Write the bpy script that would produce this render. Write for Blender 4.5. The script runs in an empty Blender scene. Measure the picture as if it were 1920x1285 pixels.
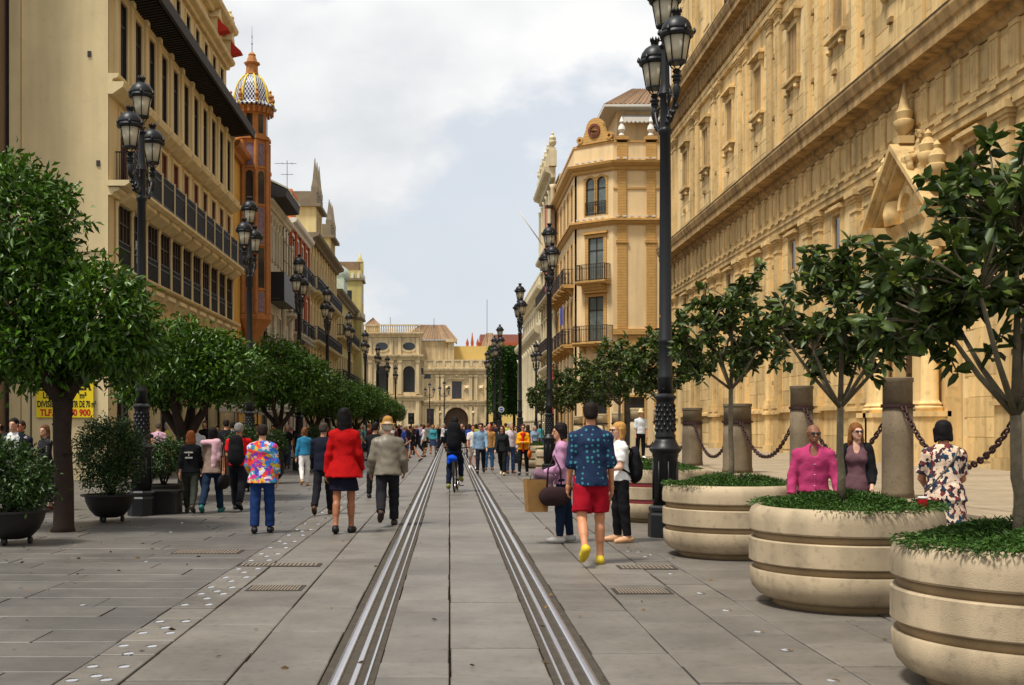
import bpy, bmesh, math, random
import numpy as np
from mathutils import Vector, Matrix

R = math.radians
random.seed(7)
rng = np.random.default_rng(7)
SC = bpy.context.scene
COL = SC.collection

# ---------------------------------------------------------------- camera
cam_data = bpy.data.cameras.new('camera')
cam = bpy.data.objects.new('camera', cam_data)
COL.objects.link(cam)
cam.location = (0.0, 0.0, 1.5)
cam.rotation_euler = (R(90), 0, 0)
cam_data.sensor_width = 36.0
cam_data.lens = 41.25
cam_data.shift_x = 117 / 1920
cam_data.shift_y = 159.5 / 1920
cam_data.clip_start = 0.1
cam_data.clip_end = 6000
SC.camera = cam
SC.cycles.max_bounces = 6
SC.cycles.diffuse_bounces = 3

# ---------------------------------------------------------------- sky
SUN_EL, SUN_AZ = R(65), R(230)          # azimuth clockwise from +Y: the sun stands behind the camera, to the left
world = bpy.data.worlds.new('World')
SC.world = world
world.use_nodes = True
wn, wl = world.node_tree.nodes, world.node_tree.links
wn.clear()
w_out = wn.new('ShaderNodeOutputWorld')
w_bg = wn.new('ShaderNodeBackground')
w_bg.inputs['Strength'].default_value = 0.10
sky = wn.new('ShaderNodeTexSky')
sky.sky_type = 'NISHITA'
sky.sun_disc = False
sky.sun_elevation = SUN_EL
sky.sun_rotation = SUN_AZ
sky.dust_density = 2.5
tc = wn.new('ShaderNodeTexCoord')
mp = wn.new('ShaderNodeMapping')
mp.inputs['Scale'].default_value = (1.0, 1.0, 1.7)
mp.inputs['Location'].default_value = (3.3, 5.2, 0.8)
wl.new(tc.outputs['Generated'], mp.inputs['Vector'])
n1 = wn.new('ShaderNodeTexNoise')          # where the cloud is
n1.inputs['Scale'].default_value = 2.8
n1.inputs['Detail'].default_value = 10
n1.inputs['Roughness'].default_value = 0.54
wl.new(mp.outputs['Vector'], n1.inputs['Vector'])
r1 = wn.new('ShaderNodeValToRGB')
r1.color_ramp.elements[0].position = 0.46
r1.color_ramp.elements[0].color = (0.12, 0.12, 0.12, 1)
r1.color_ramp.elements[1].position = 0.52
wl.new(n1.outputs['Fac'], r1.inputs['Fac'])
n2 = wn.new('ShaderNodeTexNoise')          # thick and thin cloud
n2.inputs['Scale'].default_value = 4.2
n2.inputs['Detail'].default_value = 9
wl.new(mp.outputs['Vector'], n2.inputs['Vector'])
r2 = wn.new('ShaderNodeValToRGB')
r2.color_ramp.elements[0].position = 0.36
r2.color_ramp.elements[0].color = (5.8, 6.0, 6.2, 1)
r2.color_ramp.elements[1].position = 0.56
r2.color_ramp.elements[1].color = (7.7, 7.7, 7.65, 1)
wl.new(n2.outputs['Fac'], r2.inputs['Fac'])
veil = wn.new('ShaderNodeMix')             # thin high veil over the blue
veil.data_type = 'RGBA'
veil.inputs['Factor'].default_value = 0.78
veil.inputs['B'].default_value = (6.0, 6.35, 6.8, 1)
wl.new(sky.outputs['Color'], veil.inputs['A'])
wmix = wn.new('ShaderNodeMix')
wmix.data_type = 'RGBA'
wl.new(r1.outputs['Color'], wmix.inputs['Factor'])
wl.new(veil.outputs['Result'], wmix.inputs['A'])
wl.new(r2.outputs['Color'], wmix.inputs['B'])
wl.new(wmix.outputs['Result'], w_bg.inputs['Color'])
wl.new(w_bg.outputs['Background'], w_out.inputs['Surface'])

# ---------------------------------------------------------------- sun behind thin cloud
sun_d = bpy.data.lights.new('sun', 'SUN')
sun_d.energy = 3.5
sun_d.angle = R(10)
sun_d.color = (1.0, 0.95, 0.86)
sun = bpy.data.objects.new('sun', sun_d)
COL.objects.link(sun)
_sd = Vector((math.sin(SUN_AZ) * math.cos(SUN_EL), math.cos(SUN_AZ) * math.cos(SUN_EL), math.sin(SUN_EL)))
sun.rotation_euler = _sd.to_track_quat('Z', 'Y').to_euler()
sun.location = (-20, -20, 60)

vs = SC.view_settings
vs.view_transform = 'Standard'
vs.look = 'None'
vs.exposure = 0.38
vs.gamma = 1.0
vs.use_curve_mapping = False

# ================================================================ helpers
def lin(r, g, b, k=1.0):
    f = lambda c: ((c / 255) / 12.92 if c / 255 <= 0.04045 else ((c / 255 + 0.055) / 1.055) ** 2.4) * k
    return (f(r), f(g), f(b), 1.0)

def at(px, py, y):
    """photo pixel at depth y -> world point"""
    return Vector(((px - 843) * y / 2200, y, 1.5 - (py - 802) * y / 2200))

MATS = {}
def mat(name, col, rough=0.8, var=0.18, scale=2.0, bump=0.15, bscale=60.0, metal=0.0, spec=0.3,
        streak=0.0, objvar=0.0, isl=0.0, objcol=False, trans=0.0, spots=0.0, coat=0.0, gum=0.0, leafy=False):
    m = bpy.data.materials.new(name)
    m.use_nodes = True
    nt = m.node_tree; N = nt.nodes; L = nt.links
    b = N['Principled BSDF']
    b.inputs['Roughness'].default_value = rough
    b.inputs['Metallic'].default_value = metal
    b.inputs['Specular IOR Level'].default_value = spec
    if coat: b.inputs['Coat Weight'].default_value = coat
    geo = N.new('ShaderNodeNewGeometry')
    if objcol:
        oi = N.new('ShaderNodeObjectInfo'); csock = oi.outputs['Color']
    else:
        rgb = N.new('ShaderNodeRGB'); rgb.outputs[0].default_value = tuple(col[:3]) + (1,); csock = rgb.outputs[0]
    def mul(sock, valsock):
        mx = N.new('ShaderNodeMix'); mx.data_type = 'RGBA'; mx.blend_type = 'MULTIPLY'
        mx.inputs['Factor'].default_value = 1
        L.new(sock, mx.inputs['A']); L.new(valsock, mx.inputs['B']); return mx.outputs['Result']
    def rangeof(sock, lo, hi, a=0.25, c=0.75):
        mr = N.new('ShaderNodeMapRange'); mr.inputs['From Min'].default_value = a; mr.inputs['From Max'].default_value = c
        mr.inputs['To Min'].default_value = lo; mr.inputs['To Max'].default_value = hi
        L.new(sock, mr.inputs['Value']); return mr.outputs['Result']
    if var:
        n = N.new('ShaderNodeTexNoise'); n.inputs['Scale'].default_value = scale; n.inputs['Detail'].default_value = 6
        n.inputs['Roughness'].default_value = 0.6
        L.new(geo.outputs['Position'], n.inputs['Vector'])
        csock = mul(csock, rangeof(n.outputs['Fac'], 1 - var, 1 + var))
    if streak:
        mpn = N.new('ShaderNodeMapping'); mpn.inputs['Scale'].default_value = (1.6, 1.6, 0.12)
        L.new(geo.outputs['Position'], mpn.inputs['Vector'])
        n = N.new('ShaderNodeTexNoise'); n.inputs['Scale'].default_value = 1.5; n.inputs['Detail'].default_value = 7
        L.new(mpn.outputs['Vector'], n.inputs['Vector'])
        csock = mul(csock, rangeof(n.outputs['Fac'], 1 - streak, 1.0 + streak * 0.25, 0.32, 0.58))
    if spots:
        n = N.new('ShaderNodeTexNoise'); n.inputs['Scale'].default_value = scale * 9; n.inputs['Detail'].default_value = 3
        L.new(geo.outputs['Position'], n.inputs['Vector'])
        csock = mul(csock, rangeof(n.outputs['Fac'], 1 - spots, 1.0, 0.3, 0.45))
    if gum:
        v = N.new('ShaderNodeTexVoronoi'); v.inputs['Scale'].default_value = 2.3
        L.new(geo.outputs['Position'], v.inputs['Vector'])
        csock = mul(csock, rangeof(v.outputs['Distance'], 1 - gum, 1.0, 0.035, 0.075))
        n = N.new('ShaderNodeTexNoise'); n.inputs['Scale'].default_value = 0.45; n.inputs['Detail'].default_value = 8; n.inputs['Roughness'].default_value = 0.7
        L.new(geo.outputs['Position'], n.inputs['Vector'])
        csock = mul(csock, rangeof(n.outputs['Fac'], 0.72, 1.08, 0.36, 0.58))
    if objvar:
        oi2 = N.new('ShaderNodeObjectInfo')
        csock = mul(csock, rangeof(oi2.outputs['Random'], 1 - objvar, 1 + objvar, 0, 1))
    if isl:
        if leafy:
            rp = N.new('ShaderNodeValToRGB'); els = rp.color_ramp.elements
            els[0].color = (.42, .45, .5, 1); els[1].color = (1.9, 1.35, .7, 1); els[1].position = 1.0
            for p_, c_ in ((.45, (.9, .92, .9, 1)), (.82, (1.35, 1.25, 1.0, 1)), (.96, (1.6, 1.4, .9, 1))):
                e = els.new(p_); e.color = c_
            L.new(geo.outputs['Random Per Island'], rp.inputs['Fac']); csock = mul(csock, rp.outputs['Color'])
        else:
            csock = mul(csock, rangeof(geo.outputs['Random Per Island'], 1 - isl, 1 + isl, 0, 1))
    L.new(csock, b.inputs['Base Color'])
    if bump:
        n = N.new('ShaderNodeTexNoise'); n.inputs['Scale'].default_value = bscale; n.inputs['Detail'].default_value = 4
        L.new(geo.outputs['Position'], n.inputs['Vector'])
        bp = N.new('ShaderNodeBump'); bp.inputs['Strength'].default_value = bump; bp.inputs['Distance'].default_value = 0.012
        L.new(n.outputs['Fac'], bp.inputs['Height']); L.new(bp.outputs['Normal'], b.inputs['Normal'])
    if trans:
        out = [x for x in N if x.type == 'OUTPUT_MATERIAL'][0]
        tr = N.new('ShaderNodeBsdfTranslucent'); L.new(csock, tr.inputs['Color'])
        ms = N.new('ShaderNodeMixShader'); ms.inputs['Fac'].default_value = trans
        L.new(b.outputs['BSDF'], ms.inputs[1]); L.new(tr.outputs['BSDF'], ms.inputs[2])
        L.new(ms.outputs['Shader'], out.inputs['Surface'])
    MATS[name] = m
    return m

def tag(o, label=None, cat=None, group=None, kind=None):
    if label: o['label'] = label
    if cat: o['category'] = cat
    if group: o['group'] = group
    if kind: o['kind'] = kind
    return o

CH = {}
def link(name, me, parent=None, m=None):
    o = bpy.data.objects.new(name, me)
    COL.objects.link(o)
    if parent is not None:
        o.parent = parent; CH.setdefault(parent.name, []).append(o)
    if m is not None and me is not None and len(me.materials) == 0: me.materials.append(m)
    return o

def empty(name, loc=(0, 0, 0), rz=0.0, label=None, cat=None, group=None, kind=None):
    o = bpy.data.objects.new(name, None)
    o.empty_display_size = 0.2
    COL.objects.link(o)
    o.location = loc; o.rotation_euler = (0, 0, rz)
    return tag(o, label, cat, group, kind)

def np_mesh(name, V, F, smooth=False):
    """V (n,3); F (m,k) array of equal polygons"""
    V = np.asarray(V, dtype=np.float32); F = np.asarray(F, dtype=np.int32)
    me = bpy.data.meshes.new(name)
    me.vertices.add(len(V)); me.vertices.foreach_set('co', V.ravel())
    k = F.shape[1]
    me.loops.add(F.size); me.loops.foreach_set('vertex_index', F.ravel())
    me.polygons.add(len(F))
    me.polygons.foreach_set('loop_start', np.arange(0, F.size, k, dtype=np.int32))
    me.polygons.foreach_set('loop_total', np.full(len(F), k, dtype=np.int32))
    if smooth: me.polygons.foreach_set('use_smooth', np.ones(len(F), dtype=bool))
    me.update(calc_edges=True)
    return me

class MB:
    """collects simple solids, then links them as ONE mesh object"""
    def __init__(s): s.v = []; s.f = []; s.sm = []
    def add(s, vs_, fs, smooth=False):
        n = len(s.v); s.v += [tuple(p) for p in vs_]
        s.f += [tuple(i + n for i in f) for f in fs]; s.sm += [smooth] * len(fs); return s
    def box(s, x0, x1, y0, y1, z0, z1):
        return s.add([(x0, y0, z0), (x1, y0, z0), (x1, y1, z0), (x0, y1, z0), (x0, y0, z1), (x1, y0, z1), (x1, y1, z1), (x0, y1, z1)],
                     [(0, 3, 2, 1), (4, 5, 6, 7), (0, 1, 5, 4), (1, 2, 6, 5), (2, 3, 7, 6), (3, 0, 4, 7)])
    def bbox(s, x0, x1, y0, y1, z0, z1, b=0.01):
        """box whose front (-y) face edges are bevelled"""
        return s.add([(x0, y1, z0), (x1, y1, z0), (x1, y1, z1), (x0, y1, z1), (x0, y0 + b, z0), (x1, y0 + b, z0), (x1, y0 + b, z1), (x0, y0 + b, z1),
                      (x0 + b, y0, z0 + b), (x1 - b, y0, z0 + b), (x1 - b, y0, z1 - b), (x0 + b, y0, z1 - b)],
                     [(8, 9, 10, 11), (4, 5, 9, 8), (5, 6, 10, 9), (6, 7, 11, 10), (7, 4, 8, 11), (0, 1, 5, 4), (1, 2, 6, 5), (2, 3, 7, 6), (3, 0, 4, 7)])
    def prof(s, pts, x0, x1, caps=True, m=None):
        """profile [(y,z)...] closed, extruded along x"""
        n = len(pts)
        vv = [(x0, y, z) for y, z in pts] + [(x1, y, z) for y, z in pts]
        ff = [(i, (i + 1) % n, n + (i + 1) % n, n + i) for i in range(n)]
        if caps: ff += [tuple(range(n - 1, -1, -1)), tuple(range(n, 2 * n))]
        if m is not None: vv = [m @ Vector(p) for p in vv]
        return s.add(vv, ff)
    def poly(s, pts, y0, y1):
        """outline [(x,z)...] extruded along y"""
        n = len(pts)
        vv = [(x, y0, z) for x, z in pts] + [(x, y1, z) for x, z in pts]
        ff = [(i, n + i, n + (i + 1) % n, (i + 1) % n) for i in range(n)] + [tuple(range(n)), tuple(range(2 * n - 1, n - 1, -1))]
        return s.add(vv, ff)
    def lathe(s, prof, c=(0, 0, 0), n=16, smooth=True, ang0=0.0, sx=1.0, sy=1.0):
        """prof [(r,z)...] from bottom to top, round z; sharp profile corners stay sharp"""
        rings = []; quads = []
        for j in range(len(prof) - 1):
            new = True
            if j > 0 and smooth:
                (r0, z0), (r1, z1), (r2, z2) = prof[j - 1], prof[j], prof[j + 1]
                d = math.atan2(z2 - z1, r2 - r1) - math.atan2(z1 - z0, r1 - r0)
                d = abs((d + math.pi) % (2 * math.pi) - math.pi); new = d > 0.62
            if new: rings.append(prof[j])
            rings.append(prof[j + 1]); quads.append(len(rings) - 2)
        vv = []; ff = []
        for r, z in rings:
            for i in range(n):
                a = ang0 + 2 * math.pi * i / n
                vv.append((c[0] + r * math.cos(a) * sx, c[1] + r * math.sin(a) * sy, c[2] + z))
        for j in quads:
            for i in range(n):
                k = (i + 1) % n
                ff.append((j * n + i, j * n + k, (j + 1) * n + k, (j + 1) * n + i))
        s.add(vv, ff, smooth)
        b = len(s.v) - len(vv)
        s.f += [tuple(b + i for i in range(n - 1, -1, -1)), tuple(b + (len(rings) - 1) * n + i for i in range(n))]
        s.sm += [False, False]
        return s
    def tube(s, pts, rad, n=8, smooth=True, closed=False):
        pts = [Vector(p) for p in pts]
        if not isinstance(rad, (list, tuple)): rad = [rad] * len(pts)
        vv = []; ff = []; m = len(pts); up = None
        for i, p in enumerate(pts):
            if closed: d = pts[(i + 1) % m] - pts[i - 1]
            else: d = pts[min(i + 1, m - 1)] - pts[max(i - 1, 0)]
            if d.length < 1e-9: d = Vector((0, 0, 1))
            d.normalize()
            if up is None:
                up = d.cross(Vector((0, 0, 1)))
                if up.length < 0.05: up = d.cross(Vector((1, 0, 0)))
            up = (up - d * up.dot(d))
            if up.length < 1e-6: up = d.orthogonal()
            up.normalize(); w = d.cross(up)
            for k in range(n):
                a = 2 * math.pi * k / n
                vv.append(p + (up * math.cos(a) + w * math.sin(a)) * rad[i])
        rng_ = m if closed else m - 1
        for i in range(rng_):
            j = (i + 1) % m
            for k in range(n):
                l = (k + 1) % n
                ff.append((i * n + k, i * n + l, j * n + l, j * n + k))
        s.add(vv, ff, smooth)
        if not closed:
            b = len(s.v) - len(vv)
            s.f += [tuple(b + k for k in range(n - 1, -1, -1)), tuple(b + (m - 1) * n + k for k in range(n))]
            s.sm += [False, False]
        return s
    def arch(s, cx, zs, r_in, r_out, y0, y1, a0=0.0, a1=math.pi, n=14):
        """half ring in the xz plane"""
        vv = []; ff = []
        for i in range(n + 1):
            a = a0 + (a1 - a0) * i / n
            for r in (r_in, r_out):
                for y in (y0, y1): vv.append((cx + r * math.cos(a), y, zs + r * math.sin(a)))
        for i in range(n):
            b = i * 4; c = b + 4
            ff += [(b, c, c + 2, b + 2), (b + 1, b + 3, c + 3, c + 1), (b, b + 1, c + 1, c), (b + 2, c + 2, c + 3, b + 3)]
        ff += [(0, 2, 3, 1), (n * 4, n * 4 + 1, n * 4 + 3, n * 4 + 2)]
        return s.add(vv, ff)
    def spandrel(s, x0, x1, zs, z1, y0, y1, n=12):
        """fills the corners between a half-round arch springing at zs and the flat top z1 of its rectangle"""
        cx = (x0 + x1) / 2; r = (x1 - x0) / 2
        for sg in (-1, 1):
            pts = [(cx + sg * r, z1 + 0.0), (cx + sg * r, zs)]
            for i in range(1, n // 2 + 1):
                a = math.pi / 2 * i / (n // 2)
                pts.append((cx + sg * r * math.cos(a), zs + r * math.sin(a)))
            if z1 > zs + r + 1e-4: pts.append((cx, z1))
            s.poly(pts if sg < 0 else pts[::-1], y0, y1)
        return s
    def wall(s, x0, x1, z0, z1, holes, y=0.0, depth=0.25):
        """sheet in the xz plane facing -y, with real rectangular openings and their reveals"""
        xs = sorted({x0, x1, *[h[0] for h in holes], *[h[1] for h in holes]})
        zs = sorted({z0, z1, *[h[2] for h in holes], *[h[3] for h in holes]})
        xs = [x for x in xs if x0 <= x <= x1]; zs = [z for z in zs if z0 <= z <= z1]
        for i in range(len(xs) - 1):
            for j in range(len(zs) - 1):
                cx, cz = (xs[i] + xs[i + 1]) / 2, (zs[j] + zs[j + 1]) / 2
                if any(h[0] < cx < h[1] and h[2] < cz < h[3] for h in holes): continue
                s.add([(xs[i], y, zs[j]), (xs[i + 1], y, zs[j]), (xs[i + 1], y, zs[j + 1]), (xs[i], y, zs[j + 1])], [(0, 1, 2, 3)])
        for h in holes:
            a, b, c, d = h[:4]; Y = y + depth
            s.add([(a, y, c), (b, y, c), (b, y, d), (a, y, d), (a, Y, c), (b, Y, c), (b, Y, d), (a, Y, d)],
                  [(0, 4, 5, 1), (1, 5, 6, 2), (2, 6, 7, 3), (3, 7, 4, 0)])
        return s
    def mesh(s, name):
        me = bpy.data.meshes.new(name)
        me.from_pydata(s.v, [], s.f)
        if any(s.sm): me.polygons.foreach_set('use_smooth', s.sm)
        me.update()
        return me
    def build(s, name, m, parent=None, label=None, cat=None, group=None, kind=None):
        o = link(name, s.mesh(name), parent, m)
        return tag(o, label, cat, group, kind)

def copy_tree(o, parent=None, label=None, group=None):
    c = o.copy(); COL.objects.link(c)
    if parent is not None:
        c.parent = parent; CH.setdefault(parent.name, []).append(c)
    for ch in list(CH.get(o.name, [])): copy_tree(ch, c)
    if label: c['label'] = label
    if group: c['group'] = group
    return c

def jit(a): return random.uniform(-a, a)
# ================================================================ materials
M_joint = mat('joint_grit', lin(50, 45, 39), 0.95, 0.25, 6, 0.3, 90)
M_slab = mat('warm_granite', lin(106, 100, 92), 0.5, 0.20, 1.6, 0.12, 120, spec=0.35, objvar=0.12, spots=0.16, gum=0.35)
M_slabj = mat('warm_granite_run', lin(106, 100, 92), 0.5, 0.20, 1.6, 0.12, 120, spec=0.35, isl=0.12, spots=0.16, gum=0.35)
M_gslab = mat('grey_granite', lin(92, 88, 83), 0.5, 0.24, 1.1, 0.12, 120, spec=0.4, objvar=0.12, spots=0.16, gum=0.35)
M_gslabj = mat('grey_granite_run', lin(92, 88, 83), 0.5, 0.24, 1.1, 0.12, 120, spec=0.4, isl=0.12, spots=0.16, gum=0.35)
M_bed = mat('rail_grout', lin(66, 59, 50), 0.9, 0.35, 9, 0.4, 60, spots=0.3)
M_steel = mat('rail_steel', (0.74, 0.74, 0.76), 0.30, 0.06, 8, 0.03, 200, metal=1.0)
M_iron = mat('grate_iron', lin(66, 60, 54), 0.6, 0.25, 10, 0.15, 90, metal=0.5)
M_grate = mat('grate_worn', lin(118, 106, 92), 0.6, 0.25, 10, 0.15, 90)
M_stud = mat('stud_steel', (0.80, 0.80, 0.80), 0.22, 0.05, 8, 0.0, 50, metal=1.0)
M_terr = mat('terrace_stone', lin(150, 135, 112), 0.75, 0.18, 2.5, 0.2, 70, objvar=0.10, spots=0.15)
M_terrj = mat('terrace_stone_run', lin(150, 135, 112), 0.75, 0.18, 2.5, 0.2, 70, isl=0.10, spots=0.15)
M_black = mat('black_iron', (0.009, 0.0095, 0.011), 0.42, 0.15, 6, 0.05, 90, spec=0.32)
M_church = mat('church_stone', lin(228, 194, 134, 0.84), 0.88, 0.22, 0.5, 0.28, 40, streak=0.30, objvar=0.19, spots=0.2)
M_churchj = mat('church_stone_run', lin(228, 194, 134, 0.84), 0.88, 0.22, 0.5, 0.28, 40, streak=0.30, isl=0.19, spots=0.2)
M_mortar = mat('church_mortar', lin(236, 208, 154, 0.84), 0.9, 0.12, 1.2, 0.2, 50, streak=0.15)
M_cornice = mat('church_cornice_stone', lin(192, 156, 102, 0.74), 0.9, 0.32, 0.7, 0.3, 40, streak=0.5, spots=0.25)  # streaks are weathering; the darker base paints in shade under the cornices
M_glass = mat('window_glass', (0.022, 0.026, 0.030), 0.08, 0.0, 1, 0.0, 1, spec=0.6)
M_gl2 = mat('curtained_glass', lin(96, 104, 98), 0.12, 0.25, 3, 0.0, 1, spec=0.6)

# ================================================================ ground
g = MB(); g.add([(-900, -60, -0.05), (900, -60, -0.05), (900, 2500, -0.05), (-900, 2500, -0.05)], [(0, 1, 2, 3)])
g.build('ground', M_joint, kind='structure')

def slab_unit():
    b = 0.012
    me = MB().add([(-.5, -.5, 0), (.5, -.5, 0), (.5, .5, 0), (-.5, .5, 0), (-.5, -.5, .9), (.5, -.5, .9), (.5, .5, .9), (-.5, .5, .9),
                   (-.5 + b, -.5 + b, 1), (.5 - b, -.5 + b, 1), (.5 - b, .5 - b, 1), (-.5 + b, .5 - b, 1)],
                  [(0, 1, 5, 4), (1, 2, 6, 5), (2, 3, 7, 6), (3, 0, 4, 7), (4, 5, 9, 8), (5, 6, 10, 9), (6, 7, 11, 10), (7, 4, 8, 11), (8, 9, 10, 11)])
    return me
def lay(parent, rects, m_obj, m_run, z0=-0.05, ztop=0.0, nmax=300, name='paving_slab', gap=0.012, tilt=0.0015):
    """rects (x0,x1,y0,y1): the nearest become slabs of their own, the rest one run of slabs"""
    def shows(r):
        cx, cy = (r[0] + r[1]) / 2, (r[2] + r[3]) / 2
        return (-.41 < cx / cy < .51) and cy > 6.5
    rects = sorted(rects, key=lambda r: -((r[1] - r[0]) * (r[3] - r[2]) / ((r[2] + r[3]) / 2) ** 3) * (1 if shows(r) else 0))
    um = slab_unit(); me = um.mesh(name); me.materials.append(m_obj)
    run = MB()
    for i, (x0, x1, y0, y1) in enumerate(rects):
        zt = ztop + jit(0.003); gap = random.choice((.008, .012, .016, .022))
        if i < nmax:
            o = link(name, me, parent)
            o.location = ((x0 + x1) / 2, (y0 + y1) / 2, z0)
            o.scale = (x1 - x0 - gap, y1 - y0 - gap, zt - z0)
            o.rotation_euler = (jit(tilt), jit(tilt), jit(0.0015))
        else:
            cx, cy, sx, sy, sz = (x0 + x1) / 2, (y0 + y1) / 2, x1 - x0 - gap, y1 - y0 - gap, zt - z0
            run.add([(cx + a * sx, cy + b * sy, z0 + c * sz) for a, b, c in um.v], um.f)
    if run.v:
        run.build(name + '_run', m_run, parent, kind='stuff')

def strip(x0, x1, ya, yb, lo, hi):
    out = []; y = ya
    while y < yb:
        l = random.choice((lo, (lo + hi) / 2, hi, hi)) * random.uniform(0.9, 1.1)
        out.append((x0, x1, y, y + l)); y += l
    return out
def rows(x0, x1, ya, yb, dlo, dhi, wlo, whi):
    out = []; y = ya
    while y < yb:
        d = random.uniform(dlo, dhi); x = x0
        while x < x1:
            w = random.uniform(wlo, whi)
            if x + w > x1 - 0.25: w = x1 - x
            out.append((x, x + w, y, y + d)); x += w
        y += d
    return out

tb = empty('tram_track', kind='structure')
lay(tb, strip(-0.445, 0.0, 4.5, 60, 0.42, 1.0) + strip(0.0, 0.615, 4.5, 60, 0.42, 1.0), M_slab, M_slabj)
def rail(xc, s):
    # s=+1: head on the +x side
    b = MB(); b.box(xc - 0.16, xc + 0.16, 4.0, 190, -0.05, -0.006); b.build('rail_grout', M_bed, tb)
    h = MB(); h.prof([(-0.030, -0.03), (0.030, -0.03), (0.030, 0.002), (0.024, 0.008), (0.010, 0.0105), (-0.010, 0.0105), (-0.024, 0.008), (-0.030, 0.002)], 4.0, 190,
                     m=Matrix(((0, 1, 0, xc + s * 0.075), (1, 0, 0, 0), (0, 0, 1, 0), (0, 0, 0, 1))))
    h.build('rail_head', M_steel, tb)
    h = MB(); h.prof([(-0.019, -0.03), (0.019, -0.03), (0.019, 0.002), (0.014, 0.006), (-0.014, 0.006), (-0.019, 0.002)], 4.0, 190,
                     m=Matrix(((0, 1, 0, xc - s * 0.035), (1, 0, 0, 0), (0, 0, 1, 0), (0, 0, 0, 1))))
    h.build('rail_lip', M_steel, tb)
    h = MB(); h.box(xc - s * 0.112 - 0.007, xc - s * 0.112 + 0.007, 4.0, 190, -0.03, 0.002)
    h.build('rail_edge', M_steel, tb)
rail(-0.605, -1); rail(0.775, 1)

pl = empty('pavement_left', kind='structure')
L1r = strip(-1.315, -0.768, 4.5, 60, 0.42, 1.1) + strip(-1.94, -1.315, 4.5, 60, 0.5, 1.2)
lay(pl, L1r + strip(-2.32, -1.94, 4.5, 60, 0.5, 0.9), M_slab, M_slabj)
pg = empty('promenade_left', kind='structure')
lay(pg, rows(-12.5, -2.32, 5.0, 60, 0.45, 0.62, 0.7, 1.5), M_gslab, M_gslabj)
pr = empty('pavement_right', kind='structure')
lay(pr, strip(0.938, 1.46, 4.5, 60, 0.42, 1.1) + strip(1.46, 2.06, 4.5, 60, 0.5, 1.2) + strip(2.06, 2.46, 4.5, 60, 0.6, 1.1)
    + rows(2.46, 6.3, 4.5, 60, 0.6, 1.1, 0.55, 1.3), M_slab, M_slabj)

def brick_mat(name, col, mortar, sc, bw, rh, rough=0.6):
    m = mat(name, col, rough, 0.12, 1.5, 0.08, 60)
    N, L = m.node_tree.nodes, m.node_tree.links
    b = N['Principled BSDF']; old = b.inputs['Base Color'].links[0].from_socket
    geo = N.new('ShaderNodeNewGeometry'); bt = N.new('ShaderNodeTexBrick')
    bt.inputs['Scale'].default_value = sc; bt.inputs['Brick Width'].default_value = bw; bt.inputs['Row Height'].default_value = rh
    bt.inputs['Mortar Size'].default_value = 0.008; bt.inputs['Color2'].default_value = (0.86, 0.86, 0.86, 1)
    bt.inputs['Color1'].default_value = (1, 1, 1, 1); bt.inputs['Mortar'].default_value = mortar
    L.new(geo.outputs['Position'], bt.inputs['Vector'])
    mx = N.new('ShaderNodeMix'); mx.data_type = 'RGBA'; mx.blend_type = 'MULTIPLY'; mx.inputs['Factor'].default_value = 1
    L.new(old, mx.inputs['A']); L.new(bt.outputs['Color'], mx.inputs['B']); L.new(mx.outputs['Result'], b.inputs['Base Color'])
    return m
M_far = brick_mat('far_paving', lin(110, 103, 95), (0.5, 0.5, 0.5, 1), 1.0, 1.2, 0.7, 0.5)
f = MB()
for x0, x1 in ((-30, -0.80), (-0.43, 0.60), (0.97, 30)):
    f.add([(x0, 60.5, -0.004), (x1, 60.5, -0.004), (x1, 230, -0.004), (x0, 230, -0.004)], [(0, 1, 2, 3)])
f.add([(-400, 190.02, -0.004), (-30, 190.02, -0.004), (-30, 500, -0.004), (-400, 500, -0.004)], [(0, 1, 2, 3)])
f.build('street', M_far, kind='structure')

# studs set into the paving
def stud_mesh():
    return MB().lathe([(0.042, -0.002), (0.041, 0.005), (0.030, 0.010), (0.014, 0.013), (0.003, 0.0135)], n=12).mesh('stud')
sm_ = stud_mesh(); sm_.materials.append(M_stud)
def stud(parent, x, y, k=1.0):
    o = link('stud', sm_, parent); o.location = (x, y, 0.001); o.scale = (k, k, k)
for y in (6.95, 7.35, 8.05, 8.55, 9.05, 9.9, 10.55, 11.0, 11.7, 12.4, 13.2, 13.9, 14.6, 15.4, 16.3, 17.2, 18.2, 19.4, 20.6, 22, 24, 26):
    stud(pl, -2.24, y); stud(pl, -2.04, y + jit(0.03))
    if random.random() < 0.7: stud(pl, -2.13, y - 0.28)
for y in (6.95, 7.9, 8.6, 9.6, 10.6, 12.0, 13.6, 14.1, 15.6, 17.5):
    stud(pr, 2.27, y)
for y in (14.2, 13.8, 13.45): stud(pr, 1.55 + (14.2 - y) * 0.5 + 0.62, y, 0.9)
for x, y in ((-2.95, 7.6), (-3.1, 9.9), (-4.0, 16.8), (-4.2, 18.4), (-4.35, 19.9), (-4.5, 15.2), (-3.5, 21), (-3.6, 23.5), (-5.0, 13.2), (-3.4, 13.1)):
    stud(pg, x, y, 0.8)

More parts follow.
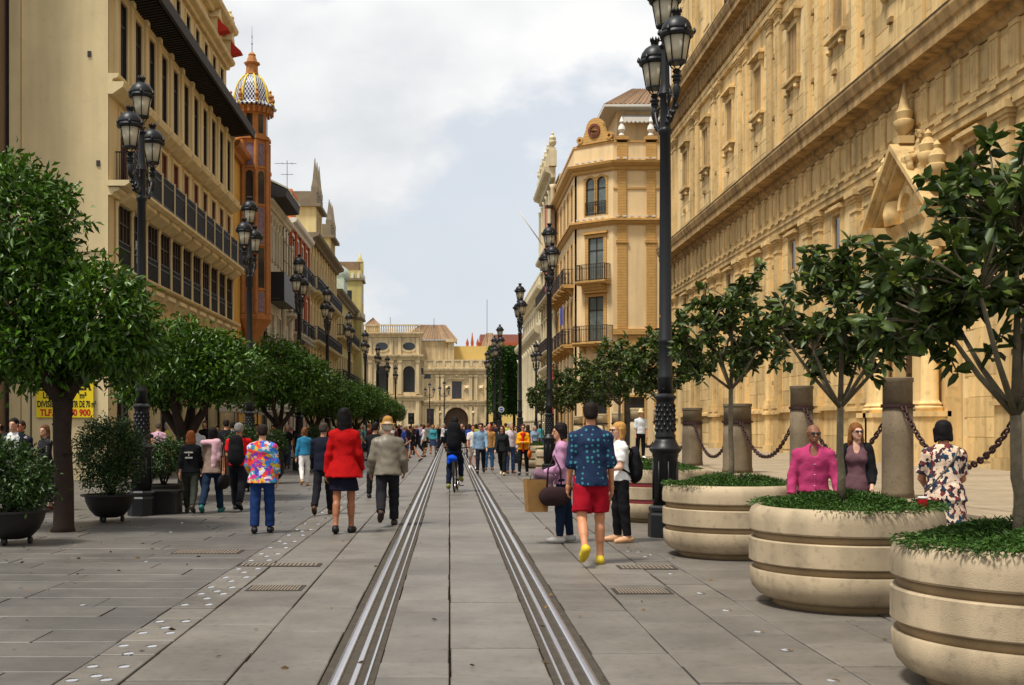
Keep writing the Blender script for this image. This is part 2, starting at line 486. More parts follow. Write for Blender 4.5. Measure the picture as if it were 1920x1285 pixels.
def grate(parent, x0, x1, y0, y1, slots):
    b = MB(); b.box(x0, x1, y0, y1, -0.03, 0.0045)
    o = b.build('drain_grate', M_iron, parent)
    s = MB(); n = slots; w = (x1 - x0 - 0.06) / n
    for i in range(n):
        xa = x0 + 0.03 + i * w
        s.box(xa + w * 0.12, xa + w * 0.72, y0 + 0.03, y1 - 0.03, 0.0042, 0.0105)
    s.build('grate_bars', M_grate, o)
grate(pl, -1.88, -1.36, 10.75, 11.15, 16)
grate(pr, 1.50, 2.02, 10.55, 10.92, 16)
grate(pl, -2.30, -1.40, 12.65, 12.95, 18)
grate(pg, -3.32, -2.50, 13.9, 14.35, 18)
grate(pr, 1.80, 2.42, 12.4, 12.75, 12)

# ---------------------------------------------------------------- raised terrace in front of the church
te = empty('church_terrace', kind='structure')
b = MB(); b.box(6.45, 14.6, 5, 74, -0.05, 0.40); b.build('terrace_core', M_joint, te)
def course(x0, x1, z0, z1, ya, yb, nm):
    me = None
    y = ya
    while y < yb:
        l = random.uniform(0.8, 1.3)
        q = MB(); q.box(x0, x1, y + 0.004, y + l - 0.004, z0, z1)
        q.build(nm, M_terr, te); y += l
course(6.25, 6.62, 0.30, 0.455, 6, 46, 'kerb_stone')
course(6.33, 6.60, -0.04, 0.298, 6, 46, 'riser_stone')
b = MB(); b.box(6.25, 6.62, 46, 74, -0.04, 0.452); b.build('kerb_run', M_terr, te)
lay(te, rows(6.64, 13.78, 5, 60, 0.35, 0.5, 0.7, 1.3), M_terr, M_terrj, 0.38, 0.45, 280, 'terrace_slab')

M_lichen = mat('lichen_dark_stone', lin(92, 80, 60), 0.95, 0.45, 1.5, 0.4, 30, spots=0.3)
# ================================================================ church on the right (local x runs towards the camera, -y to the street)
XC, YC = 13.8, 72.5
ch = empty('stone_church', (XC, YC, 0), R(-90), 'long honey coloured stone church with pilasters, heavy cornices and gabled portal', 'church')
LEN = 60.0
BAY = 5.35
bays = [4.1 + BAY * k for k in range(11)]          # centres of the window bays; number 6 carries the portal
PORT = bays[6] + 2.2
b = MB(); b.box(-0.0, LEN, 0.012, 9.0, 0.3, 32.0); b.build('wall', M_mortar, ch)

pil_c = []                                          # pilaster centres
for c in bays:
    pil_c += [c + BAY / 2 - 0.66, c + BAY / 2 + 0.66]
pil_c = [1.1, 0.25 + 0.0] + pil_c
pil_c = sorted(pil_c)

# ---- ashlar blocks
blocks = []
def ashlar(x0, x1, z0, z1, h, holes):
    z = z0
    row = 0
    while z < z1 - 0.05:
        hh = min(h * random.uniform(0.9, 1.1), z1 - z)
        if z1 - z - hh < 0.2: hh = z1 - z
        x = x0 - (random.uniform(0.2, 0.8) if row % 2 else 0)
        while x < x1:
            l = random.uniform(0.8, 1.4)
            a, c = max(x, x0), min(x + l, x1)
            if c - a > 0.12:
                ok = True
                for (p, q, r_, s_) in holes:
                    if c > p and a < q and z + hh > r_ and z < s_: ok = False
                if ok: blocks.append((a, c, z, z + hh))
            x += l
        z += hh; row += 1
win_lo = [(c - 0.42, c + 0.42, 7.75, 9.05) for c in bays]
win_hi = [(c - 0.62, c + 0.62, 15.45, 17.55) for c in bays]
edges = [0.0] + pil_c + [LEN]
for i, c in enumerate(bays):
    xa, xb = c - BAY / 2, c + BAY / 2
    if xb > LEN: break
    hl = [win_lo[i]] + ([(PORT - 2.5, PORT + 2.5, 0, 7.4)] if i in (5, 6, 7) else [])
    ashlar(xa + 0.98, xb - 0.98, 0.62, 9.45, 0.58, hl)
    ashlar(xb - 0.33, xb + 0.33, 2.3, 9.45, 0.58, [])
    ashlar(xa + 0.98, xb - 0.98, 12.9, 19.0, 0.58, [win_hi[i]])
    ashlar(xb - 0.33, xb + 0.33, 12.9, 19.0, 0.58, [])
    ashlar(xa + 0.98, xb - 0.98, 21.6, 30, 0.58, [(c - 0.7, c + 0.7, 23, 27)])
blocks.sort(key=lambda q: -((q[1] - q[0]) * (q[3] - q[2]) / max(8, YC - q[0]) ** 3 * (0 if YC - q[0] < 27.5 else 1)))
um = MB().bbox(-.5, .5, -1, 0, -.5, .5, 0.015); bm_ = um.mesh('stone_block'); bm_.materials.append(M_church)
run = MB(); nb = 0
for (a, c, z0, z1) in blocks:
    pr_ = 0.022 + jit(0.006); gp = 0.014
    if nb < 300 and YC - a > 27.0:
        o = link('stone_block', bm_, ch); o.location = ((a + c) / 2, 0.012, (z0 + z1) / 2)
        o.scale = (c - a - gp, pr_, z1 - z0 - gp); nb += 1
    else:
        run.bbox(a + gp / 2, c - gp / 2, 0.012 - pr_, 0.02, z0 + gp / 2, z1 - gp / 2, 0.008)
run.build('stone_block_run', M_churchj, ch, kind='stuff')

# ---- pilasters, one mesh each shared
def pilaster_mesh(z0, zc, z1, w, d, base, step=0.58):
    p = MB(); z = z0 + base
    p.box(-w / 2 - 0.10, w / 2 + 0.10, -d - 0.10, 0.02, z0, z0 + base * 0.45)
    p.box(-w / 2 - 0.05, w / 2 + 0.05, -d - 0.05, 0.02, z0 + base * 0.45 + 0.001, z0 + base - 0.001)
    while z < zc - 0.01:
        h = min(step, zc - z)
        if zc - z - h < 0.15: h = zc - z
        p.bbox(-w / 2, w / 2, -d, 0.02, z + 0.001, z + h - 0.001, 0.008); z += h
    hgt = z1 - zc
    for k, (e, a, c) in enumerate(((0.035, 0.0, 0.14), (0.0, 0.14, 0.45), (0.05, 0.45, 0.58), (0.10, 0.58, 0.74), (0.16, 0.74, 1.0))):
        p.box(-w / 2 - e, w / 2 + e, -d - e, 0.02, zc + hgt * a + 0.0005, zc + hgt * c - 0.0005)
    return p
pm_lo = pilaster_mesh(2.3, 8.75, 9.48, 0.64, 0.17, 0.35).mesh('pilaster'); pm_lo.materials.append(M_church)
pm_hi = pilaster_mesh(12.85, 18.35, 19.05, 0.62, 0.14, 0.30).mesh('pilaster'); pm_hi.materials.append(M_church)
pm_top = pilaster_mesh(21.5, 29, 30, 0.62, 0.14, 0.30).mesh('pilaster'); pm_top.materials.append(M_church)
ped = MB(); ped.box(-0.44, 0.44, -0.26, 0.02, 0.45, 0.75); ped.bbox(-0.37, 0.37, -0.2, 0.02, 0.751, 2.05, 0.01); ped.box(-0.46, 0.46, -0.29, 0.02, 2.051, 2.16); ped.box(-0.42, 0.42, -0.24, 0.02, 2.161, 2.299)
pedm = ped.mesh('pedestal'); pedm.materials.append(M_church)
for x in pil_c:
    if x > LEN - 4: continue
    if abs(x - PORT) > 2.75:
        link('pilaster', pm_lo, ch).location = (x, 0, 0); link('pedestal', pedm, ch).location = (x, 0, 0)
    link('pilaster', pm_hi, ch).location = (x, 0, 0); link('pilaster', pm_top, ch).location = (x, 0, 0)

# ---- window surrounds
def church_window(c, z0, z1, w, upper):
    q = MB(); f = 0.16
    q.box(c - w / 2 - f, c - w / 2, -0.09, 0.02, z0, z1); q.box(c + w / 2, c + w / 2 + f, -0.09, 0.02, z0, z1)
    q.box(c - w / 2 - f, c + w / 2 + f, -0.09, 0.02, z1 + 0.001, z1 + f)
    if upper:
        q.box(c - w / 2 - 0.35, c + w / 2 + 0.35, -0.30, 0.02, z1 + 0.42, z1 + 0.52)
        q.box(c - w / 2 - 0.28, c + w / 2 + 0.28, -0.22, 0.02, z1 + 0.521, z1 + 0.60)
        for s in (-1, 1):
            q.box(c + s * (w / 2 + 0.12) - 0.09, c + s * (w / 2 + 0.12) + 0.09, -0.2, 0.02, z1 + 0.165, z1 + 0.419)
            q.lathe([(0.05, -0.16), (0.12, -0.06), (0.10, 0.05), (0.03, 0.1)], (c + s * (w / 2 + 0.05), -0.12, z0 - 0.42), 8)
        q.box(c - w / 2 - 0.3, c + w / 2 + 0.3, -0.26, 0.02, z0 - 0.13, z0 - 0.001)
        q.box(c - w / 2 - 0.1, c + w / 2 + 0.1, -0.14, 0.02, z0 - 0.3, z0 - 0.131)
    else:
        q.box(c - w / 2 - 0.28, c + w / 2 + 0.28, -0.26, 0.02, z1 + f + 0.001, z1 + f + 0.1)
        q.box(c - w / 2 - 0.2, c + w / 2 + 0.2, -0.18, 0.02, z1 + f + 0.101, z1 + f + 0.17)
    o = q.build('window_surround', M_church, ch)
    g_ = MB(); g_.wall(c - w / 2 - 0.001, c + w / 2 + 0.001, z0 - 0.001, z1 + 0.001, [(c - w / 2 + 0.12, c + w / 2 - 0.12, z0 + 0.12, z1 - 0.1)], -0.004, 0.012)
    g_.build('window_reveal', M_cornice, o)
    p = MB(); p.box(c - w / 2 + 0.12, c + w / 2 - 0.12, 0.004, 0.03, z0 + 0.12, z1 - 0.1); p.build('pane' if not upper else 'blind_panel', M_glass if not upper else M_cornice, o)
for i, c in enumerate(bays):
    if c > LEN - 4: continue
    if i not in (6,): church_window(c, 7.75, 9.05, 0.84, False)
    church_window(c, 15.45, 17.55, 1.24, True)
    q = MB(); q.box(c - 0.7, c + 0.7, -0.03, 0.02, 23, 27); q.box(c - 0.85, c + 0.85, -0.2, 0.02, 27.001, 27.3); q.build('window_surround', M_church, ch)
# small stone brackets and putlog blocks on the wall
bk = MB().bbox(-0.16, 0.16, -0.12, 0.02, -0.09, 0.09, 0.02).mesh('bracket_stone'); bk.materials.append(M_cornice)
for c in bays:
    if c > LEN - 4: continue
    for dx, z in ((BAY / 2, 14.6), (BAY / 2, 17.2), (BAY / 2, 6.4), (BAY / 2, 3.4), (-0.3, 14.2), (BAY / 2, 8.3)):
        link('bracket_stone', bk, ch).location = (c + dx, 0, z)
# string courses: (x0,x1) panels under the windows
for c in bays:
    if c > LEN - 4 or abs(c - PORT) < 3.9: continue
    q = MB(); q.box(c - 1.62, c + 1.62, -0.16, 0.02, 2.12, 2.24); q.box(c - 1.62, c + 1.62, -0.1, 0.02, 2.241, 2.30); q.build('dado_moulding', M_church, ch)
    q = MB(); q.bbox(c - 1.65, c + 1.65, -0.10, 0.02, 12.75, 12.95, 0.02); q.build('base_moulding', M_church, ch)

# ---- entablature of the lower order
M2 = Matrix.Identity(4)
q = MB()
q.prof([(0.02, 9.50), (-0.20, 9.50), (-0.20, 9.72), (-0.24, 9.72), (-0.24, 9.98), (-0.30, 9.98), (-0.30, 10.08), (0.02, 10.08)], 0, LEN)
q.build('architrave', M_church, ch)
q = MB(); q.box(0, LEN, -0.20, 0.02, 10.082, 11.28); q.build('frieze', M_church, ch)
tri = MB()
for k in (-1, 0, 1): tri.bbox(k * 0.15 - 0.06, k * 0.15 + 0.06, -0.285, -0.19, 10.16, 11.16, 0.02)
tri.box(-0.24, 0.24, -0.30, -0.19, 11.161, 11.279); tri.box(-0.24, 0.24, -0.27, -0.19, 10.083, 10.159)
for k in range(5): tri.box(-0.2 + k * 0.09, -0.16 + k * 0.09, -0.33, -0.301, 9.88, 9.975)
trm = tri.mesh('triglyph'); trm.materials.append(M_church)
met = MB().bbox(-0.21, 0.21, -0.25, -0.19, 10.28, 11.08, 0.03).mesh('metope'); met.materials.append(M_church)
x = 0.5
while x < LEN - 6:
    link('triglyph', trm, ch).location = (x, 0, 0)
    link('metope', met, ch).location = (x + 0.535, 0, 0)
    x += 1.07
def cornice(z, h, d, nm):
    q = MB()
    q.prof([(0.02, z), (-0.26, z), (-0.30, z + .10 * h), (-0.42, z + .16 * h), (-0.42, z + .30 * h), (-d * .86, z + .34 * h), (-d * .86, z + .58 * h),
            (-d * .92, z + .62 * h), (-d, z + .82 * h), (-d, z + .90 * h), (-0.6, z + h), (0.02, z + h)], 0, LEN)
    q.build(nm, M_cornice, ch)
    q = MB(); q.prof([(0.02, z + h + 0.002), (-0.6, z + h + 0.002), (-d - 0.015, z + .905 * h), (-d - 0.015, z + .935 * h), (-0.6, z + h + 0.04), (0.02, z + h + 0.04)], 0, LEN)
    q.build(nm + '_capping', M_lichen, ch)
cornice(11.30, 1.25, 1.02, 'cornice')
q = MB()
q.prof([(0.02, 19.07), (-0.16, 19.07), (-0.16, 19.3), (-0.2, 19.3), (-0.2, 19.55), (-0.14, 19.56), (-0.14, 20.2), (0.02, 20.2)], 0, LEN)
q.build('upper_architrave', M_church, ch)
dm = MB().bbox(-0.09, 0.09, -0.36, -0.13, 19.95, 20.18, 0.02).mesh('dentil'); dm.materials.append(M_church)
x = 0.2; qd = MB()
while x < LEN - 14:
    qd.bbox(x - 0.08, x + 0.08, -0.34, -0.13, 19.62, 20.16, 0.02); x += 0.34
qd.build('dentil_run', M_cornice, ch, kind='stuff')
cornice(20.22, 1.15, 0.95, 'upper_cornice')
# iron rainwater pipe on the upper wall
q = MB(); q.tube([(14.2, -0.1, 21.3), (14.2, -0.1, 30)], 0.06, 8); q.build('rain_pipe', M_iron, ch)

# ---- gabled portal
pj = 0.7
p = MB(); p.box(PORT - 2.5, PORT - 1.25, -pj * 0.55, 0.0, 0.45, 7.3); p.box(PORT + 1.25, PORT + 2.5, -pj * 0.55, 0.0, 0.45, 7.3)
p.box(PORT - 1.25, PORT + 1.25, -pj * 0.5, 0.0, 5.6, 7.3); p.build('portal_wall', M_church, ch)
dl = MB()
for k in range(2):
    dl.bbox(PORT - 1.24 + k * 1.245, PORT - 0.005 + k * 1.245, -0.06, 0.0, 0.45, 5.6, 0.02)
    for j in range(4): dl.bbox(PORT - 1.1 + k * 1.245, PORT - 0.15 + k * 1.245, -0.10, -0.05, 0.65 + j * 1.22, 1.7 + j * 1.22, 0.03)
M_wood = mat('old_wood', lin(74, 52, 34), 0.6, 0.3, 5, 0.2, 50, streak=0.2)
dl.build('door', M_wood, ch)
def column(x, y, z0, z1, r, nm='column'):
    c = MB(); c.box(x - r * 1.55, x + r * 1.55, y - r * 1.55, y + r * 1.55, z0, z0 + 1.35); c.box(x - r * 1.75, x + r * 1.75, y - r * 1.75, y + r * 1.75, z0 + 1.351, z0 + 1.5)
    c.lathe([(r * 1.5, 0), (r * 1.5, .1), (r * 1.25, .14), (r * 1.35, .2), (r * 1.1, .26), (r, .32), (r * .86, z1 - z0 - 1.5 - .5), (r * .95, z1 - z0 - 1.5 - .42), (r * 1.3, z1 - z0 - 1.5 - .1), (r * 1.4, z1 - z0 - 1.5)], (x, y, z0 + 1.501), 20)
    return c.build(nm, M_church, ch)
for s in (-1, 1):
    column(PORT + s * 1.50, -pj, 0.45, 6.4, 0.24); column(PORT + s * 2.08, -pj, 0.45, 6.4, 0.24)
e = MB(); e.prof([(0, 6.41), (-pj - 0.3, 6.41), (-pj - 0.3, 6.7), (-pj - 0.25, 6.71), (-pj - 0.25, 7.15), (-pj - 0.36, 7.3), (-pj - 0.4, 7.5), (0, 7.5)], PORT - 2.4, PORT - 1.2)
e.prof([(0, 6.41), (-pj - 0.3, 6.41), (-pj - 0.3, 6.7), (-pj - 0.25, 6.71), (-pj - 0.25, 7.15), (-pj - 0.36, 7.3), (-pj - 0.4, 7.5), (0, 7.5)], PORT + 1.2, PORT + 2.4)
e.prof([(0, 6.81), (-pj * 0.6, 6.81), (-pj * 0.6, 7.25), (-pj * .8, 7.49), (0, 7.49)], PORT - 1.199, PORT + 1.199)
e.build('portal_entablature', M_church, ch)
gb = MB()
for s in (-1, 1):
    a, c = (PORT + s * 2.4, 7.52), (PORT, 9.55)
    nx, nz = (c[1] - a[1]), -(c[0] - a[0]); l_ = math.hypot(nx, nz); nx, nz = nx / l_ * s, nz / l_ * s
    for off, t, d in ((0.0, 0.14, pj + 0.32), (-0.142, 0.14, pj + 0.20), (-0.284, 0.12, pj + 0.08)):
        pts = [(a[0] + nx * off, a[1] + nz * off), (c[0] + 0 * off, c[1] + off / abs(nz)), (c[0], c[1] + (off + t) / abs(nz)), (a[0] + nx * (off + t), a[1] + nz * (off + t))]
        gb.poly(pts if s < 0 else pts[::-1], -d, -0.0 if off else -0.0)
gb.build('gable', M_church, ch)
ty = MB(); ty.poly([(PORT - 2.0, 7.52), (PORT + 2.0, 7.52), (PORT, 9.15)], -pj * 0.55, 0)
ty.arch(PORT, 7.9, 0.42, 0.62, -pj * 0.8, -pj * 0.5); ty.lathe([(0.3, 0), (0.36, .35), (0.3, .7), (.1, .75)], (PORT - 1.15, -pj * 0.6, 7.55), 12)
ty.lathe([(0.3, 0), (0.36, .35), (0.3, .7), (.1, .75)], (PORT + 1.15, -pj * 0.6, 7.55), 12)
ty.build('tympanum', M_church, ch)
def urn(nm, x, y, z, k, parent, m, spire=True):
    u = MB(); u.box(x - .3 * k, x + .3 * k, y - .3 * k, y + .3 * k, z, z + .3 * k)
    pr_ = [(.12, .3), (.14, .4), (.34, .62), (.42, .86), (.40, .95), (.30, 1.0), (.34, 1.2), (.36, 1.3), (.26, 1.4), (.23, 1.5)]
    pr_ += [(.20, 1.6), (.02, 2.5)] if spire else [(.12, 1.6), (.16, 1.75), (.02, 1.95)]
    u.lathe([(a * k, c * k) for a, c in pr_], (x, y, z), 14)
    return u.build(nm, m, parent)
urn('finial', PORT - 0.1, -0.55, 9.75, 0.72, ch, M_church)
urn('finial', PORT + 1.6, -0.55, 8.45, 0.68, ch, M_church, False)
urn('finial', PORT + 2.2, -0.55, 8.0, 0.68, ch, M_church, False)
urn('finial', PORT - 1.7, -0.55, 8.4, 0.68, ch, M_church, False)
# ================================================================ kit for house fronts (local: x along the front, -y to the street, z up)
M_cream = mat('cream_render', lin(218, 196, 148, 0.88), 0.85, 0.10, 0.6, 0.10, 30, streak=0.12)
M_creamd = mat('cream_trim', lin(224, 204, 158, 0.88), 0.8, 0.10, 0.9, 0.08, 30, streak=0.15)
M_brown = mat('brown_screen', lin(52, 40, 35), 0.55, 0.2, 3, 0.1, 60)
M_redbr = mat('red_brown_shutter', lin(112, 58, 44), 0.55, 0.15, 3, 0.1, 60)
M_tar = mat('dark_wood_eave', lin(34, 30, 30), 0.6, 0.25, 4, 0.15, 40)
M_tile = mat('clay_tiles', lin(134, 108, 82), 0.85, 0.25, 3, 0.2, 40, isl=0.25)
M_white = mat('white_paint', lin(222, 218, 208, 0.9), 0.6, 0.06, 1, 0.04, 40)
M_frame = mat('pale_frame', lin(196, 190, 172), 0.5, 0.05, 2, 0.0, 40)

def window(root, c, z0, z1, w, y=0.0, depth=0.11, surround=None, sw=0.14, pane=None, bars=1, frame=None, arched=False, hood=0.0, wallm=None):
    """fills an opening (c, w, z0..z1) cut in a wall at y: surround + frame as 'window', glass as its 'pane'"""
    q = MB(); fr = 0.05
    x0, x1 = c - w / 2, c + w / 2
    Y = y + depth
    if frame is not False:
        q.box(x0, x0 + fr, Y - 0.06, Y, z0, z1); q.box(x1 - fr, x1, Y - 0.06, Y, z0, z1)
        q.box(x0 + fr, x1 - fr, Y - 0.06, Y, z0, z0 + fr); q.box(x0 + fr, x1 - fr, Y - 0.06, Y, z1 - fr, z1)
        for k in range(bars):
            xx = x0 + w * (k + 1) / (bars + 1); q.box(xx - 0.025, xx + 0.025, Y - 0.05, Y, z0 + fr, z1 - fr)
        q.box(x0 + fr, x1 - fr, Y - 0.045, Y, z0 + (z1 - z0) * 0.7, z0 + (z1 - z0) * 0.7 + 0.05)
    o = q.build('window', frame or M_frame, root)
    p = MB(); p.box(x0, x1, Y + 0.001, Y + 0.03, z0, z1); p.build('pane', pane or M_glass, o)
    if surround:
        s = MB(); e = 0.05
        s.box(x0 - sw, x0, y - e, y + 0.02, z0, z1); s.box(x1, x1 + sw, y - e, y + 0.02, z0, z1)
        if arched:
            s.spandrel(x0, x1, z1 - w / 2, z1, y - e * 0.3, Y - 0.07); s.arch(c, z1 - w / 2, w / 2 - 0.001, w / 2 + sw, y - e - 0.012, y + 0.02)
        else:
            s.box(x0 - sw, x1 + sw, y - e, y + 0.02, z1 + 0.001, z1 + sw)
        if hood:
            s.box(x0 - sw - 0.1, x1 + sw + 0.1, y - hood, y + 0.02, z1 + sw + 0.001, z1 + sw + 0.1)
            s.box(x0 - sw - 0.04, x1 + sw + 0.04, y - hood * 0.6, y + 0.02, z1 + sw + 0.101, z1 + sw + 0.18)
        s.build('surround', surround, o)
    return o
def rail_mesh(x0, x1, d, z, h=0.95, step=0.13, t=0.016, panel=0.0, sides=True):
    q = MB()
    def bar(a, b_, c, d_, e, f_): q.box(a, b_, c, d_, e, f_)
    for zz in (z + 0.06, z + h - 0.04, z + h * 0.75): bar(x0, x1, -d - t, -d + t, zz, zz + 0.035)
    n = max(2, int((x1 - x0) / step))
    for i in range(n + 1):
        x = x0 + (x1 - x0) * i / n; bar(x - t / 2, x + t / 2, -d - t / 2, -d + t / 2, z + 0.02, z + h - 0.041)
    if sides:
        for x in (x0, x1):
            for zz in (z + 0.06, z + h - 0.04): bar(x - t, x + t, -d + t + 0.001, 0, zz, zz + 0.035)
            m_ = max(1, int(d / step))
            for i in range(m_): yy = -d * (i + 0.5) / m_; bar(x - t / 2, x + t / 2, yy - t / 2, yy + t / 2, z + 0.02, z + h - 0.041)
    return q
def balcony(root, x0, x1, z, d=0.6, m=None, h=0.95, step=0.13, t=0.016, slab=0.16, brackets=2, railm=None):
    q = MB()
    q.prof([(0.02, z - slab), (-d * 0.9, z - slab), (-d - 0.06, z - slab * 0.45), (-d - 0.06, z), (0.02, z)], x0 - 0.06, x1 + 0.06)
    for k in range(brackets):
        x = x0 + (x1 - x0) * (k + 0.5) / brackets
        q.prof([(0.02, z - slab - 0.5), (-0.12, z - slab - 0.42), (-d * 0.75, z - slab - 0.06), (-d * 0.75, z - slab - 0.001), (0.02, z - slab - 0.001)], x - 0.08, x + 0.08)
    o = q.build('balcony', m or M_creamd, root)
    r = rail_mesh(x0, x1, d, z, h, step, t); r.build('railing', railm or M_black, o)
    return o
def band(root, x0, x1, z, h, d, m, name='cornice', y=0.0):
    q = MB(); q.prof([(y + 0.02, z), (y - d * 0.35, z), (y - d * 0.45, z + h * 0.35), (y - d * 0.9, z + h * 0.55), (y - d, z + h * 0.8), (y - d, z + h), (y + 0.02, z + h)], x0, x1)
    return q.build(name, m, root)
def tile_roof(root, pts, m=M_tile, pitch=0.32, name='tile_roof'):
    """quad pts: eave a,b then ridge c,d (a-d, b-c run up the slope); rounded tile courses laid up the slope"""
    a, b_, c, d = [Vector(p) for p in pts]
    q = MB(); n = max(2, int((b_ - a).length / pitch))
    nn = (b_ - a).cross(d - a).normalized()
    for i in range(n):
        t0, t1 = i / n, (i + 1) / n
        e0, e1 = a.lerp(b_, t0), a.lerp(b_, t1); r0, r1 = d.lerp(c, t0), d.lerp(c, t1)
        prof_ = ((0, 0), (0.12, 0.05), (0.35, 0.10), (0.6, 0.05), (0.72, 0.0), (1.0, 0.0))
        vv = []
        for (s_, h_) in prof_: vv.append(e0.lerp(e1, s_) + nn * h_ * pitch / 0.32)
        for (s_, h_) in prof_: vv.append(r0.lerp(r1, s_) + nn * h_ * pitch / 0.32)
        k = len(prof_)
        q.add(vv, [(j, j + 1, k + j + 1, k + j) for j in range(k - 1)] + [tuple(range(k))])
    return q.build(name, m, root)

# ================================================================ cream corner house on the left
l1 = empty('cream_apartment_house', (-9.67, 33.3, 0), R(90), 'large cream apartment house on the left with dark wooden eave and long black balcony', 'house')
LL = 19.1
bx_ = [1.42 + 1.65 * k for k in range(11)]
holes = []
for c in bx_:
    holes += [(c - 0.40, c + 0.40, 11.75, 14.05), (c - 0.42, c + 0.42, 8.5, 10.75), (c - 0.74, c + 0.74, 6.1, 8.08)]
gl = [(0.8 + 2.36 * k, 2.2 + 2.36 * k) for k in range(7)]
holes += [(a, c, 0.02, 4.3) for a, c in gl]
q = MB(); q.wall(0, LL, 0, 14.5, holes, 0.0, 0.14); q.build('wall', M_cream, l1)
q = MB(); q.box(0.06, LL, 0.45, 6, 0, 14.45); q.build('wall_core', M_brown, l1)
# street-end wall facing the camera (world: facing -y), built in the local frame at x = 0
q = MB(); q.box(0.0, 0.04, 0.02, 2.48, 0, 19.2); q.build('end_wall', mat('end_wall_render', lin(224, 203, 156, 0.9), 0.85, 0.10, 0.5, 0.12, 20, streak=0.10, spots=0.05), l1)
q = MB(); q.box(-0.08, 0.5, 2.5, 2.8, 0, 19.2); q.build('end_pilaster', M_creamd, l1)
for c in bx_:
    window(l1, c, 11.75, 14.05, 0.80, depth=.075, bars=1, pane=M_brown if int(c * 5) % 3 == 0 else None, surround=M_creamd, sw=0.12, frame=M_brown)
    window(l1, c, 8.5, 10.75, 0.84, depth=.075, bars=1, pane=M_redbr if int(c * 7) % 3 else M_glass, frame=M_redbr, surround=M_creamd, sw=0.08)
    o = window(l1, c, 6.1, 8.08, 1.48, depth=.045, bars=3, pane=M_brown, frame=M_brown)
for i in range(12):
    x = 0.6 + 1.65 * i
    q = MB(); q.bbox(x - 0.11, x + 0.11, -0.10, 0.02, 11.5, 14.2, 0.02); q.box(x - 0.15, x + 0.15, -0.14, 0.02, 14.201, 14.38); q.build('pilaster', M_creamd, l1)
    q = MB(); q.lathe([(0.07, 0), (0.07, .1), (0.05, .14), (0.045, 1.75), (0.07, 1.82), (0.07, 1.95)], (x, -0.055, 6.1), 10); q.build('colonnette', M_creamd, l1)
    if 0 < i < 12 and i < 11:
        q = MB(); q.prof([(0.02, 10.95), (-0.12, 10.95), (-0.42, 11.15), (-0.46, 11.3), (0.02, 11.3)], x + 0.14, x + 1.51); q.build('hood_moulding', M_creamd, l1)
q = MB(); q.prof([(0.02, 10.95), (-0.12, 10.95), (-0.42, 11.15), (-0.46, 11.3), (0.02, 11.3)], -0.1, 2.1); q.build('hood_moulding', M_creamd, l1)
band(l1, -0.08, LL, 11.301, 0.24, 0.30, M_creamd, 'string_course')
band(l1, -0.05, LL, 8.1, 0.22, 0.30, M_creamd, 'string_course')
q = MB(); q.prof([(0.02, 8.34), (-0.5, 8.34), (-0.62, 8.42), (-0.62, 8.5), (0.02, 8.5)], -0.15, LL)
q.build('balcony_floor', M_creamd, l1)
for i in range(11):
    c = bx_[i]
    q = MB(); q.prof([(0.02, 8.02), (-0.14, 8.02), (-0.45, 8.22), (-0.45, 8.339), (0.02, 8.339)], c - 0.62, c + 0.62); q.build('balcony_corbel', M_creamd, l1)
    r = rail_mesh(c - 0.76, c + 0.76, 0.55, 8.5, 1.0, 0.075, 0.02, sides=(i == 0)); r.build('balcony_railing', M_black, l1)
    q = MB(); q.box(c + 0.785, c + 0.865, -0.59, -0.51, 8.5, 9.55); q.build('balcony_post', M_creamd, l1)
    r = rail_mesh(c - 0.68, c + 0.68, 0.04, 6.12, 0.85, 0.075, 0.018, sides=False); r.build('window_railing', M_black, l1)
    q = MB(); q.prof([(0.02, 5.5), (-0.08, 5.5), (-0.22, 5.72), (-0.30, 5.75), (-0.30, 5.88), (0.02, 5.88)], c - 0.55, c + 0.55); q.build('sill_corbel', M_creamd, l1)
band(l1, -0.05, LL, 5.881, 0.21, 0.36, M_creamd, 'string_course')
for k, (a, c) in enumerate(gl):
    window(l1, (a + c) / 2, 0.02, 4.3, c - a, depth=0.12, bars=1, frame=M_brown)
    q = MB(); q.bbox(c + 0.2, c + 0.76, -0.16, 0.02, 0.0, 4.6, 0.03); q.box(c + 0.12, c + 0.84, -0.24, 0.02, 4.601, 4.95); q.build('pier', M_creamd, l1)
# hanging shop lantern boards and white blind
q = MB(); q.bbox(bx_[1] - 0.25, bx_[1] - 0.05, -0.06, 0.0, 6.55, 7.25, 0.02); q.build('white_notice', M_white, l1)
# eave: boards, rafters, fascia
q = MB(); q.prof([(0.1, 14.52), (-0.8, 14.62), (-0.8, 14.68), (0.1, 14.60)], -0.25, LL + 0.3); q.build('eave_boards', M_tar, l1)
q = MB()
for i in range(int(LL / 0.22)): x = -0.2 + i * 0.22; q.prof([(0.0, 14.38), (-0.74, 14.50), (-0.74, 14.615), (0.0, 14.515)], x, x + 0.09)
q.build('rafters', M_tar, l1, kind='stuff')
q = MB(); q.prof([(-0.801, 14.48), (-0.90, 14.50), (-0.95, 14.80), (-0.86, 14.95), (-0.801, 14.95)], -0.3, LL + 0.35); q.build('fascia', M_tar, l1)
q = MB(); q.prof([(-0.80, 14.69), (-0.80, 14.9), (0.3, 15.6), (0.3, 14.62)], -0.28, LL + 0.32); q.build('eave_roof', M_tar, l1)
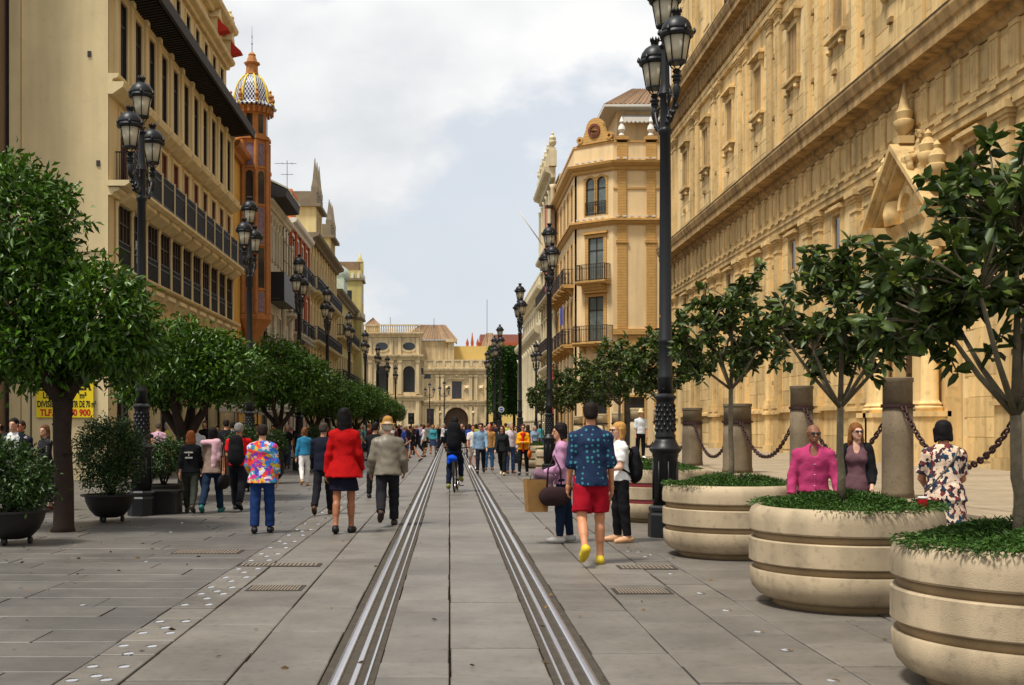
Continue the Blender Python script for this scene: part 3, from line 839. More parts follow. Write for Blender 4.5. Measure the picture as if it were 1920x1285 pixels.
# attic storey
aw = [(c - 0.36, c + 0.36, 15.9, 17.2) for c in bx_]
q = MB(); q.wall(0.02, LL, 15.2, 19.2, aw, 0.30, 0.2); q.box(0.02, LL, 0.55, 6, 14.5, 19.2); q.build('attic_wall', M_cream, l1)
for c in bx_: window(l1, c, 15.9, 17.2, 0.72, y=0.30, depth=0.08, bars=1, frame=M_brown, surround=M_creamd, sw=0.1)
band(l1, 0, LL, 17.45, 0.35, 0.40, M_creamd, 'attic_cornice', y=0.30)
band(l1, 0, LL, 18.75, 0.45, 0.55, M_creamd, 'top_cornice', y=0.30)
q = MB(); q.box(0.02, LL, 0.2, 0.5, 19.21, 19.7); q.build('parapet', M_cream, l1)
M_redaw = mat('red_canvas', lin(190, 52, 40), 0.8, 0.08, 3, 0.05, 80)
for x in (15.6, 18.5):
    q = MB(); q.box(x - 0.28, x + 0.28, -0.05, 0.42, 17.81, 18.5); q.poly([(x - 0.42, 18.501), (x + 0.42, 18.501), (x, 19.0)], -0.12, 0.42); q.build('dormer', M_creamd, l1)
    q = MB(); q.prof([(-0.06, 18.45), (-0.5, 18.05), (-0.5, 18.0), (-0.06, 17.9)], x - 0.26, x + 0.26); q.build('red_awning', M_redaw, l1)
    urn('roof_urn', x + 0.9, 0.2, 19.2, 0.55, l1, M_creamd, False)

for yy, zz in ((.3, 9.0), (.55, 12.1), (1.7, 6.9)):
    q = MB(); q.box(-.03, 0.0, yy - .05, yy + .05, zz - .08, zz + .08); q.build('wall_anchor', M_iron, l1)
q = MB(); q.tube([(-.03, 2.2, .1), (-.03, 2.2, 6.4), (-.03, 1.2, 6.45), (-.03, .06, 6.5)], .018, 6); q.build('cable', M_brown, l1)
# ---- letting sign on the end wall
M_yel = mat('sign_yellow', lin(232, 204, 24), 0.55, 0.06, 2, 0.0, 50)
M_ink = mat('sign_ink', lin(26, 24, 22), 0.6, 0, 1, 0, 1)
M_rink = mat('sign_red_ink', lin(190, 34, 26), 0.6, 0, 1, 0, 1)
sg = empty('letting_sign', (-10.89, 33.25, 2.33), 0, 'yellow letting sign with black and red lettering on the cream end wall', 'sign')
q = MB(); q.bbox(-0.81, 0.81, -0.05, 0.0, -0.55, 0.53, 0.008); q.build('board', M_yel, sg)
def text(parent, s, x, z, size, m, y=-0.054, sx=1.0, bold=0.008, align='LEFT', name='lettering', rot=(R(90), 0, 0), loc=None):
    """a word as a thin flat mesh"""
    cu = bpy.data.curves.new(name, 'FONT'); cu.body = s; cu.size = size; cu.align_x = align; cu.extrude = 0.002; cu.offset = bold
    cu.resolution_u = 3
    t = bpy.data.objects.new('tmp_text', cu); COL.objects.link(t)
    me = bpy.data.meshes.new_from_object(t.evaluated_get(bpy.context.evaluated_depsgraph_get()))
    bpy.data.objects.remove(t); bpy.data.curves.remove(cu)
    me.name = name; me.materials.clear()
    o = link(name, me, parent, m)
    o.location = loc or (x, y, z); o.rotation_euler = rot; o.scale = (sx, 1, 1)
    return o
text(sg, 'ALQUILER', -0.76, 0.24, 0.36, M_ink, sx=0.92, bold=0.014)
text(sg, 'LOCAL', -0.62, 0.00, 0.24, M_ink, sx=0.75); text(sg, 'RE', -0.08, 0.00, 0.24, M_ink, sx=0.75); text(sg, 'm²', 0.42, 0.00, 0.24, M_ink, sx=0.75)
text(sg, 'DIVISIBLE A', -0.78, -0.25, 0.25, M_ink, sx=0.62); text(sg, 'PARTIR DE 70 m²', -0.02, -0.25, 0.25, M_ink, sx=0.49)
text(sg, 'TLF. 6', -0.70, -0.49, 0.25, M_rink, sx=0.85, bold=0.010); text(sg, '70 900', 0.14, -0.49, 0.25, M_rink, sx=0.85, bold=0.010)

# ---- darker house beyond the left edge
M_taupe = mat('taupe_render', lin(132, 112, 86), 0.85, 0.12, 0.8, 0.1, 30, streak=0.2)
l0 = empty('taupe_house', (-12.62, 31.5, 0), 0, 'taupe house wall cut off by the left edge beside the cream end wall', 'house')
q = MB(); q.wall(-6, 0, 0, 20, [(-2.6, -1.4, 5.6, 7.8), (-2.6, -1.4, 9.6, 11.8), (-2.6, -1.4, 0.02, 3.2)]); q.box(-6, 0, 0.3, 8, 0, 20); q.build('wall', M_taupe, l0)
for a, c in ((5.6, 7.8), (9.6, 11.8), (0.02, 3.2)): window(l0, -2.0, a, c, 1.2, surround=M_creamd)
band(l0, -6, 0.05, 4.4, 0.3, 0.2, M_creamd)

# ================================================================ brick turret house
M_brick = mat('orange_brick', lin(172, 116, 68), 0.85, 0.2, 4, 0.25, 60, spots=0.15)
M_ochre = mat('ochre_render', lin(214, 168, 84, 0.9), 0.85, 0.1, 1, 0.1, 30, streak=0.12)
M_panel = mat('glazed_panel', lin(120, 104, 124), 0.3, 0.5, 9, 0.1, 60)
def dome_mat():
    m = mat('dome_tiles', (1, 1, 1), 0.25, 0.0, 1, 0, 1)
    N, L = m.node_tree.nodes, m.node_tree.links; b = N['Principled BSDF']
    t = N.new('ShaderNodeTexCoord'); br = N.new('ShaderNodeTexBrick'); v = N.new('ShaderNodeVectorMath'); v.operation = 'MULTIPLY'
    sp = N.new('ShaderNodeSeparateXYZ'); at2 = N.new('ShaderNodeMath'); at2.operation = 'ARCTAN2'; cb = N.new('ShaderNodeCombineXYZ')
    L.new(t.outputs['Object'], sp.inputs[0]); L.new(sp.outputs['Y'], at2.inputs[0]); L.new(sp.outputs['X'], at2.inputs[1])
    L.new(at2.outputs[0], cb.inputs['X']); L.new(sp.outputs['Z'], cb.inputs['Y'])
    ck = N.new('ShaderNodeTexChecker'); ck.inputs['Scale'].default_value = 1.0
    v.inputs[1].default_value = (10.2, 8.2, 1); L.new(cb.outputs[0], v.inputs[0])
    ck.inputs['Color1'].default_value = lin(22, 36, 92); ck.inputs['Color2'].default_value = lin(206, 206, 204)
    L.new(v.outputs[0], ck.inputs['Vector']); L.new(ck.outputs['Color'], b.inputs['Base Color'])
    return m
M_dome = dome_mat()
M_yrib = mat('yellow_glaze', lin(226, 196, 60), 0.3, 0.1, 5, 0, 1)
l2 = empty('brick_turret_house', (-9.9, 52.6, 0), R(90), 'orange brick house with an octagonal turret and blue tiled dome', 'house')
q = MB(); q.wall(0, 9.2, 0, 14.2, [(5.9, 7.0, 9.0, 11.6), (5.9, 7.0, 5.2, 7.6), (0.8, 2.2, 0.02, 3.4), (4.4, 6.4, 0.02, 3.4)]); q.box(0, 9.2, 0.3, 7, 0, 14.2); q.build('wall', M_ochre, l2)
for a, b2, c, d in ((5.9, 7.0, 9.0, 11.6), (5.9, 7.0, 5.2, 7.6), (0.8, 2.2, 0.02, 3.4), (4.4, 6.4, 0.02, 3.4)): window(l2, (a + b2) / 2, c, d, b2 - a, surround=M_brick)
band(l2, 0, 9.2, 13.9, 0.5, 0.5, M_brick)
for x in (4.9, 5.3, 7.6, 8.9):
    q = MB(); q.bbox(x - 0.12, x + 0.12, -0.12, 0.02, 3.8, 13.88, 0.01); q.build('brick_pilaster', M_brick, l2)
TX, TY = 3.7, -0.42                       # turret centre in the local frame
RT = 0.80
A0 = math.pi / 8
q = MB(); q.lathe([(0.25, 5.5), (0.45, 5.9), (0.78, 6.4), (0.98, 6.65), (1.0, 6.85), (RT, 6.9), (RT, 15.15), (0.93, 15.2), (0.93, 15.35), (RT * .95, 15.4), (RT * .95, 16.5), (0.90, 16.55), (1.05, 16.75)], (TX, TY, 0), 8, False, A0)
tur = q.build('turret', M_brick, l2)
q = MB()
for k in range(8):
    a = A0 + math.pi / 4 * k; x, y = TX + (RT + 0.02) * math.cos(a), TY + (RT + 0.02) * math.sin(a)
    q.lathe([(0.10, 6.9), (0.10, 15.14)], (x, y, 0), 6, False)
    for zz in (8.05, 10.15, 12.1, 13.85): pass
q.build('corner_rib', M_brick, tur)
RF = RT * math.cos(A0)
def on_face(k, w, z0, z1, m, nm, out=0.012, arched=False, parent=None):
    """panel on turret face k"""
    a = math.pi / 4 * k
    mtx = Matrix.Translation((TX, TY, 0)) @ Matrix.Rotation(a + math.pi / 2, 4, 'Z')
    p = MB(); y0 = -(RF + out)
    if arched:
        pts = [(-w / 2, z0), (w / 2, z0)] + [(w / 2 * math.cos(t * math.pi / 8), z1 - w / 2 + w / 2 * math.sin(t * math.pi / 8)) for t in range(9)]
        p.poly(pts, y0, y0 + 0.06)
    else: p.box(-w / 2, w / 2, y0, y0 + 0.06, z0, z1)
    p.v = [tuple(mtx @ Vector(v)) for v in p.v]
    return p.build(nm, m, parent or tur)
for k in range(8):
    on_face(k, 0.34, 12.15, 13.7, M_glass, 'turret_window', arched=True); on_face(k, 0.34, 8.15, 10.05, M_glass, 'turret_window')
    on_face(k, 0.32, 13.95, 15.0, M_panel, 'tile_panel'); on_face(k, 0.32, 10.25, 11.95, M_panel, 'tile_panel'); on_face(k, 0.32, 6.98, 7.95, M_panel, 'tile_panel')
    on_face(k, 0.28, 15.5, 16.4, M_glass, 'turret_window', out=-0.03)
    for zz in (8.03, 10.13, 12.03, 13.83): on_face(k, 0.50, zz, zz + 0.08, M_brick, 'brick_string', out=0.05)
q = MB()
for k in range(24):
    a = 2 * math.pi * k / 24; x, y = TX + 0.98 * math.cos(a), TY + 0.98 * math.sin(a); q.box(x - 0.05, x + 0.05, y - 0.05, y + 0.05, 16.45, 16.74)
q.build('eave_bracket', M_brick, tur, kind='stuff')
q = MB(); q.lathe([(1.16, 0.0), (1.20, 0.05), (0.95, 0.22), (0.86, 0.28), (0.84, 0.5), (0.78, 0.85), (0.68, 1.15), (0.52, 1.42), (0.34, 1.60), (0.2, 1.66)], (0, 0, 0), 8, False, A0)
dm_ = q.build('dome', M_dome, l2); dm_.location = (TX, TY, 16.76)
q = MB()
for k in range(8):
    a = A0 + math.pi / 4 * k; c_, s_ = math.cos(a), math.sin(a)
    q.tube([(r_ * c_, r_ * s_, z_) for r_, z_ in ((1.2, .06), (.96, .24), (.87, .3), (.85, .5), (.79, .85), (.69, 1.15), (.53, 1.43), (.35, 1.61))], 0.05, 6)
q.build('dome_rib', M_yrib, dm_)
q = MB(); q.lathe([(0.30, 1.6), (0.34, 1.68), (0.30, 1.72), (0.28, 2.1), (0.38, 2.16), (0.40, 2.22), (0.28, 2.26), (0.20, 2.5), (0.17, 2.55), (0.19, 2.62), (0.10, 2.72), (0.03, 2.76)], (0, 0, 0), 8, False, A0)
q.build('cupola', M_brick, dm_)
q = MB(); q.tube([(0, 0, 2.74), (0, 0, 4.0)], [0.018, 0.006], 6); q.box(-0.10, 0.12, -0.006, 0.006, 3.45, 3.53); q.lathe([(0.0, 0), (0.05, .05), (0.0, .1)], (0, 0, 3.1), 8); q.build('weather_vane', M_black, dm_)
for k in range(8):
    a = A0 + math.pi / 4 * k
    q = MB(); q.lathe([(0.08, 0), (0.09, .12), (0.05, .18), (0.11, .35), (0.04, .5), (0.07, .58), (0.01, .66)], (TX + 1.02 * math.cos(a), TY + 1.02 * math.sin(a), 16.9), 8); q.build('pinnacle', M_brick, tur)

# ================================================================ white gothic house
M_wgot = mat('white_house_stone', lin(206, 198, 176, 0.9), 0.8, 0.15, 1.2, 0.2, 40, streak=0.25)
l3 = empty('white_arcaded_house', (-9.6, 61.8, 0), R(90), 'whitish narrow house with pointed window tracery and black tiled eave', 'house')
h3 = [(0.7 + 1.05 * k, 1.35 + 1.05 * k, 10.6, 12.9) for k in range(5)] + [(0.8, 2.0, 5.4, 7.6), (3.6, 4.8, 5.4, 7.6), (0.8, 2.4, .02, 3.2), (3.4, 5.2, .02, 3.2), (6.2, 7.2, 8.2, 10.4), (6.2, 7.2, 5.0, 7.2)]
q = MB(); q.wall(0, 8.4, 0, 13.6, h3); q.box(0, 8.4, 0.3, 6, 0, 13.6); q.build('wall', M_wgot, l3)
for i, h_ in enumerate(h3): window(l3, (h_[0] + h_[1]) / 2, h_[2], h_[3], h_[1] - h_[0], arched=(i < 5), surround=M_wgot, sw=0.12, frame=M_white if i > 4 else None)
for k in range(6):
    q = MB(); x = 0.5 + 1.05 * k; q.lathe([(0.10, 0), (0.06, .1), (0.05, 1.8), (0.11, 1.95)], (x, -0.08, 10.4), 8); q.build('colonnette', M_wgot, l3)
q = MB(); q.prof([(0.1, 13.62), (-0.95, 13.72), (-1.0, 14.1), (0.1, 14.5)], 0.2, 5.6); q.build('eave', M_tar, l3)
tile_roof(l3, ((0.2, -1.02, 14.12), (5.6, -1.02, 14.12), (5.6, 0.6, 14.9), (0.2, 0.6, 14.9)), mat('dark_glazed_tiles', lin(120, 116, 100), 0.5, 0.3, 4, 0.1, 40, isl=0.5))
# black mesh covered balcony
q = MB(); q.box(0.3, 4.6, -0.85, -0.83, 8.35, 9.75); q.box(0.3, 4.6, -0.86, 0, 8.2, 8.34); q.box(0.3, 0.32, -0.829, 0, 8.35, 9.75); q.box(4.58, 4.6, -0.829, 0, 8.35, 9.75); q.build('balcony_screen', M_black, l3)
q = MB()
for i in range(5): x = 0.35 + i * 1.05; q.tube([(x, -0.8, 8.2), (x, -0.8, 12.0)], 0.02, 6); q.lathe([(0, 0), (.06, .08), (0, .2)], (x, -0.8, 12.0), 6)
for z in (10.4, 11.4): q.tube([(0.35, -0.8, z), (4.55, -0.8, z)], 0.018, 6)
q.build('ironwork', M_black, l3)
balcony(l3, 0.6, 5.0, 5.3, 0.7, M_wgot, step=0.2, t=0.03)
balcony(l3, 5.9, 7.6, 8.1, 0.6, M_wgot, step=0.2, t=0.03); balcony(l3, 5.9, 7.6, 4.9, 0.6, M_wgot, step=0.2, t=0.03)
band(l3, 0, 8.4, 13.2, 0.4, 0.3, M_wgot)
for s in (5.2, 8.2):
    q = MB(); q.lathe([(0.2, 0), (.17, .2), (.15, 7.8), (.24, 8.1), (.24, 8.3)], (s, -0.12, 4.0), 10); q.build('wall_column', M_wgot, l3)

# ================================================================ red brick house
M_rbrick = mat('red_brick', lin(168, 82, 44), 0.85, 0.2, 3, 0.25, 60, spots=0.15)
M_terra = mat('terracotta_block', lin(222, 126, 66), 0.85, 0.12, 2, 0.15, 40, streak=0.1)
l4 = empty('red_brick_house', (-9.6, 70.3, 0), R(90), 'red brick house with white framed bays and glazed tiled porch roof', 'house')
h4 = []
for k in range(4):
    c = 1.3 + 2.25 * k
    h4 += [(c - .55, c + .55, 10.9, 13.2), (c - .55, c + .55, 7.4, 9.9), (c - .55, c + .55, 4.2, 6.5), (c - .7, c + .7, .02, 3.0)]
q = MB(); q.wall(0, 9.4, 0, 14.0, h4); q.box(0, 9.4, 0.3, 6, 0, 14.0); q.build('wall', M_rbrick, l4)
for h_ in h4: window(l4, (h_[0] + h_[1]) / 2, h_[2], h_[3], h_[1] - h_[0], surround=M_white, sw=0.16, frame=M_white)
for k in range(4):
    c = 1.3 + 2.25 * k
    for z in (7.3, 4.1, 10.8): balcony(l4, c - .85, c + .85, z, 0.5, M_wgot, step=0.2, t=0.03)
for k in range(5):
    x = 0.18 + 2.25 * k; q = MB(); q.bbox(x - .18, x + .18, -.14, .02, 3.4, 13.8, .02); q.build('brick_pilaster', M_rbrick, l4)
band(l4, 0, 9.4, 13.6, 0.5, 0.45, M_white)
q = MB(); q.box(2.0, 4.6, 0.2, 2.4, 14.1, 16.0); q.box(1.9, 4.7, 0.1, 2.5, 16.001, 16.2); q.build('roof_block', M_terra, l4)
q = MB(); q.box(-1.2, 0.2, 1.2, 2.4, 14.1, 16.6); q.box(-1.3, 0.3, 1.1, 2.5, 16.601, 16.8); q.build('chimney', M_terra, l4)
q = MB(); q.box(-7.6, -6.2, 1.2, 2.4, 14.1, 16.6); q.build('chimney', M_terra, l4)
tile_roof(l4, ((2.0, -1.0, 6.6), (5.4, -1.0, 6.6), (5.4, 0.0, 7.3), (2.0, 0.0, 7.3)), MATS['dark_glazed_tiles'], name='porch_roof')
q = MB()
q.tube([(4.8, 0.8, 14.0), (4.8, 0.8, 18.6)], 0.02, 6); q.tube([(4.8, 0.2, 18.4), (4.8, 1.6, 18.4)], 0.015, 6); q.tube([(4.5, 0.5, 18.4), (5.1, 0.5, 18.4)], 0.012, 6); q.tube([(4.5, 1.1, 18.4), (5.1, 1.1, 18.4)], 0.012, 6); q.tube([(4.8, 0.4, 17.7), (4.8, 1.2, 17.7)], 0.015, 6)
q.build('aerial', M_iron, l4)

# ================================================================ cream house with pinnacled towers
M_pale = mat('pale_cream_render', lin(216, 198, 146, 0.9), 0.85, 0.1, 1, 0.1, 30, streak=0.2)
M_slate = mat('grey_roof_stone', lin(124, 112, 92), 0.8, 0.2, 2, 0.2, 40)
l5 = empty('pinnacled_house', (-9.6, 79.8, 0), R(90), 'cream house with two corner towers topped by pointed stone pinnacles', 'house')
h5 = []
for k in range(10):
    c = 1.1 + 1.85 * k
    h5 += [(c - .42, c + .42, 11.0, 13.6), (c - .42, c + .42, 7.6, 10.0), (c - .42, c + .42, 4.4, 6.8), (c - .6, c + .6, .02, 3.2)]
q = MB(); q.wall(0, 18.8, 0, 14.6, h5); q.box(0, 18.8, 0.3, 6, 0, 14.6); q.build('wall', M_pale, l5)
for i, h_ in enumerate(h5): window(l5, (h_[0] + h_[1]) / 2, h_[2], h_[3], h_[1] - h_[0], surround=M_creamd, sw=0.12, frame=M_brown, arched=(i % 4 == 0))
for z in (10.9, 7.5, 4.3): balcony(l5, 0.4, 18.4, z, 0.6, M_pale, step=0.25, t=0.035, brackets=10)
band(l5, 0, 18.8, 14.3, 0.5, 0.75, M_slate)
for k in range(11):
    x = 0.17 + 1.85 * k; q = MB(); q.bbox(x - .13, x + .13, -.12, .02, 3.5, 14.28, .02); q.build('pilaster', M_creamd, l5)
def towerlet(root, x0, x1, z0, z1, m, pin, n=3):
    q = MB(); cx = [(x0 + x1) / 2 - .9, (x0 + x1) / 2, (x0 + x1) / 2 + .9]
    q.wall(x0, x1, z0, z1, [(c - .3, c + .3, z0 + .5, z0 + 2.0) for c in cx], -0.1, 0.2); q.box(x0, x1, 0.12, 3.4, z0, z1); q.box(x0, x0 + .01, -.1, .12, z0, z1)
    o = q.build('tower', m, root)
    for c in cx: p = MB(); p.box(c - .3, c + .3, 0.09, 0.118, z0 + .5, z0 + 2.0); p.build('pane', M_glass, o)
    p = MB(); p.box(x0 - .25, x1 + .25, -.45, 3.6, z1 + .001, z1 + .22); p.box(x0 - .05, x1 + .05, -.15, 3.3, z1 + .221, z1 + 1.1); p.build('tower_cornice', M_slate, o)
    for k in range(n):
        x = x0 + (x1 - x0) * (k + .5) / n
        p = MB(); p.box(x - .25, x + .25, -.2, .3, z1 + 1.101, z1 + 1.5); p.lathe([(.34, 1.5), (.22, 2.0), (.03, pin)], (x, .05, z1), 4, False, math.pi / 4); p.build('pinnacle', M_slate, o)
towerlet(l5, 3.6, 7.6, 14.82, 17.2, M_pale, 3.6)
towerlet(l5, 13.6, 17.6, 14.82, 16.6, M_pale, 3.2)

# ================================================================ yellow-green house with small tower
M_lime = mat('yellow_green_render', lin(200, 184, 122, 0.85), 0.85, 0.12, 1, 0.1, 30, streak=0.25)
l6 = empty('yellow_tower_house', (-9.6, 98.8, 0), R(90), 'yellow house with crenellated slim tower beside the town hall', 'house')
h6 = []
for k in range(9):
    c = 1.6 + 2.3 * k
    h6 += [(c - .5, c + .5, 9.4, 11.6), (c - .5, c + .5, 5.6, 7.9), (c - .7, c + .7, .02, 3.2)]
q = MB(); q.wall(0, 21.5, 0, 13.0, h6); q.box(0, 21.5, 0.3, 6, 0, 13.0); q.build('wall', M_lime, l6)
for h_ in h6: window(l6, (h_[0] + h_[1]) / 2, h_[2], h_[3], h_[1] - h_[0], surround=M_creamd, frame=M_brown)
band(l6, 0, 21.5, 12.7, 0.5, 0.6, M_slate)
balcony(l6, 0.6, 21, 5.5, 0.6, M_pale, step=0.4, t=0.05, brackets=9); balcony(l6, 0.6, 21, 9.3, 0.6, M_pale, step=0.4, t=0.05, brackets=9)
def tw(x0, x1, y0, y1, z0, z1):
    q = MB(); q.box(x0, x1, y0, y1, z0, z1); o = q.build('tower', M_lime, l6)
    for zz in (z1 - 4.9, z1 - 1.0):
        q = MB(); q.box(x0 - .2, x1 + .2, y0 - .2, y1 + .2, zz, zz + .22); q.build('tower_band', M_slate, o)
        for i in range(5):
            x = x0 + (x1 - x0) * (i + .5) / 5
            q = MB(); q.box(x - .12, x + .12, y0 - .18, y0, zz + .221, zz + .7); q.build('merlon', M_white, o)
        for i in range(4):
            y = y0 + (y1 - y0) * (i + .5) / 4
            q = MB(); q.box(x0 - .18, x0, y - .12, y + .12, zz + .221, zz + .7); q.build('merlon', M_white, o)
    for zz in (z1 - 3.2, z1 - 7.2):
        for x in (x0 + (x1 - x0) * .5,):
            q = MB(); q.poly([(x - .25, zz), (x + .25, zz)] + [(x + .25 * math.cos(t * math.pi / 8), zz + 1.0 + .25 * math.sin(t * math.pi / 8)) for t in range(9)], y0 - .03, y0 + .05); q.build('tower_window', M_glass, o)
        p = MB(); yy = (y0 + y1) / 2; p.box(x0 - .03, x0 + .05, yy - .22, yy + .22, zz, zz + 1.2); p.build('tower_window', M_glass, o)
    q = MB(); q.box(x1 - .7, x1, y0, y0 + .7, z1 + .001, z1 + 1.0); q.lathe([(.3, 0), (.4, .15), (.2, .5), (.04, 1.1)], (x1 - .35, y0 + .35, z1 + 1.0), 8); q.build('bartizan', M_lime, o)
    q = MB(); q.box(x0 + .2, x1 - .9, y0 + .3, y1, z1 + .001, z1 + .9); q.build('tower_roof', M_tile, o)
tw(18.4, 21.3, -0.8, 1.6, 0, 17.2)
q = MB(); q.lathe([(1.6, 0), (1.6, .6), (1.4, 1.1), (.8, 1.5), (.05, 1.65)], (14, 1.6, 15.6), 16); q.box(12.2, 15.8, 0.4, 3.2, 13.2, 15.6); q.build('roof_dome', mat('pale_green_dome', lin(176, 186, 172), 0.5, 0.2, 3, 0, 1), l6)
# ================================================================ corner house on the right, beyond the church (frontal face at Y=80)
M_peach = mat('peach_render', lin(244, 212, 160, 0.84), 0.85, 0.08, 0.8, 0.08, 30, streak=0.14)
M_och2 = mat('ochre_brickwork', lin(208, 162, 94, 0.85), 0.85, 0.15, 3, 0.2, 40, spots=0.1)
def fine_brick(m):
    N, L = m.node_tree.nodes, m.node_tree.links
    b = N['Principled BSDF']; old = b.inputs['Base Color'].links[0].from_socket
    geo = N.new('ShaderNodeNewGeometry'); w = N.new('ShaderNodeTexWave'); w.wave_type = 'BANDS'; w.bands_direction = 'Z'
    w.inputs['Scale'].default_value = 1.6; w.inputs['Distortion'].default_value = 0.6
    L.new(geo.outputs['Position'], w.inputs['Vector'])
    mr = N.new('ShaderNodeMapRange'); mr.inputs['From Min'].default_value = 0.0; mr.inputs['From Max'].default_value = 0.3; mr.inputs['To Min'].default_value = 0.72; mr.inputs['To Max'].default_value = 1.0
    L.new(w.outputs['Fac'], mr.inputs['Value'])
    mx = N.new('ShaderNodeMix'); mx.data_type = 'RGBA'; mx.blend_type = 'MULTIPLY'; mx.inputs['Factor'].default_value = 1
    L.new(old, mx.inputs['A']); L.new(mr.outputs['Result'], mx.inputs['B']); L.new(mx.outputs['Result'], b.inputs['Base Color'])
fine_brick(M_och2)
M_bal = mat('balcony_iron', lin(62, 52, 46), 0.55, 0.2, 4, 0, 1, metal=0.3)
r1 = empty('peach_corner_house', (8.8, 82.6, 0), 0, 'peach corner house with chamfered front, arched twin window and iron balconies', 'house')
# local frame: x = world X, y = world Y. Avenue face x=0 from y=0 back; chamfer from (0,0) to (2.3,-2.6); south face y=-2.6 from x=2.3
CH_A, CH_B = Vector((0.15, 0.0)), Vector((2.45, -1.9))
SX0, SY, SX1 = 2.45, -1.9, 7.4
ZT = 19.6
cha = math.atan2(CH_B.y - CH_A.y, CH_B.x - CH_A.x); CL = (CH_B - CH_A).length
fc = empty('corner_front', (CH_A.x, CH_A.y, 0), cha); fc.parent = r1; CH.setdefault(r1.name, []).append(fc)
cc = CL / 2 + 0.1
hA = [(cc - 0.62, cc + 0.62, 7.5, 10.6), (cc - 0.62, cc + 0.62, 11.75, 14.7), (cc - 0.82, cc - 0.10, 16.3, 18.9), (cc + 0.10, cc + 0.82, 16.3, 18.9), (cc - 0.9, cc + 0.9, 0.02, 4.5)]
q = MB(); q.wall(0, CL, 0, ZT, hA, 0, 0.3); q.build('wall', M_peach, r1).matrix_local = Matrix.Translation((CH_A.x, CH_A.y, 0)) @ Matrix.Rotation(cha, 4, 'Z')
bpy.data.objects.remove(fc); CH[r1.name] = [o for o in CH[r1.name] if o.name.startswith('wall')] if False else [o for o in r1.children]
MC = Matrix.Translation((CH_A.x, CH_A.y, 0)) @ Matrix.Rotation(cha, 4, 'Z')
MA = Matrix.Translation((0.0, 14.0, 0)) @ Matrix.Rotation(R(-90), 4, 'Z')     # avenue face: x runs to the camera, 14 long
def put(o, mtx): o.matrix_local = mtx; return o
put(window(r1, cc, 7.5, 10.6, 1.24, surround=M_och2, sw=0.26, pane=M_gl2, frame=M_brown, hood=0.3), MC)
put(window(r1, cc, 11.75, 14.7, 1.24, surround=M_och2, sw=0.26, pane=M_gl2, frame=M_brown, hood=0.2), MC)
put(window(r1, cc - 0.46, 16.3, 18.9, 0.72, surround=M_och2, sw=0.16, pane=M_gl2, frame=M_brown, arched=True, bars=0), MC)
put(window(r1, cc + 0.46, 16.3, 18.9, 0.72, surround=M_och2, sw=0.16, pane=M_gl2, frame=M_brown, arched=True, bars=0), MC)
put(window(r1, cc, 0.02, 4.5, 1.8, surround=M_och2, sw=0.2, frame=M_brown), MC)
put(balcony(r1, cc - 1.15, cc + 1.15, 11.65, 0.75, M_och2, 1.15, 0.14, 0.03, railm=M_bal, slab=0.25, brackets=3), MC)
put(balcony(r1, cc - 1.35, cc + 1.35, 7.4, 0.85, M_och2, 1.15, 0.14, 0.03, railm=M_bal, slab=0.25, brackets=3), MC)
r = rail_mesh(cc - 0.85, cc + 0.85, 0.06, 16.32, 0.9, 0.12, 0.025, sides=False); put(r.build('window_railing', M_bal, r1), MC)
q = MB(); q.prof([(0, 10.9), (-.2, 10.9), (-.5, 11.2), (-.7, 11.39), (0, 11.39)], cc - 0.8, cc + 0.8); put(q.build('balcony_corbel', M_och2, r1), MC)
# south face
q = MB(); q.wall(SX0, SX1, 0, ZT, [(3.2, 4.6, 0.02, 3.6), (5.4, 6.8, 0.02, 3.6)], SY, 0.3); q.build('wall', M_peach, r1)
window(r1, 3.9, 0.02, 3.6, 1.4, y=SY, surround=M_och2, frame=M_brown); window(r1, 6.1, 0.02, 3.6, 1.4, y=SY, surround=M_och2, frame=M_brown)
for x in (3.05, 5.05, 7.1):
    q = MB(); q.bbox(x - .33, x + .33, SY - .1, SY + .02, 8.3, 15.45, .015); q.box(x - .42, x + .42, SY - .16, SY + .02, 14.2, 14.38); q.build('brick_pilaster', M_och2, r1)
    q = MB(); q.bbox(x - .30, x + .30, SY - .1, SY + .02, 16.0, 19.2, .015); q.build('brick_pilaster', M_och2, r1)
    q = MB(); q.box(x - .36, x + .36, SY - .12, SY + .3, 19.95, 21.3); q.box(x - .44, x + .44, SY - .2, SY + .38, 21.301, 21.5); q.build('parapet_pier', M_och2, r1)
    q = MB(); q.lathe([(.10, 0), (.22, .12), (.12, .3), (.26, .5), (.2, .75), (.08, .9), (.16, 1.05), (.03, 1.4)], (x, SY + .1, 21.5), 10); q.build('roof_finial', M_white, r1)
q = MB(); q.box(SX0 - .05, SX1, SY - .2, SY + .02, 7.9, 8.28); q.build('string_course', M_och2, r1)
q = MB(); q.bbox(SX0 + .3, SX1 - .1, SY - .06, SY + .02, 5.2, 7.88, .02); q.build('wainscot', M_och2, r1)
for z in (17.9,):
    q = MB(); q.box(SX0, SX1, SY - .06, SY + .02, z, z + .12); q.build('string_course', M_och2, r1)
# avenue face
hV = []
for k in range(5):
    c = 1.6 + 2.7 * k
    hV += [(c - .5, c + .5, 16.3, 18.7), (c - .55, c + .55, 11.75, 14.6), (c - .55, c + .55, 7.5, 10.5), (c - .8, c + .8, .02, 4.4)]
q = MB(); q.wall(0, 14, 0, ZT, hV, 0, 0.3); put(q.build('wall', M_peach, r1), MA)
for i, h_ in enumerate(hV): put(window(r1, (h_[0] + h_[1]) / 2, h_[2], h_[3], h_[1] - h_[0], surround=M_och2, sw=.18, frame=M_brown, arched=(i % 4 == 0)), MA)
for k in range(5):
    c = 1.6 + 2.7 * k
    for z in (11.65, 7.4): put(balcony(r1, c - 1.0, c + 1.0, z, .75, M_och2, 1.1, .2, .035, railm=M_bal, slab=.25), MA)
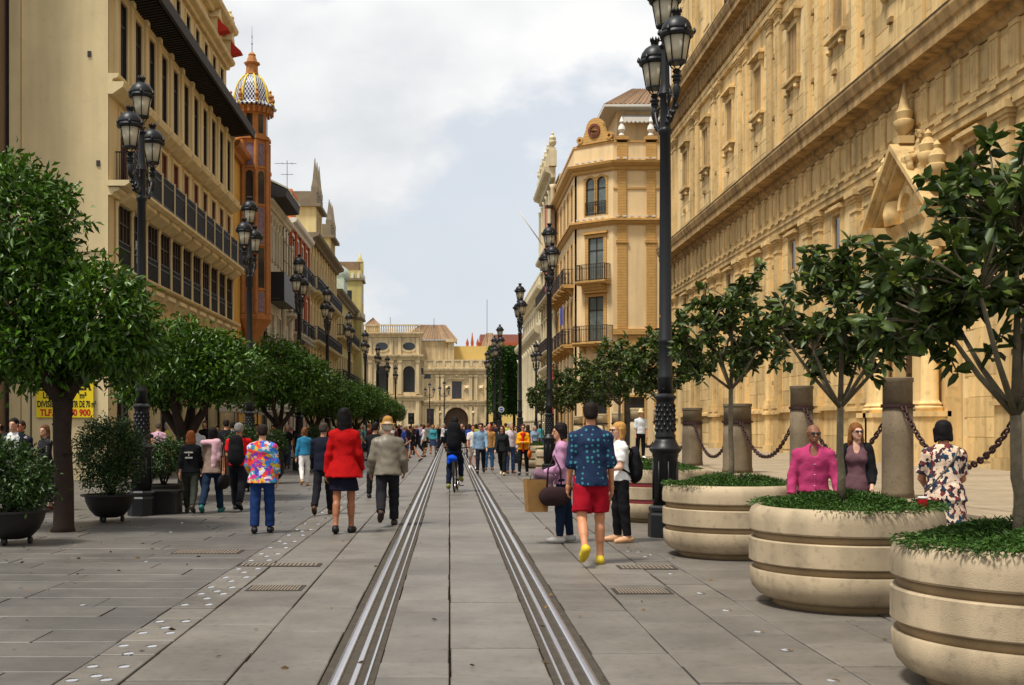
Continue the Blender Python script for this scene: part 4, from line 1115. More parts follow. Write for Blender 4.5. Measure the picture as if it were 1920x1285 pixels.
# cornices that follow the three faces, built as one swept moulding each
def swept(prof_, nm, m, parent=None):
    path = [Vector((0, 14.0)), Vector((0.0, 0.0)) + Vector((0.15, 0)) * 0 , CH_A * 0 + Vector((0.15, 0.0)), CH_B, Vector((SX1, SY))]
    path = [Vector((0.0, 14.0)), Vector((0.02, 0.08)), CH_B, Vector((SX1, SY))]
    # outward normals on the street side (left of travel direction is inside)
    nrm = []
    for i in range(len(path)):
        ns = []
        for a, b2 in ((i - 1, i), (i, i + 1)):
            if a >= 0 and b2 < len(path):
                d = (path[b2] - path[a]).normalized(); ns.append(Vector((d.y, -d.x)))
        n_ = sum(ns, Vector((0, 0)))
        if len(ns) == 2: n_ = n_ / (1 + ns[0].dot(ns[1]))
        nrm.append(n_)
    q = MB(); k = len(prof_)
    vv = []
    for p_, n_ in zip(path, nrm):
        for (d_, z_) in prof_: vv.append((p_.x - n_.x * -d_ * -1 * -1 if False else p_.x + n_.x * d_, p_.y + n_.y * d_, z_))
    ff = []
    for i in range(len(path) - 1):
        for j in range(k): ff.append((i * k + j, i * k + (j + 1) % k, (i + 1) * k + (j + 1) % k, (i + 1) * k + j))
    ff += [tuple(range(k)), tuple(range((len(path) - 1) * k + k - 1, (len(path) - 1) * k - 1, -1))]
    q.add(vv, ff)
    return q.build(nm, m, r1)
swept([(-.02, 15.45), (.1, 15.45), (.3, 15.7), (.38, 15.72), (.38, 15.85), (-.02, 15.95)], 'cornice', M_och2)
swept([(-.02, 19.2), (.12, 19.2), (.2, 19.4), (.5, 19.62), (.55, 19.8), (-.02, 19.9)], 'cornice', M_och2)
swept([(-.3, 19.91), (.05, 19.91), (.05, 21.1), (-.3, 21.1)], 'parapet', M_peach)
swept([(-.35, 21.101), (.12, 21.101), (.12, 21.25), (-.35, 21.25)], 'parapet_coping', M_och2)
M_check = mat('red_white_tile', lin(196, 120, 96), 0.6, 0.1, 2, 0, 1)
for z, d in ((15.95, .34), (19.905, .5)):
    q = MB()
    for a, b2 in ((CH_A, CH_B), (Vector((SX0, SY)), Vector((SX1, SY)))):
        n = int((b2 - a).length / .5); d2 = (b2 - a).normalized(); nn = Vector((d2.y, -d2.x))
        for i in range(n):
            c = a + d2 * ((i + .5) * .5) + nn * d * .7; q.box(c.x - .12, c.x + .12, c.y - .1, c.y + .1, z, z + .1)
    q.build('tile_crest', M_white, r1, kind='stuff')
# medallion gable over the chamfer
q = MB(); q.poly([(cc - 1.5, 21.252), (cc + 1.5, 21.252), (cc + 1.0, 21.6), (cc + .75, 22.2)] + [(cc + .7 * math.cos(t * math.pi / 8), 22.3 + .7 * math.sin(t * math.pi / 8)) for t in range(9)] + [(cc - .75, 22.2), (cc - 1.0, 21.6)], -.2, .15); put(q.build('crest', M_och2, r1), MC)
q = MB(); q.arch(cc, 22.1, .30, .48, -.3, -.19, 0, 2 * math.pi, 20); q.lathe([(.24, 0), (.22, .04)], (cc, -.23, 22.05), 14); put(q.build('medallion', M_redbr, r1), MC)
for s in (-1, 1):
    q = MB(); q.arch(cc + s * 1.2, 21.6, .12, .26, -.25, .1, 0, 2 * math.pi, 12); put(q.build('scroll', M_och2, r1), MC)
# body and roof pavilion
q = MB(); q.poly([(0, 0), (1, 0), (1, 1)], 0, 0.01)
q = MB(); q.add([(.3, 14, 0), (.3, .35, 0), (2.6, -1.55, 0), (SX1, -1.55, 0), (SX1, 14, 0), (.3, 14, 19.7), (.3, .35, 19.7), (2.6, -1.55, 19.7), (SX1, -1.55, 19.7), (SX1, 14, 19.7)],
      [(5, 6, 7, 8, 9), (0, 1, 6, 5), (1, 2, 7, 6), (2, 3, 8, 7), (3, 4, 9, 8), (4, 0, 5, 9)]); q.build('core', M_brown, r1)
q = MB(); q.box(3.0, SX1, 0.2, 12, 19.71, 24.2); q.build('roof_pavilion', M_peach, r1)
tile_roof(r1, ((2.0, -1.0, 24.0), (SX1 + .4, -1.0, 24.0), (SX1 + .4, 4.5, 26.6), (4.8, 4.5, 26.6)))
tile_roof(r1, ((2.0, 12.0, 24.0), (2.0, -1.0, 24.0), (4.8, 4.5, 26.6), (4.8, 8, 26.6)))
q = MB(); q.box(1.95, SX1 + .4, -1.05, 12.2, 23.82, 23.98); q.build('roof_eave', M_white, r1)
q = MB(); q.prof([(.19, 23.6), (-.9, 23.1), (-.9, 22.85), (-.88, 22.85), (-.88, 23.05), (.19, 23.5)], 3.3, SX1); q.build('awning', M_white, r1)
q = MB()
for i in range(14): x = 3.4 + i * .3; q.arch(x, 22.86, 0.0, .13, -.91, -.895, math.pi, 2 * math.pi, 6)
q.build('awning_scallops', M_white, r1, kind='stuff')
M_pot = mat('roof_plants', lin(70, 84, 40), .8, .3, 5, 0, 1)
# blue cloth and red banners on the avenue face
M_blue = mat('blue_canvas', lin(20, 70, 180), .8, .1, 3, .1, 60); M_ban = mat('red_banner', lin(196, 44, 44), .8, .1, 2, .1, 40)
q = MB(); q.box(10.0, 11.1, -.62, -.56, 9.0, 10.3); put(q.build('blue_awning', M_blue, r1), MA)
bn = empty('red_banner', (8.5, 96.4, 0), R(-90), 'long red banner hanging down the front between the two houses on the right', 'banner')
q = MB(); q.box(0, 1.1, -.06, -.03, 1.8, 6.6); q.build('cloth', M_ban, bn)
q = MB(); q.box(0, 1.1, -.66, -.63, 12.6, 19.5); q.build('cloth', M_ban, bn)
q = MB(); q.box(-.1, 1.2, -.7, 0, 19.5, 19.56); q.box(-.1, 1.2, -.1, 0, 6.6, 6.66); q.build('banner_rod', M_iron, bn)

# ================================================================ stone house with balustrade, next up the avenue
M_stone2 = mat('grey_cream_stone', lin(216, 200, 164, .88), .85, .15, 1, .2, 40, streak=.25)
r2 = empty('balustraded_house', (8.7, 109.5, 0), R(-90), 'tall pale stone house with roof balustrade and urns behind the peach corner house', 'house')
h7 = []
for k in range(5):
    c = 1.4 + 2.55 * k
    h7 += [(c - .5, c + .5, 17.5, 20.5), (c - .5, c + .5, 12.6, 15.4), (c - .5, c + .5, 8.0, 10.8), (c - .8, c + .8, .02, 5)]
q = MB(); q.wall(0, 13, 0, 22.4, h7); q.box(0, 13, .3, 8, 0, 22.4); q.build('wall', M_stone2, r2)
for i, h_ in enumerate(h7): window(r2, (h_[0] + h_[1]) / 2, h_[2], h_[3], h_[1] - h_[0], surround=M_stone2, sw=.2, hood=.3, frame=M_brown, arched=(i % 4 == 0))
for k in range(6):
    x = .15 + 2.55 * k
    q = MB(); q.lathe([(.26, 0), (.22, .2), (.2, 4.3), (.3, 4.6)], (x, -.2, 16.9), 10); q.build('wall_column', M_stone2, r2)
    q = MB(); q.bbox(x - .2, x + .2, -.18, .02, 6, 15.9, .02); q.build('pilaster', M_stone2, r2)
    q = MB(); q.box(x - .3, x + .3, -.55, .1, 23.0, 24.3); q.build('parapet_pier', M_stone2, r2)
    urn('roof_urn', x, -.22, 24.3, .8, r2, M_stone2, False)
band(r2, 0, 13, 22.1, .85, .9, M_stone2); band(r2, 0, 13, 16.1, .7, .7, M_stone2); band(r2, 0, 13, 6.2, .6, .5, M_stone2)
q = MB()
for i in range(40): x = .5 + i * .32; q.lathe([(.05, 0), (.1, .3), (.05, .7), (.09, .9)], (x, -.22, 23.0), 6)
q.box(0, 13, -.32, -.1, 23.9, 24.05); q.build('balustrade', M_stone2, r2, kind='stuff')
for z in (12.5, 7.9): balcony(r2, .4, 12.6, z, .7, M_stone2, 1.0, .3, .04, railm=M_bal, brackets=5)
q = MB(); q.tube([(6, -.5, 17.6), (6, -2.6, 20.6)], .05, 6); q.build('flag_pole', M_frame, r2)

# ================================================================ long low bank building further up
r3 = empty('bank_building', (8.9, 143, 0), R(-90), 'long pale stone bank building with deep cornice, far right side of avenue', 'building')
h8 = []
for k in range(10):
    c = 1.8 + 3.2 * k
    h8 += [(c - .6, c + .6, 12.2, 13.4), (c - .7, c + .7, 3, 8)]
q = MB(); q.wall(0, 33, 0, 14.6, h8); q.box(0, 33, .3, 10, 0, 14.6); q.build('wall', M_stone2, r3)
for h_ in h8: window(r3, (h_[0] + h_[1]) / 2, h_[2], h_[3], h_[1] - h_[0], surround=M_stone2, sw=.15, frame=M_brown)
for k in range(11):
    x = .2 + 3.2 * k
    q = MB(); q.lathe([(.45, 0), (.4, .3), (.34, 7.2), (.5, 7.7)], (x, -.25, 2.0), 10); q.build('wall_column', M_stone2, r3)
band(r3, 0, 33, 9.8, 1.3, 1.0, M_stone2); band(r3, 0, 33, 14.2, .7, .7, M_stone2)
q = MB()
for i in range(55): x = .4 + i * .59; q.bbox(x - .14, x + .14, -.4, .1, 14.95, 15.9, .02)
q.box(0, 33, -.42, .12, 15.901, 16.1); q.build('balustrade', M_stone2, r3, kind='stuff')

# ================================================================ town hall closing the avenue
M_th = mat('town_hall_stone', lin(216, 192, 148, .84), .85, .18, .6, .25, 25, streak=.3, spots=.1)
M_thy = mat('yellow_render', lin(226, 192, 112, .85), .85, .08, .5, .05, 20)
th = empty('town_hall', (0, 180, 0), 0, 'honey stone town hall with oval windows and arched gate closing the street', 'building')
XL, XM, XR = -12.6, -7.0, 6.0
# left block, taller
hL = [(-10.9, -9.2, 7.6, 11.3), (-11 + 3.9, -11 + 5.6, 7.6, 11.3)]
BL0, BL1 = -13.4, -4.4
cA, cB = -10.35, -5.8 - .4
hL = [(cA - .9, cA + .9, 6.9, 10.9), (cB - .9, cB + .9, 6.9, 10.9)]
q = MB(); q.wall(BL0, BL1, 0, 15.6, hL, -1.0, .5); q.box(BL0, BL1, -.45, 12, 0, 15.6); q.box(BL1 - .01, BL1, -1.0, -.45, 0, 15.6); q.build('wall', M_th, th)
for c in (cA, cB):
    window(th, c, 6.9, 10.9, 1.8, y=-1.0, depth=.45, arched=True, surround=M_th, sw=.3, frame=M_brown)
    q = MB(); q.lathe([(.95, 0), (.95, .12)], (0, 0, 0), 20, True, 0, 1, .62); o = q.build('oval_window', M_glass, th); o.rotation_euler = (R(90), 0, 0); o.location = (c, -1.0, 13.9)
    q = MB(); q.lathe([(1.35, 0), (1.35, .09)], (0, 0, 0), 20, True, 0, 1, .66); p = q.build('oval_surround', M_th, th); p.rotation_euler = (R(90), 0, 0); p.location = (c, -1.0, 13.9)
for x in (BL0 + .4, -12.1, -8.9, -7.6, -4.9):
    q = MB(); q.bbox(x - .28, x + .28, -1.3, -.98, 6.6, 11.4, .02); q.box(x - .36, x + .36, -1.4, -.98, 11.401, 11.8); q.build('pilaster', M_th, th)
    q = MB(); q.bbox(x - .28, x + .28, -1.3, -.98, 0, 5.6, .02); q.build('pilaster', M_th, th)
    q = MB(); q.bbox(x - .25, x + .25, -1.25, -.98, 12.6, 15.2, .02); q.build('pilaster', M_th, th)
band(th, BL0, BL1 + .4, 11.81, .8, .7, M_th, y=-1.0); band(th, BL0, BL1 + .4, 15.3, .7, .7, M_th, y=-1.0); band(th, BL0, BL1 + .4, 5.6, .8, .6, M_th, y=-1.0)
q = MB()
for i in range(26): x = BL0 + .3 + i * .34; q.lathe([(.07, 0), (.12, .35), (.07, .8), (.1, 1.0)], (x, -1.3, 16.0), 6)
q.box(BL0, BL1, -1.45, -1.15, 17.0, 17.2); q.build('balustrade', M_th, th, kind='stuff')
# right block
hR = [(.3, 1.9, 6.0, 8.6), (-.65, 2.85, 0.02, 4.7), (-3.6, -2.6, 1.8, 4.0)]
q = MB(); q.wall(BL1, XR, 0, 11.0, [(.35, 1.85, 5.9, 8.6), (-.75, 2.85, .02, 4.6), (-3.5, -2.4, 1.8, 4.4), (-4.3, -2.9, 9.0, 11.0 - .1)], 0, .5); q.box(BL1, XR, .55, 12, 0, 11.0); q.build('wall', M_th, th)
window(th, 1.1, 5.9, 8.6, 1.5, depth=.4, surround=M_th, sw=.3, frame=M_redbr, hood=.3)
window(th, -2.95, 1.8, 4.4, 1.1, depth=.4, surround=M_th, sw=.2, frame=M_redbr)
window(th, -3.6, 9.0, 10.9, 1.4, depth=.4, frame=M_brown)
q = MB(); q.box(-.75, 2.85, .42, .5, .02, 4.6); o = q.build('gate', M_wood, th)
q = MB(); q.spandrel(-.75, 2.85, 2.8, 4.6, -.02, .4); q.arch(1.05, 2.8, 1.8, 2.3, -.25, .02); q.arch(1.05, 2.8, 2.45, 2.6, -.18, .02); q.build('gate_arch', M_th, th)
for x in (-4.2, -1.9, -1.1, 3.2, 4.0, 5.6):
    q = MB(); q.bbox(x - .26, x + .26, -.32, .02, 5.7, 9.3, .02); q.box(x - .34, x + .34, -.4, .02, 9.301, 9.6); q.build('pilaster', M_th, th)
    q = MB(); q.bbox(x - .26, x + .26, -.32, .02, 0, 4.7, .02); q.build('pilaster', M_th, th)
for x, z in ((1.1, 9.4), (-.4, 7.6), (2.6, 7.6), (-3, 5.4), (3.6, 3.8), (-1.4, 3.8), (4.8, 7.6)):
    q = MB(); q.bbox(x - .45, x + .45, -.2, .02, z - .35, z + .35, .12); q.lathe([(.1, -.2), (.3, 0), (.1, .25)], (x, -.15, z), 8); q.build('carved_relief', M_th, th)
band(th, BL1 + .41, XR + .3, 9.7, .9, .7, M_th); band(th, BL1 + .41, XR + .3, 4.9, .75, .6, M_th)
q = MB(); q.box(BL1, XR + .1, -.4, -.1, 10.62, 10.8); q.box(BL1, XR + .1, -.4, -.1, 11.7, 11.9)
for i in range(8): x = BL1 + .7 + i * 1.4; q.box(x - .2, x + .2, -.42, -.08, 10.81, 11.69)
q.box(BL1, XR, -.3, -.2, 10.81, 11.69); q.build('parapet', M_th, th)
q = MB(); q.box(BL1, 0.6, 4, 14, 11.1, 15.2); q.build('rear_wall', M_th, th)
q = MB(); q.box(-.2, .7, 2.8, 4, 11.1, 14.8); q.box(-.6, 1.1, 2.4, 4, 14.801, 15.3); q.build('chimney_block', M_th, th)
q = MB(); q.box(.7, 6.5, 6, 14, 11.1, 14.4); q.build('yellow_wall', M_thy, th)
tile_roof(th, ((-7.5, 3.6, 15.25), (1.1, 3.6, 15.25), (-.8, 9, 18.0), (-4.8, 9, 18.0)), pitch=.45)
tile_roof(th, ((1.1, 3.6, 15.25), (1.1, 14, 15.25), (-.8, 9, 18.0), (-.8, 9, 18.0)), pitch=.45)
tile_roof(th, ((5.0, 9, 14.4), (7.2, 9, 14.4), (7.2, 13, 17), (6, 13, 17)), pitch=.45)
q = MB(); q.box(-13.2, -11.2, 6, 9, 15.6, 17.6); q.build('roof_tower', M_thy, th)
tile_roof(th, ((-13.7, 5.6, 17.6), (-10.7, 5.6, 17.6), (-12.2, 7.5, 19), (-12.2, 7.5, 19)), pitch=.45)
q = MB()
for x, h_ in ((2.9, 1.6), (3.7, 2.6), (4.6, 1.6)): q.lathe([(.3, 0), (.35, .2), (.2, .5), (.26, .8), (.04, h_)], (x, 12, 14.5), 8)
q.build('belfry_finials', M_rbrick, th, kind='stuff')
q = MB()
for x, h_ in ((-9.5, 4.2), (-2.5, 4), (6, 7)): q.tube([(x, 8, 15), (x, 8, 15 + h_)], .04, 5)
q.build('aerials', M_iron, th, kind='stuff')
ob = empty('orange_rooftop_house', (13, 230, 0), 0, 'distant orange and red rooftop house above the clipped hedge trees', 'house')
q = MB(); q.box(-7, 7, 0, 8, 0, 15.6); q.build('wall', M_thy, ob); q = MB(); q.box(-7, 7, -.05, 8, 15.601, 17.5); q.build('tile_band', M_terra, ob); q = MB(); q.box(-7.3, 7.3, -.3, 8.3, 17.501, 18.1); q.build('roof_band', M_rbrick, ob)
q = MB(); q.box(-7, 7, .5, 7.5, 18.101, 19.8); q.build('penthouse', mat('brick_red_roof', lin(150, 96, 80), .8, .1, 1, .1, 20), ob)
# ================================================================ street lamps
M_frost = mat('frosted_glass', lin(226, 214, 184, .9), .35, .05, 3, 0, 1, trans=.35)
M_gold = mat('gold_paint', lin(214, 170, 40), .45, .1, 5, 0, 1)
def lantern(parent, loc):
    fr = MB()
    fr.lathe([(.055, -.16), (.05, -.12), (.075, -.10), (.035, -.06), (.06, -.03), (.03, 0)], (0, 0, -.04), 10)
    for k in range(4):
        a = math.pi / 4 + k * math.pi / 2; c, s = math.cos(a), math.sin(a)
        fr.tube([(.04 * c, .04 * s, -.04), (.085 * c, .085 * s, .0), (.10 * c, .10 * s, .03)], .009, 5)
    fr.lathe([(.118, .03), (.125, .035), (.125, .055), (.10, .058)], (0, 0, 0), 12)
    for k in range(6):
        a = k * math.pi / 3 + .3; c, s = math.cos(a), math.sin(a); fr.tube([(.116 * c, .116 * s, .04), (.176 * c, .176 * s, .37)], .009, 5)
    fr.lathe([(.17, .36), (.215, .37), (.225, .40), (.215, .43), (.19, .435)], (0, 0, 0), 16)
    for k in range(6):
        a = k * math.pi / 3 + .3; c, s = math.cos(a), math.sin(a); fr.lathe([(.012, 0), (.028, .03), (.02, .06), (.004, .085)], (.222 * c, .222 * s, .40), 6)
    o = fr.build('lantern', M_black, parent); o.location = loc
    g = MB(); g.lathe([(.108, .055), (.168, .362)], (0, 0, 0), 18); g.build('glass', M_frost, o)
    d = MB(); d.lathe([(.20, .436), (.197, .47), (.18, .53), (.14, .585), (.09, .62), (.05, .635), (.045, .65), (.06, .66)], (0, 0, 0), 18); d.build('dome', M_black, o)
    c_ = MB(); c_.lathe([(.05, .655), (.062, .70), (.05, .702)], (0, 0, 0), 12)
    for k in range(8):
        a = k * math.pi / 4; c, s = math.cos(a), math.sin(a); c_.lathe([(.014, 0), (.016, .03), (.003, .06)], (.057 * c, .057 * s, .69), 5)
    c_.build('crown', M_black, o)
    return o
def make_lamp():
    t = empty('street_lamp', (0, 0, 0))
    q = MB(); q.lathe([(.235, 0), (.235, .30), (.215, .33), (.215, .345), (.225, .36), (.225, .40), (.19, .43)], (0, 0, 0), 8, False, math.pi / 8); q.build('plinth', M_black, t)
    q = MB(); q.lathe([(.165, .43), (.165, 1.06), (.175, 1.09), (.175, 1.12), (.20, 1.15), (.215, 1.17), (.215, 1.19), (.19, 1.21), (.15, 1.28), (.135, 1.32)], (0, 0, 0), 20)
    for k in range(8):
        a = k * math.pi / 4; q.tube([(.167 * math.cos(a), .167 * math.sin(a), .5), (.167 * math.cos(a), .167 * math.sin(a), 1.02)], .012, 5)
    q.build('pedestal', M_black, t)
    q = MB(); q.lathe([(.135, 1.32), (.14, 1.36), (.125, 1.39), (.13, 1.45), (.118, 1.80), (.125, 1.84), (.15, 1.87), (.15, 1.89), (.115, 1.91), (.10, 1.93)], (0, 0, 0), 20)
    for j in range(6):
        for k in range(10):
            a = k * math.pi / 5 + (j % 2) * math.pi / 10; r_ = .128 - j * .0015
            q.lathe([(.008, -.035), (.022, 0), (.006, .035)], (r_ * math.cos(a), r_ * math.sin(a), 1.45 + j * .062), 5)
    q.build('leaf_collar', M_black, t)
    q = MB(); q.lathe([(.098, 1.92), (.096, 2.1), (.108, 2.13), (.108, 2.16), (.092, 2.19), (.088, 2.6), (.097, 2.62), (.097, 2.65), (.085, 2.67), (.072, 5.4), (.092, 5.43), (.092, 5.47), (.07, 5.5), (.066, 5.9), (.10, 5.95), (.08, 6.02), (.06, 6.1), (.05, 6.55), (.085, 6.6), (.03, 6.66)], (0, 0, 0), 18); q.build('shaft', M_black, t)
    for s in (-1, 1):
        q = MB(); pts = []
        for i in range(15):
            u = i / 14; pts.append((s * (.06 + .52 * u), 0, 5.62 - .22 * math.sin(u * math.pi) + .28 * u))
        q.tube(pts, .026, 8)
        q.tube([(s * (.30 + .14 * math.cos(a)), 0, 5.72 + .14 * math.sin(a)) for a in np.linspace(0.2, 5.6, 16)], .016, 6)
        q.tube([(s * (.17 + .09 * math.cos(a)), 0, 5.88 + .10 * math.sin(a)) for a in np.linspace(2.6, 8.2, 14)], .013, 6)
        for k in range(6): q.lathe([(.01, -.04), (.035, 0), (.01, .05)], (s * (.12 + .08 * k), jit(.02), 5.55 + .05 * (k % 3)), 6)
        q.lathe([(.01, -.16), (.04, -.08), (.055, 0), (.035, .06), (.05, .1)], (s * .58, 0, 5.86), 10)
        q.build('bracket_arm', M_black, t)
        lantern(t, (s * .58, 0, 6.16))
    lantern(t, (0, 0, 6.82))
    q = MB(); q.add([(-.035, -.082, 2.95), (.035, -.082, 2.95), (0, -.082, 3.03), (-.035, -.078, 2.95), (.035, -.078, 2.95), (0, -.078, 3.03)], [(0, 1, 2), (3, 5, 4), (0, 3, 4, 1), (1, 4, 5, 2), (2, 5, 3, 0)]); q.build('warning_sticker', M_gold, t)
    return t
lamp = make_lamp()
tag(lamp, None, 'street lamp', 'lamp posts along the avenue')
LAMPS = [(2.96, 16.1, 1.02, -86, 'big black three lantern lamp post between the round planters at right'),
         (-5.25, 20.0, .99, 86, 'black three lantern lamp post beside the nearest orange tree at left'),
         (-5.25, 30.8, 1, 86, 'black lamp post on the left standing in front of the brick turret'),
         (-5.25, 41.0, 1, 86, 'third black lamp post on the left, in front of the white arcaded house'),
         (-5.25, 50.4, 1, 86, 'fourth black lamp post on the left, against the cream pinnacled house'),
         (-5.25, 61.4, 1, 86, 'fifth black lamp post on the left, before the yellow tower house'),
         (-5.25, 73.0, 1, 86, 'sixth lamp post on the left, rising before the town hall corner'),
         (-5.25, 86.0, 1, 86, 'seventh lamp post on the left, before the town hall windows'),
         (-5.25, 99.0, 1, 86, 'eighth lamp post on the left, small before the town hall'),
         (-5.25, 114.0, 1, 86, 'ninth lamp post on the left, tiny before the town hall'),
         (2.96, 34.8, 1, -86, 'second black lamp post on the right, in front of the peach house edge'),
         (2.96, 49.3, 1, -86, 'third black lamp post on the right, in front of the bank building'),
         (2.96, 69.0, 1, -86, 'fourth black lamp post on the right, before the clipped hedge trees'),
         (2.96, 77.5, 1, -86, 'fifth black lamp post on the right, next to the fourth before the hedge'),
         (2.96, 92.0, 1, -86, 'sixth lamp post on the right, far off beside the hedge end'),
         (6.1, 82.7, 1, -75, 'lamp post standing close to the bank front on the right'),
         (-2.7, 158.0, 1, 5, 'left one of two lamp posts standing right before the town hall'),
         (-.7, 152.0, 1, 5, 'right one of two lamp posts standing right before the town hall')]
for i, (x, y, k, rz, lb) in enumerate(LAMPS):
    o = lamp if i == 0 else copy_tree(lamp)
    o.location = (x, y, 0); o.scale = (k, k, k); o.rotation_euler = (0, 0, R(rz)); o['label'] = lb

# ================================================================ round stone planters
M_conc = mat('planter_concrete', lin(170, 152, 124), .88, .24, 1.5, .35, 170, streak=.34, spots=.22)
M_concd = mat('planter_groove', lin(150, 126, 92), .9, .2, 3, .3, 90, streak=.2)
M_pink = mat('pink_groove', lin(176, 78, 82), .7, .12, 4, .1, 60)
M_soil = mat('dark_soil', lin(52, 40, 28), .95, .3, 8, .5, 40)
def rl(p, n=48): return MB().lathe(p, (0, 0, 0), n)
def make_planter():
    t = empty('stone_planter', (0, 0, 0))
    rl([(.60, 0), (.60, .075)]).build('foot', M_concd, t)
    rl([(.62, .06), (.66, .062), (.72, .09), (.765, .14), (.785, .20), (.79, .29), (.782, .305), (.74, .305)]).build('lower_band', M_conc, t)
    rl([(.756, .30), (.756, .37)]).build('groove', M_concd, t)
    rl([(.74, .366), (.785, .366), (.796, .376), (.796, .555), (.785, .565), (.74, .565)]).build('middle_band', M_conc, t)
    rl([(.756, .56), (.756, .63)]).build('groove', M_concd, t)
    rl([(.74, .626), (.785, .626), (.798, .64), (.80, .72), (.795, .77), (.775, .815), (.74, .838), (.70, .838), (.665, .82), (.655, .78)]).build('rim_band', M_conc, t)
    rl([(.655, .70), (.655, .79)]).build('soil', M_soil, t)
    return t
pln = make_planter(); tag(pln, None, 'planter', 'round stone planters with trees')
PLANT = [(3.40, 6.80, 'nearest round stone planter, cut by the right edge of the picture'), (3.37, 10.0, 'round stone planter with a tree and a red cup on its rim'),
         (3.32, 13.85, 'round stone planter touching the big lamp post, third from the front'), (3.40, 19.0, 'round planter with pink painted grooves behind the big lamp post'),
         (3.40, 23.6, 'fifth round stone planter from the front, behind the blonde woman'), (3.40, 28.4, 'sixth round stone planter from the front, mostly hidden'), (3.40, 35.6, 'far round stone planter next to the woman in yellow')
         , (3.40, 43.5, 'farthest round stone planter behind the woman in yellow')]
planters = []
for i, (x, y, lb) in enumerate(PLANT):
    o = pln if i == 0 else copy_tree(pln)
    o.location = (x, y, 0); o.rotation_euler = (0, 0, random.uniform(0, 6)); o['label'] = lb; planters.append(o)
pm = rl([(.759, .301), (.759, .369)]).mesh('painted_groove'); pm.materials.append(M_pink)
link('painted_groove', pm, planters[3]); pm2 = rl([(.759, .561), (.759, .629)]).mesh('painted_groove'); pm2.materials.append(M_pink); link('painted_groove', pm2, planters[3])

# ================================================================ foliage
def leaf_mesh(name, P, D, L, W, kind='oval', fold=.25, curl=.15, seed=0):
    """P (n,3) leaf bases, D (n,3) directions; L, W arrays"""
    n = len(P); r = np.random.default_rng(seed)
    D = D / np.linalg.norm(D, axis=1, keepdims=True)
    ref = r.normal(size=(n, 3)); ref[:, 2] += 1.2
    S = np.cross(D, ref); S /= np.linalg.norm(S, axis=1, keepdims=True) + 1e-9
    U = np.cross(S, D)
    L = np.asarray(L).reshape(-1, 1); W = np.asarray(W).reshape(-1, 1)
    if kind == 'rhomb':
        pts = [P, P + D * L * .5 + S * W * .5 + U * W * fold, P + D * L - U * L * curl, P + D * L * .5 - S * W * .5 + U * W * fold]
        V = np.stack(pts, 1).reshape(-1, 3); b = np.arange(n)[:, None] * 4
        F = np.concatenate([b + np.array([[0, 1, 2]]), b + np.array([[0, 2, 3]])], 0)
    else:
        m1 = P + D * L * .5 - U * L * curl * .25; tip = P + D * L - U * L * curl
        pts = [P, P + D * L * .28 + S * W * .42 + U * W * fold, P + D * L * .68 + S * W * .45 + U * (W * fold - L * curl * .45), tip,
               P + D * L * .68 - S * W * .45 + U * (W * fold - L * curl * .45), P + D * L * .28 - S * W * .42 + U * W * fold]
        V = np.stack(pts, 1).reshape(-1, 3); b = np.arange(n)[:, None] * 6
        F = np.concatenate([b + np.array([[0, 1, 2]]), b + np.array([[0, 2, 3]]), b + np.array([[0, 3, 4]]), b + np.array([[0, 4, 5]])], 0)
    return np_mesh(name, V, F)
M_leafo = mat('orange_tree_leaf', lin(64, 98, 18), .38, .12, 3, 0, 1, spec=.4, isl=.6, trans=.14, leafy=True)
M_leafm = mat('broad_leaf', lin(64, 82, 32), .42, .12, 3, 0, 1, spec=.35, isl=.55, leafy=True, trans=.15)
M_leafs = mat('shrub_leaf', lin(48, 72, 24), .42, .12, 3, 0, 1, spec=.4, isl=.5, trans=.15)
M_grass = mat('ground_cover_leaf', lin(56, 86, 26), .6, .15, 4, 0, 1, isl=.5, trans=.15)
M_bark = mat('dark_bark', lin(46, 34, 26), .9, .3, 9, .5, 35)
M_bark2 = mat('pale_bark', lin(108, 98, 78), .9, .35, 14, .6, 45)

def crown_points(lobes, n, r, shell=.55):
    """points in the outer shell of a union of ellipsoids, with outward directions"""
    P, D = [], []
    vol = np.array([a * b * c for _, (a, b, c) in lobes]) ** (2 / 3); vol /= vol.sum()
    for (c, rad), v in zip(lobes, vol):
        k = int(n * v * 1.5) + 8
        d = r.normal(size=(k, 3)); d /= np.linalg.norm(d, axis=1, keepdims=True)
        t = 1 - shell * r.random((k, 1)) ** 1.7
        # lumpy outline
        lump = 1 + .10 * np.sin(d[:, :1] * 5 + c[0] * 9) * np.cos(d[:, 1:2] * 6 + c[2] * 5) + .07 * np.sin(d[:, 2:3] * 9 + d[:, :1] * 7)
        p = np.array(c) + d * np.array(rad) * t * lump
        inside = np.zeros(k, bool)
        for (c2, r2) in lobes:
            if c2 is c: continue
            inside |= (((p - np.array(c2)) / np.array(r2)) ** 2).sum(1) < .5
        P.append(p[~inside]); D.append(d[~inside])
    P = np.concatenate(P); D = np.concatenate(D)
    i = r.permutation(len(P))[:n]
    return P[i], D[i]
def foliage(name, lobes, ncl, per, L, W, seed, kind='rhomb', m=None, parent=None, droop=.5, spread=.09, shell=.55):
    r = np.random.default_rng(seed)
    C, D = crown_points(lobes, ncl, r, shell)
    P = np.repeat(C, per, 0) + r.normal(size=(len(C) * per, 3)) * spread
    DD = np.repeat(D, per, 0) * .7 + r.normal(size=(len(C) * per, 3)) * .75; DD[:, 2] -= droop * r.random(len(DD))
    k = len(P)
    me = leaf_mesh(name, P, DD, L * r.uniform(.65, 1.25, k), W * r.uniform(.7, 1.2, k), kind, .22, .18, seed)
    return link(name, me, parent, m)

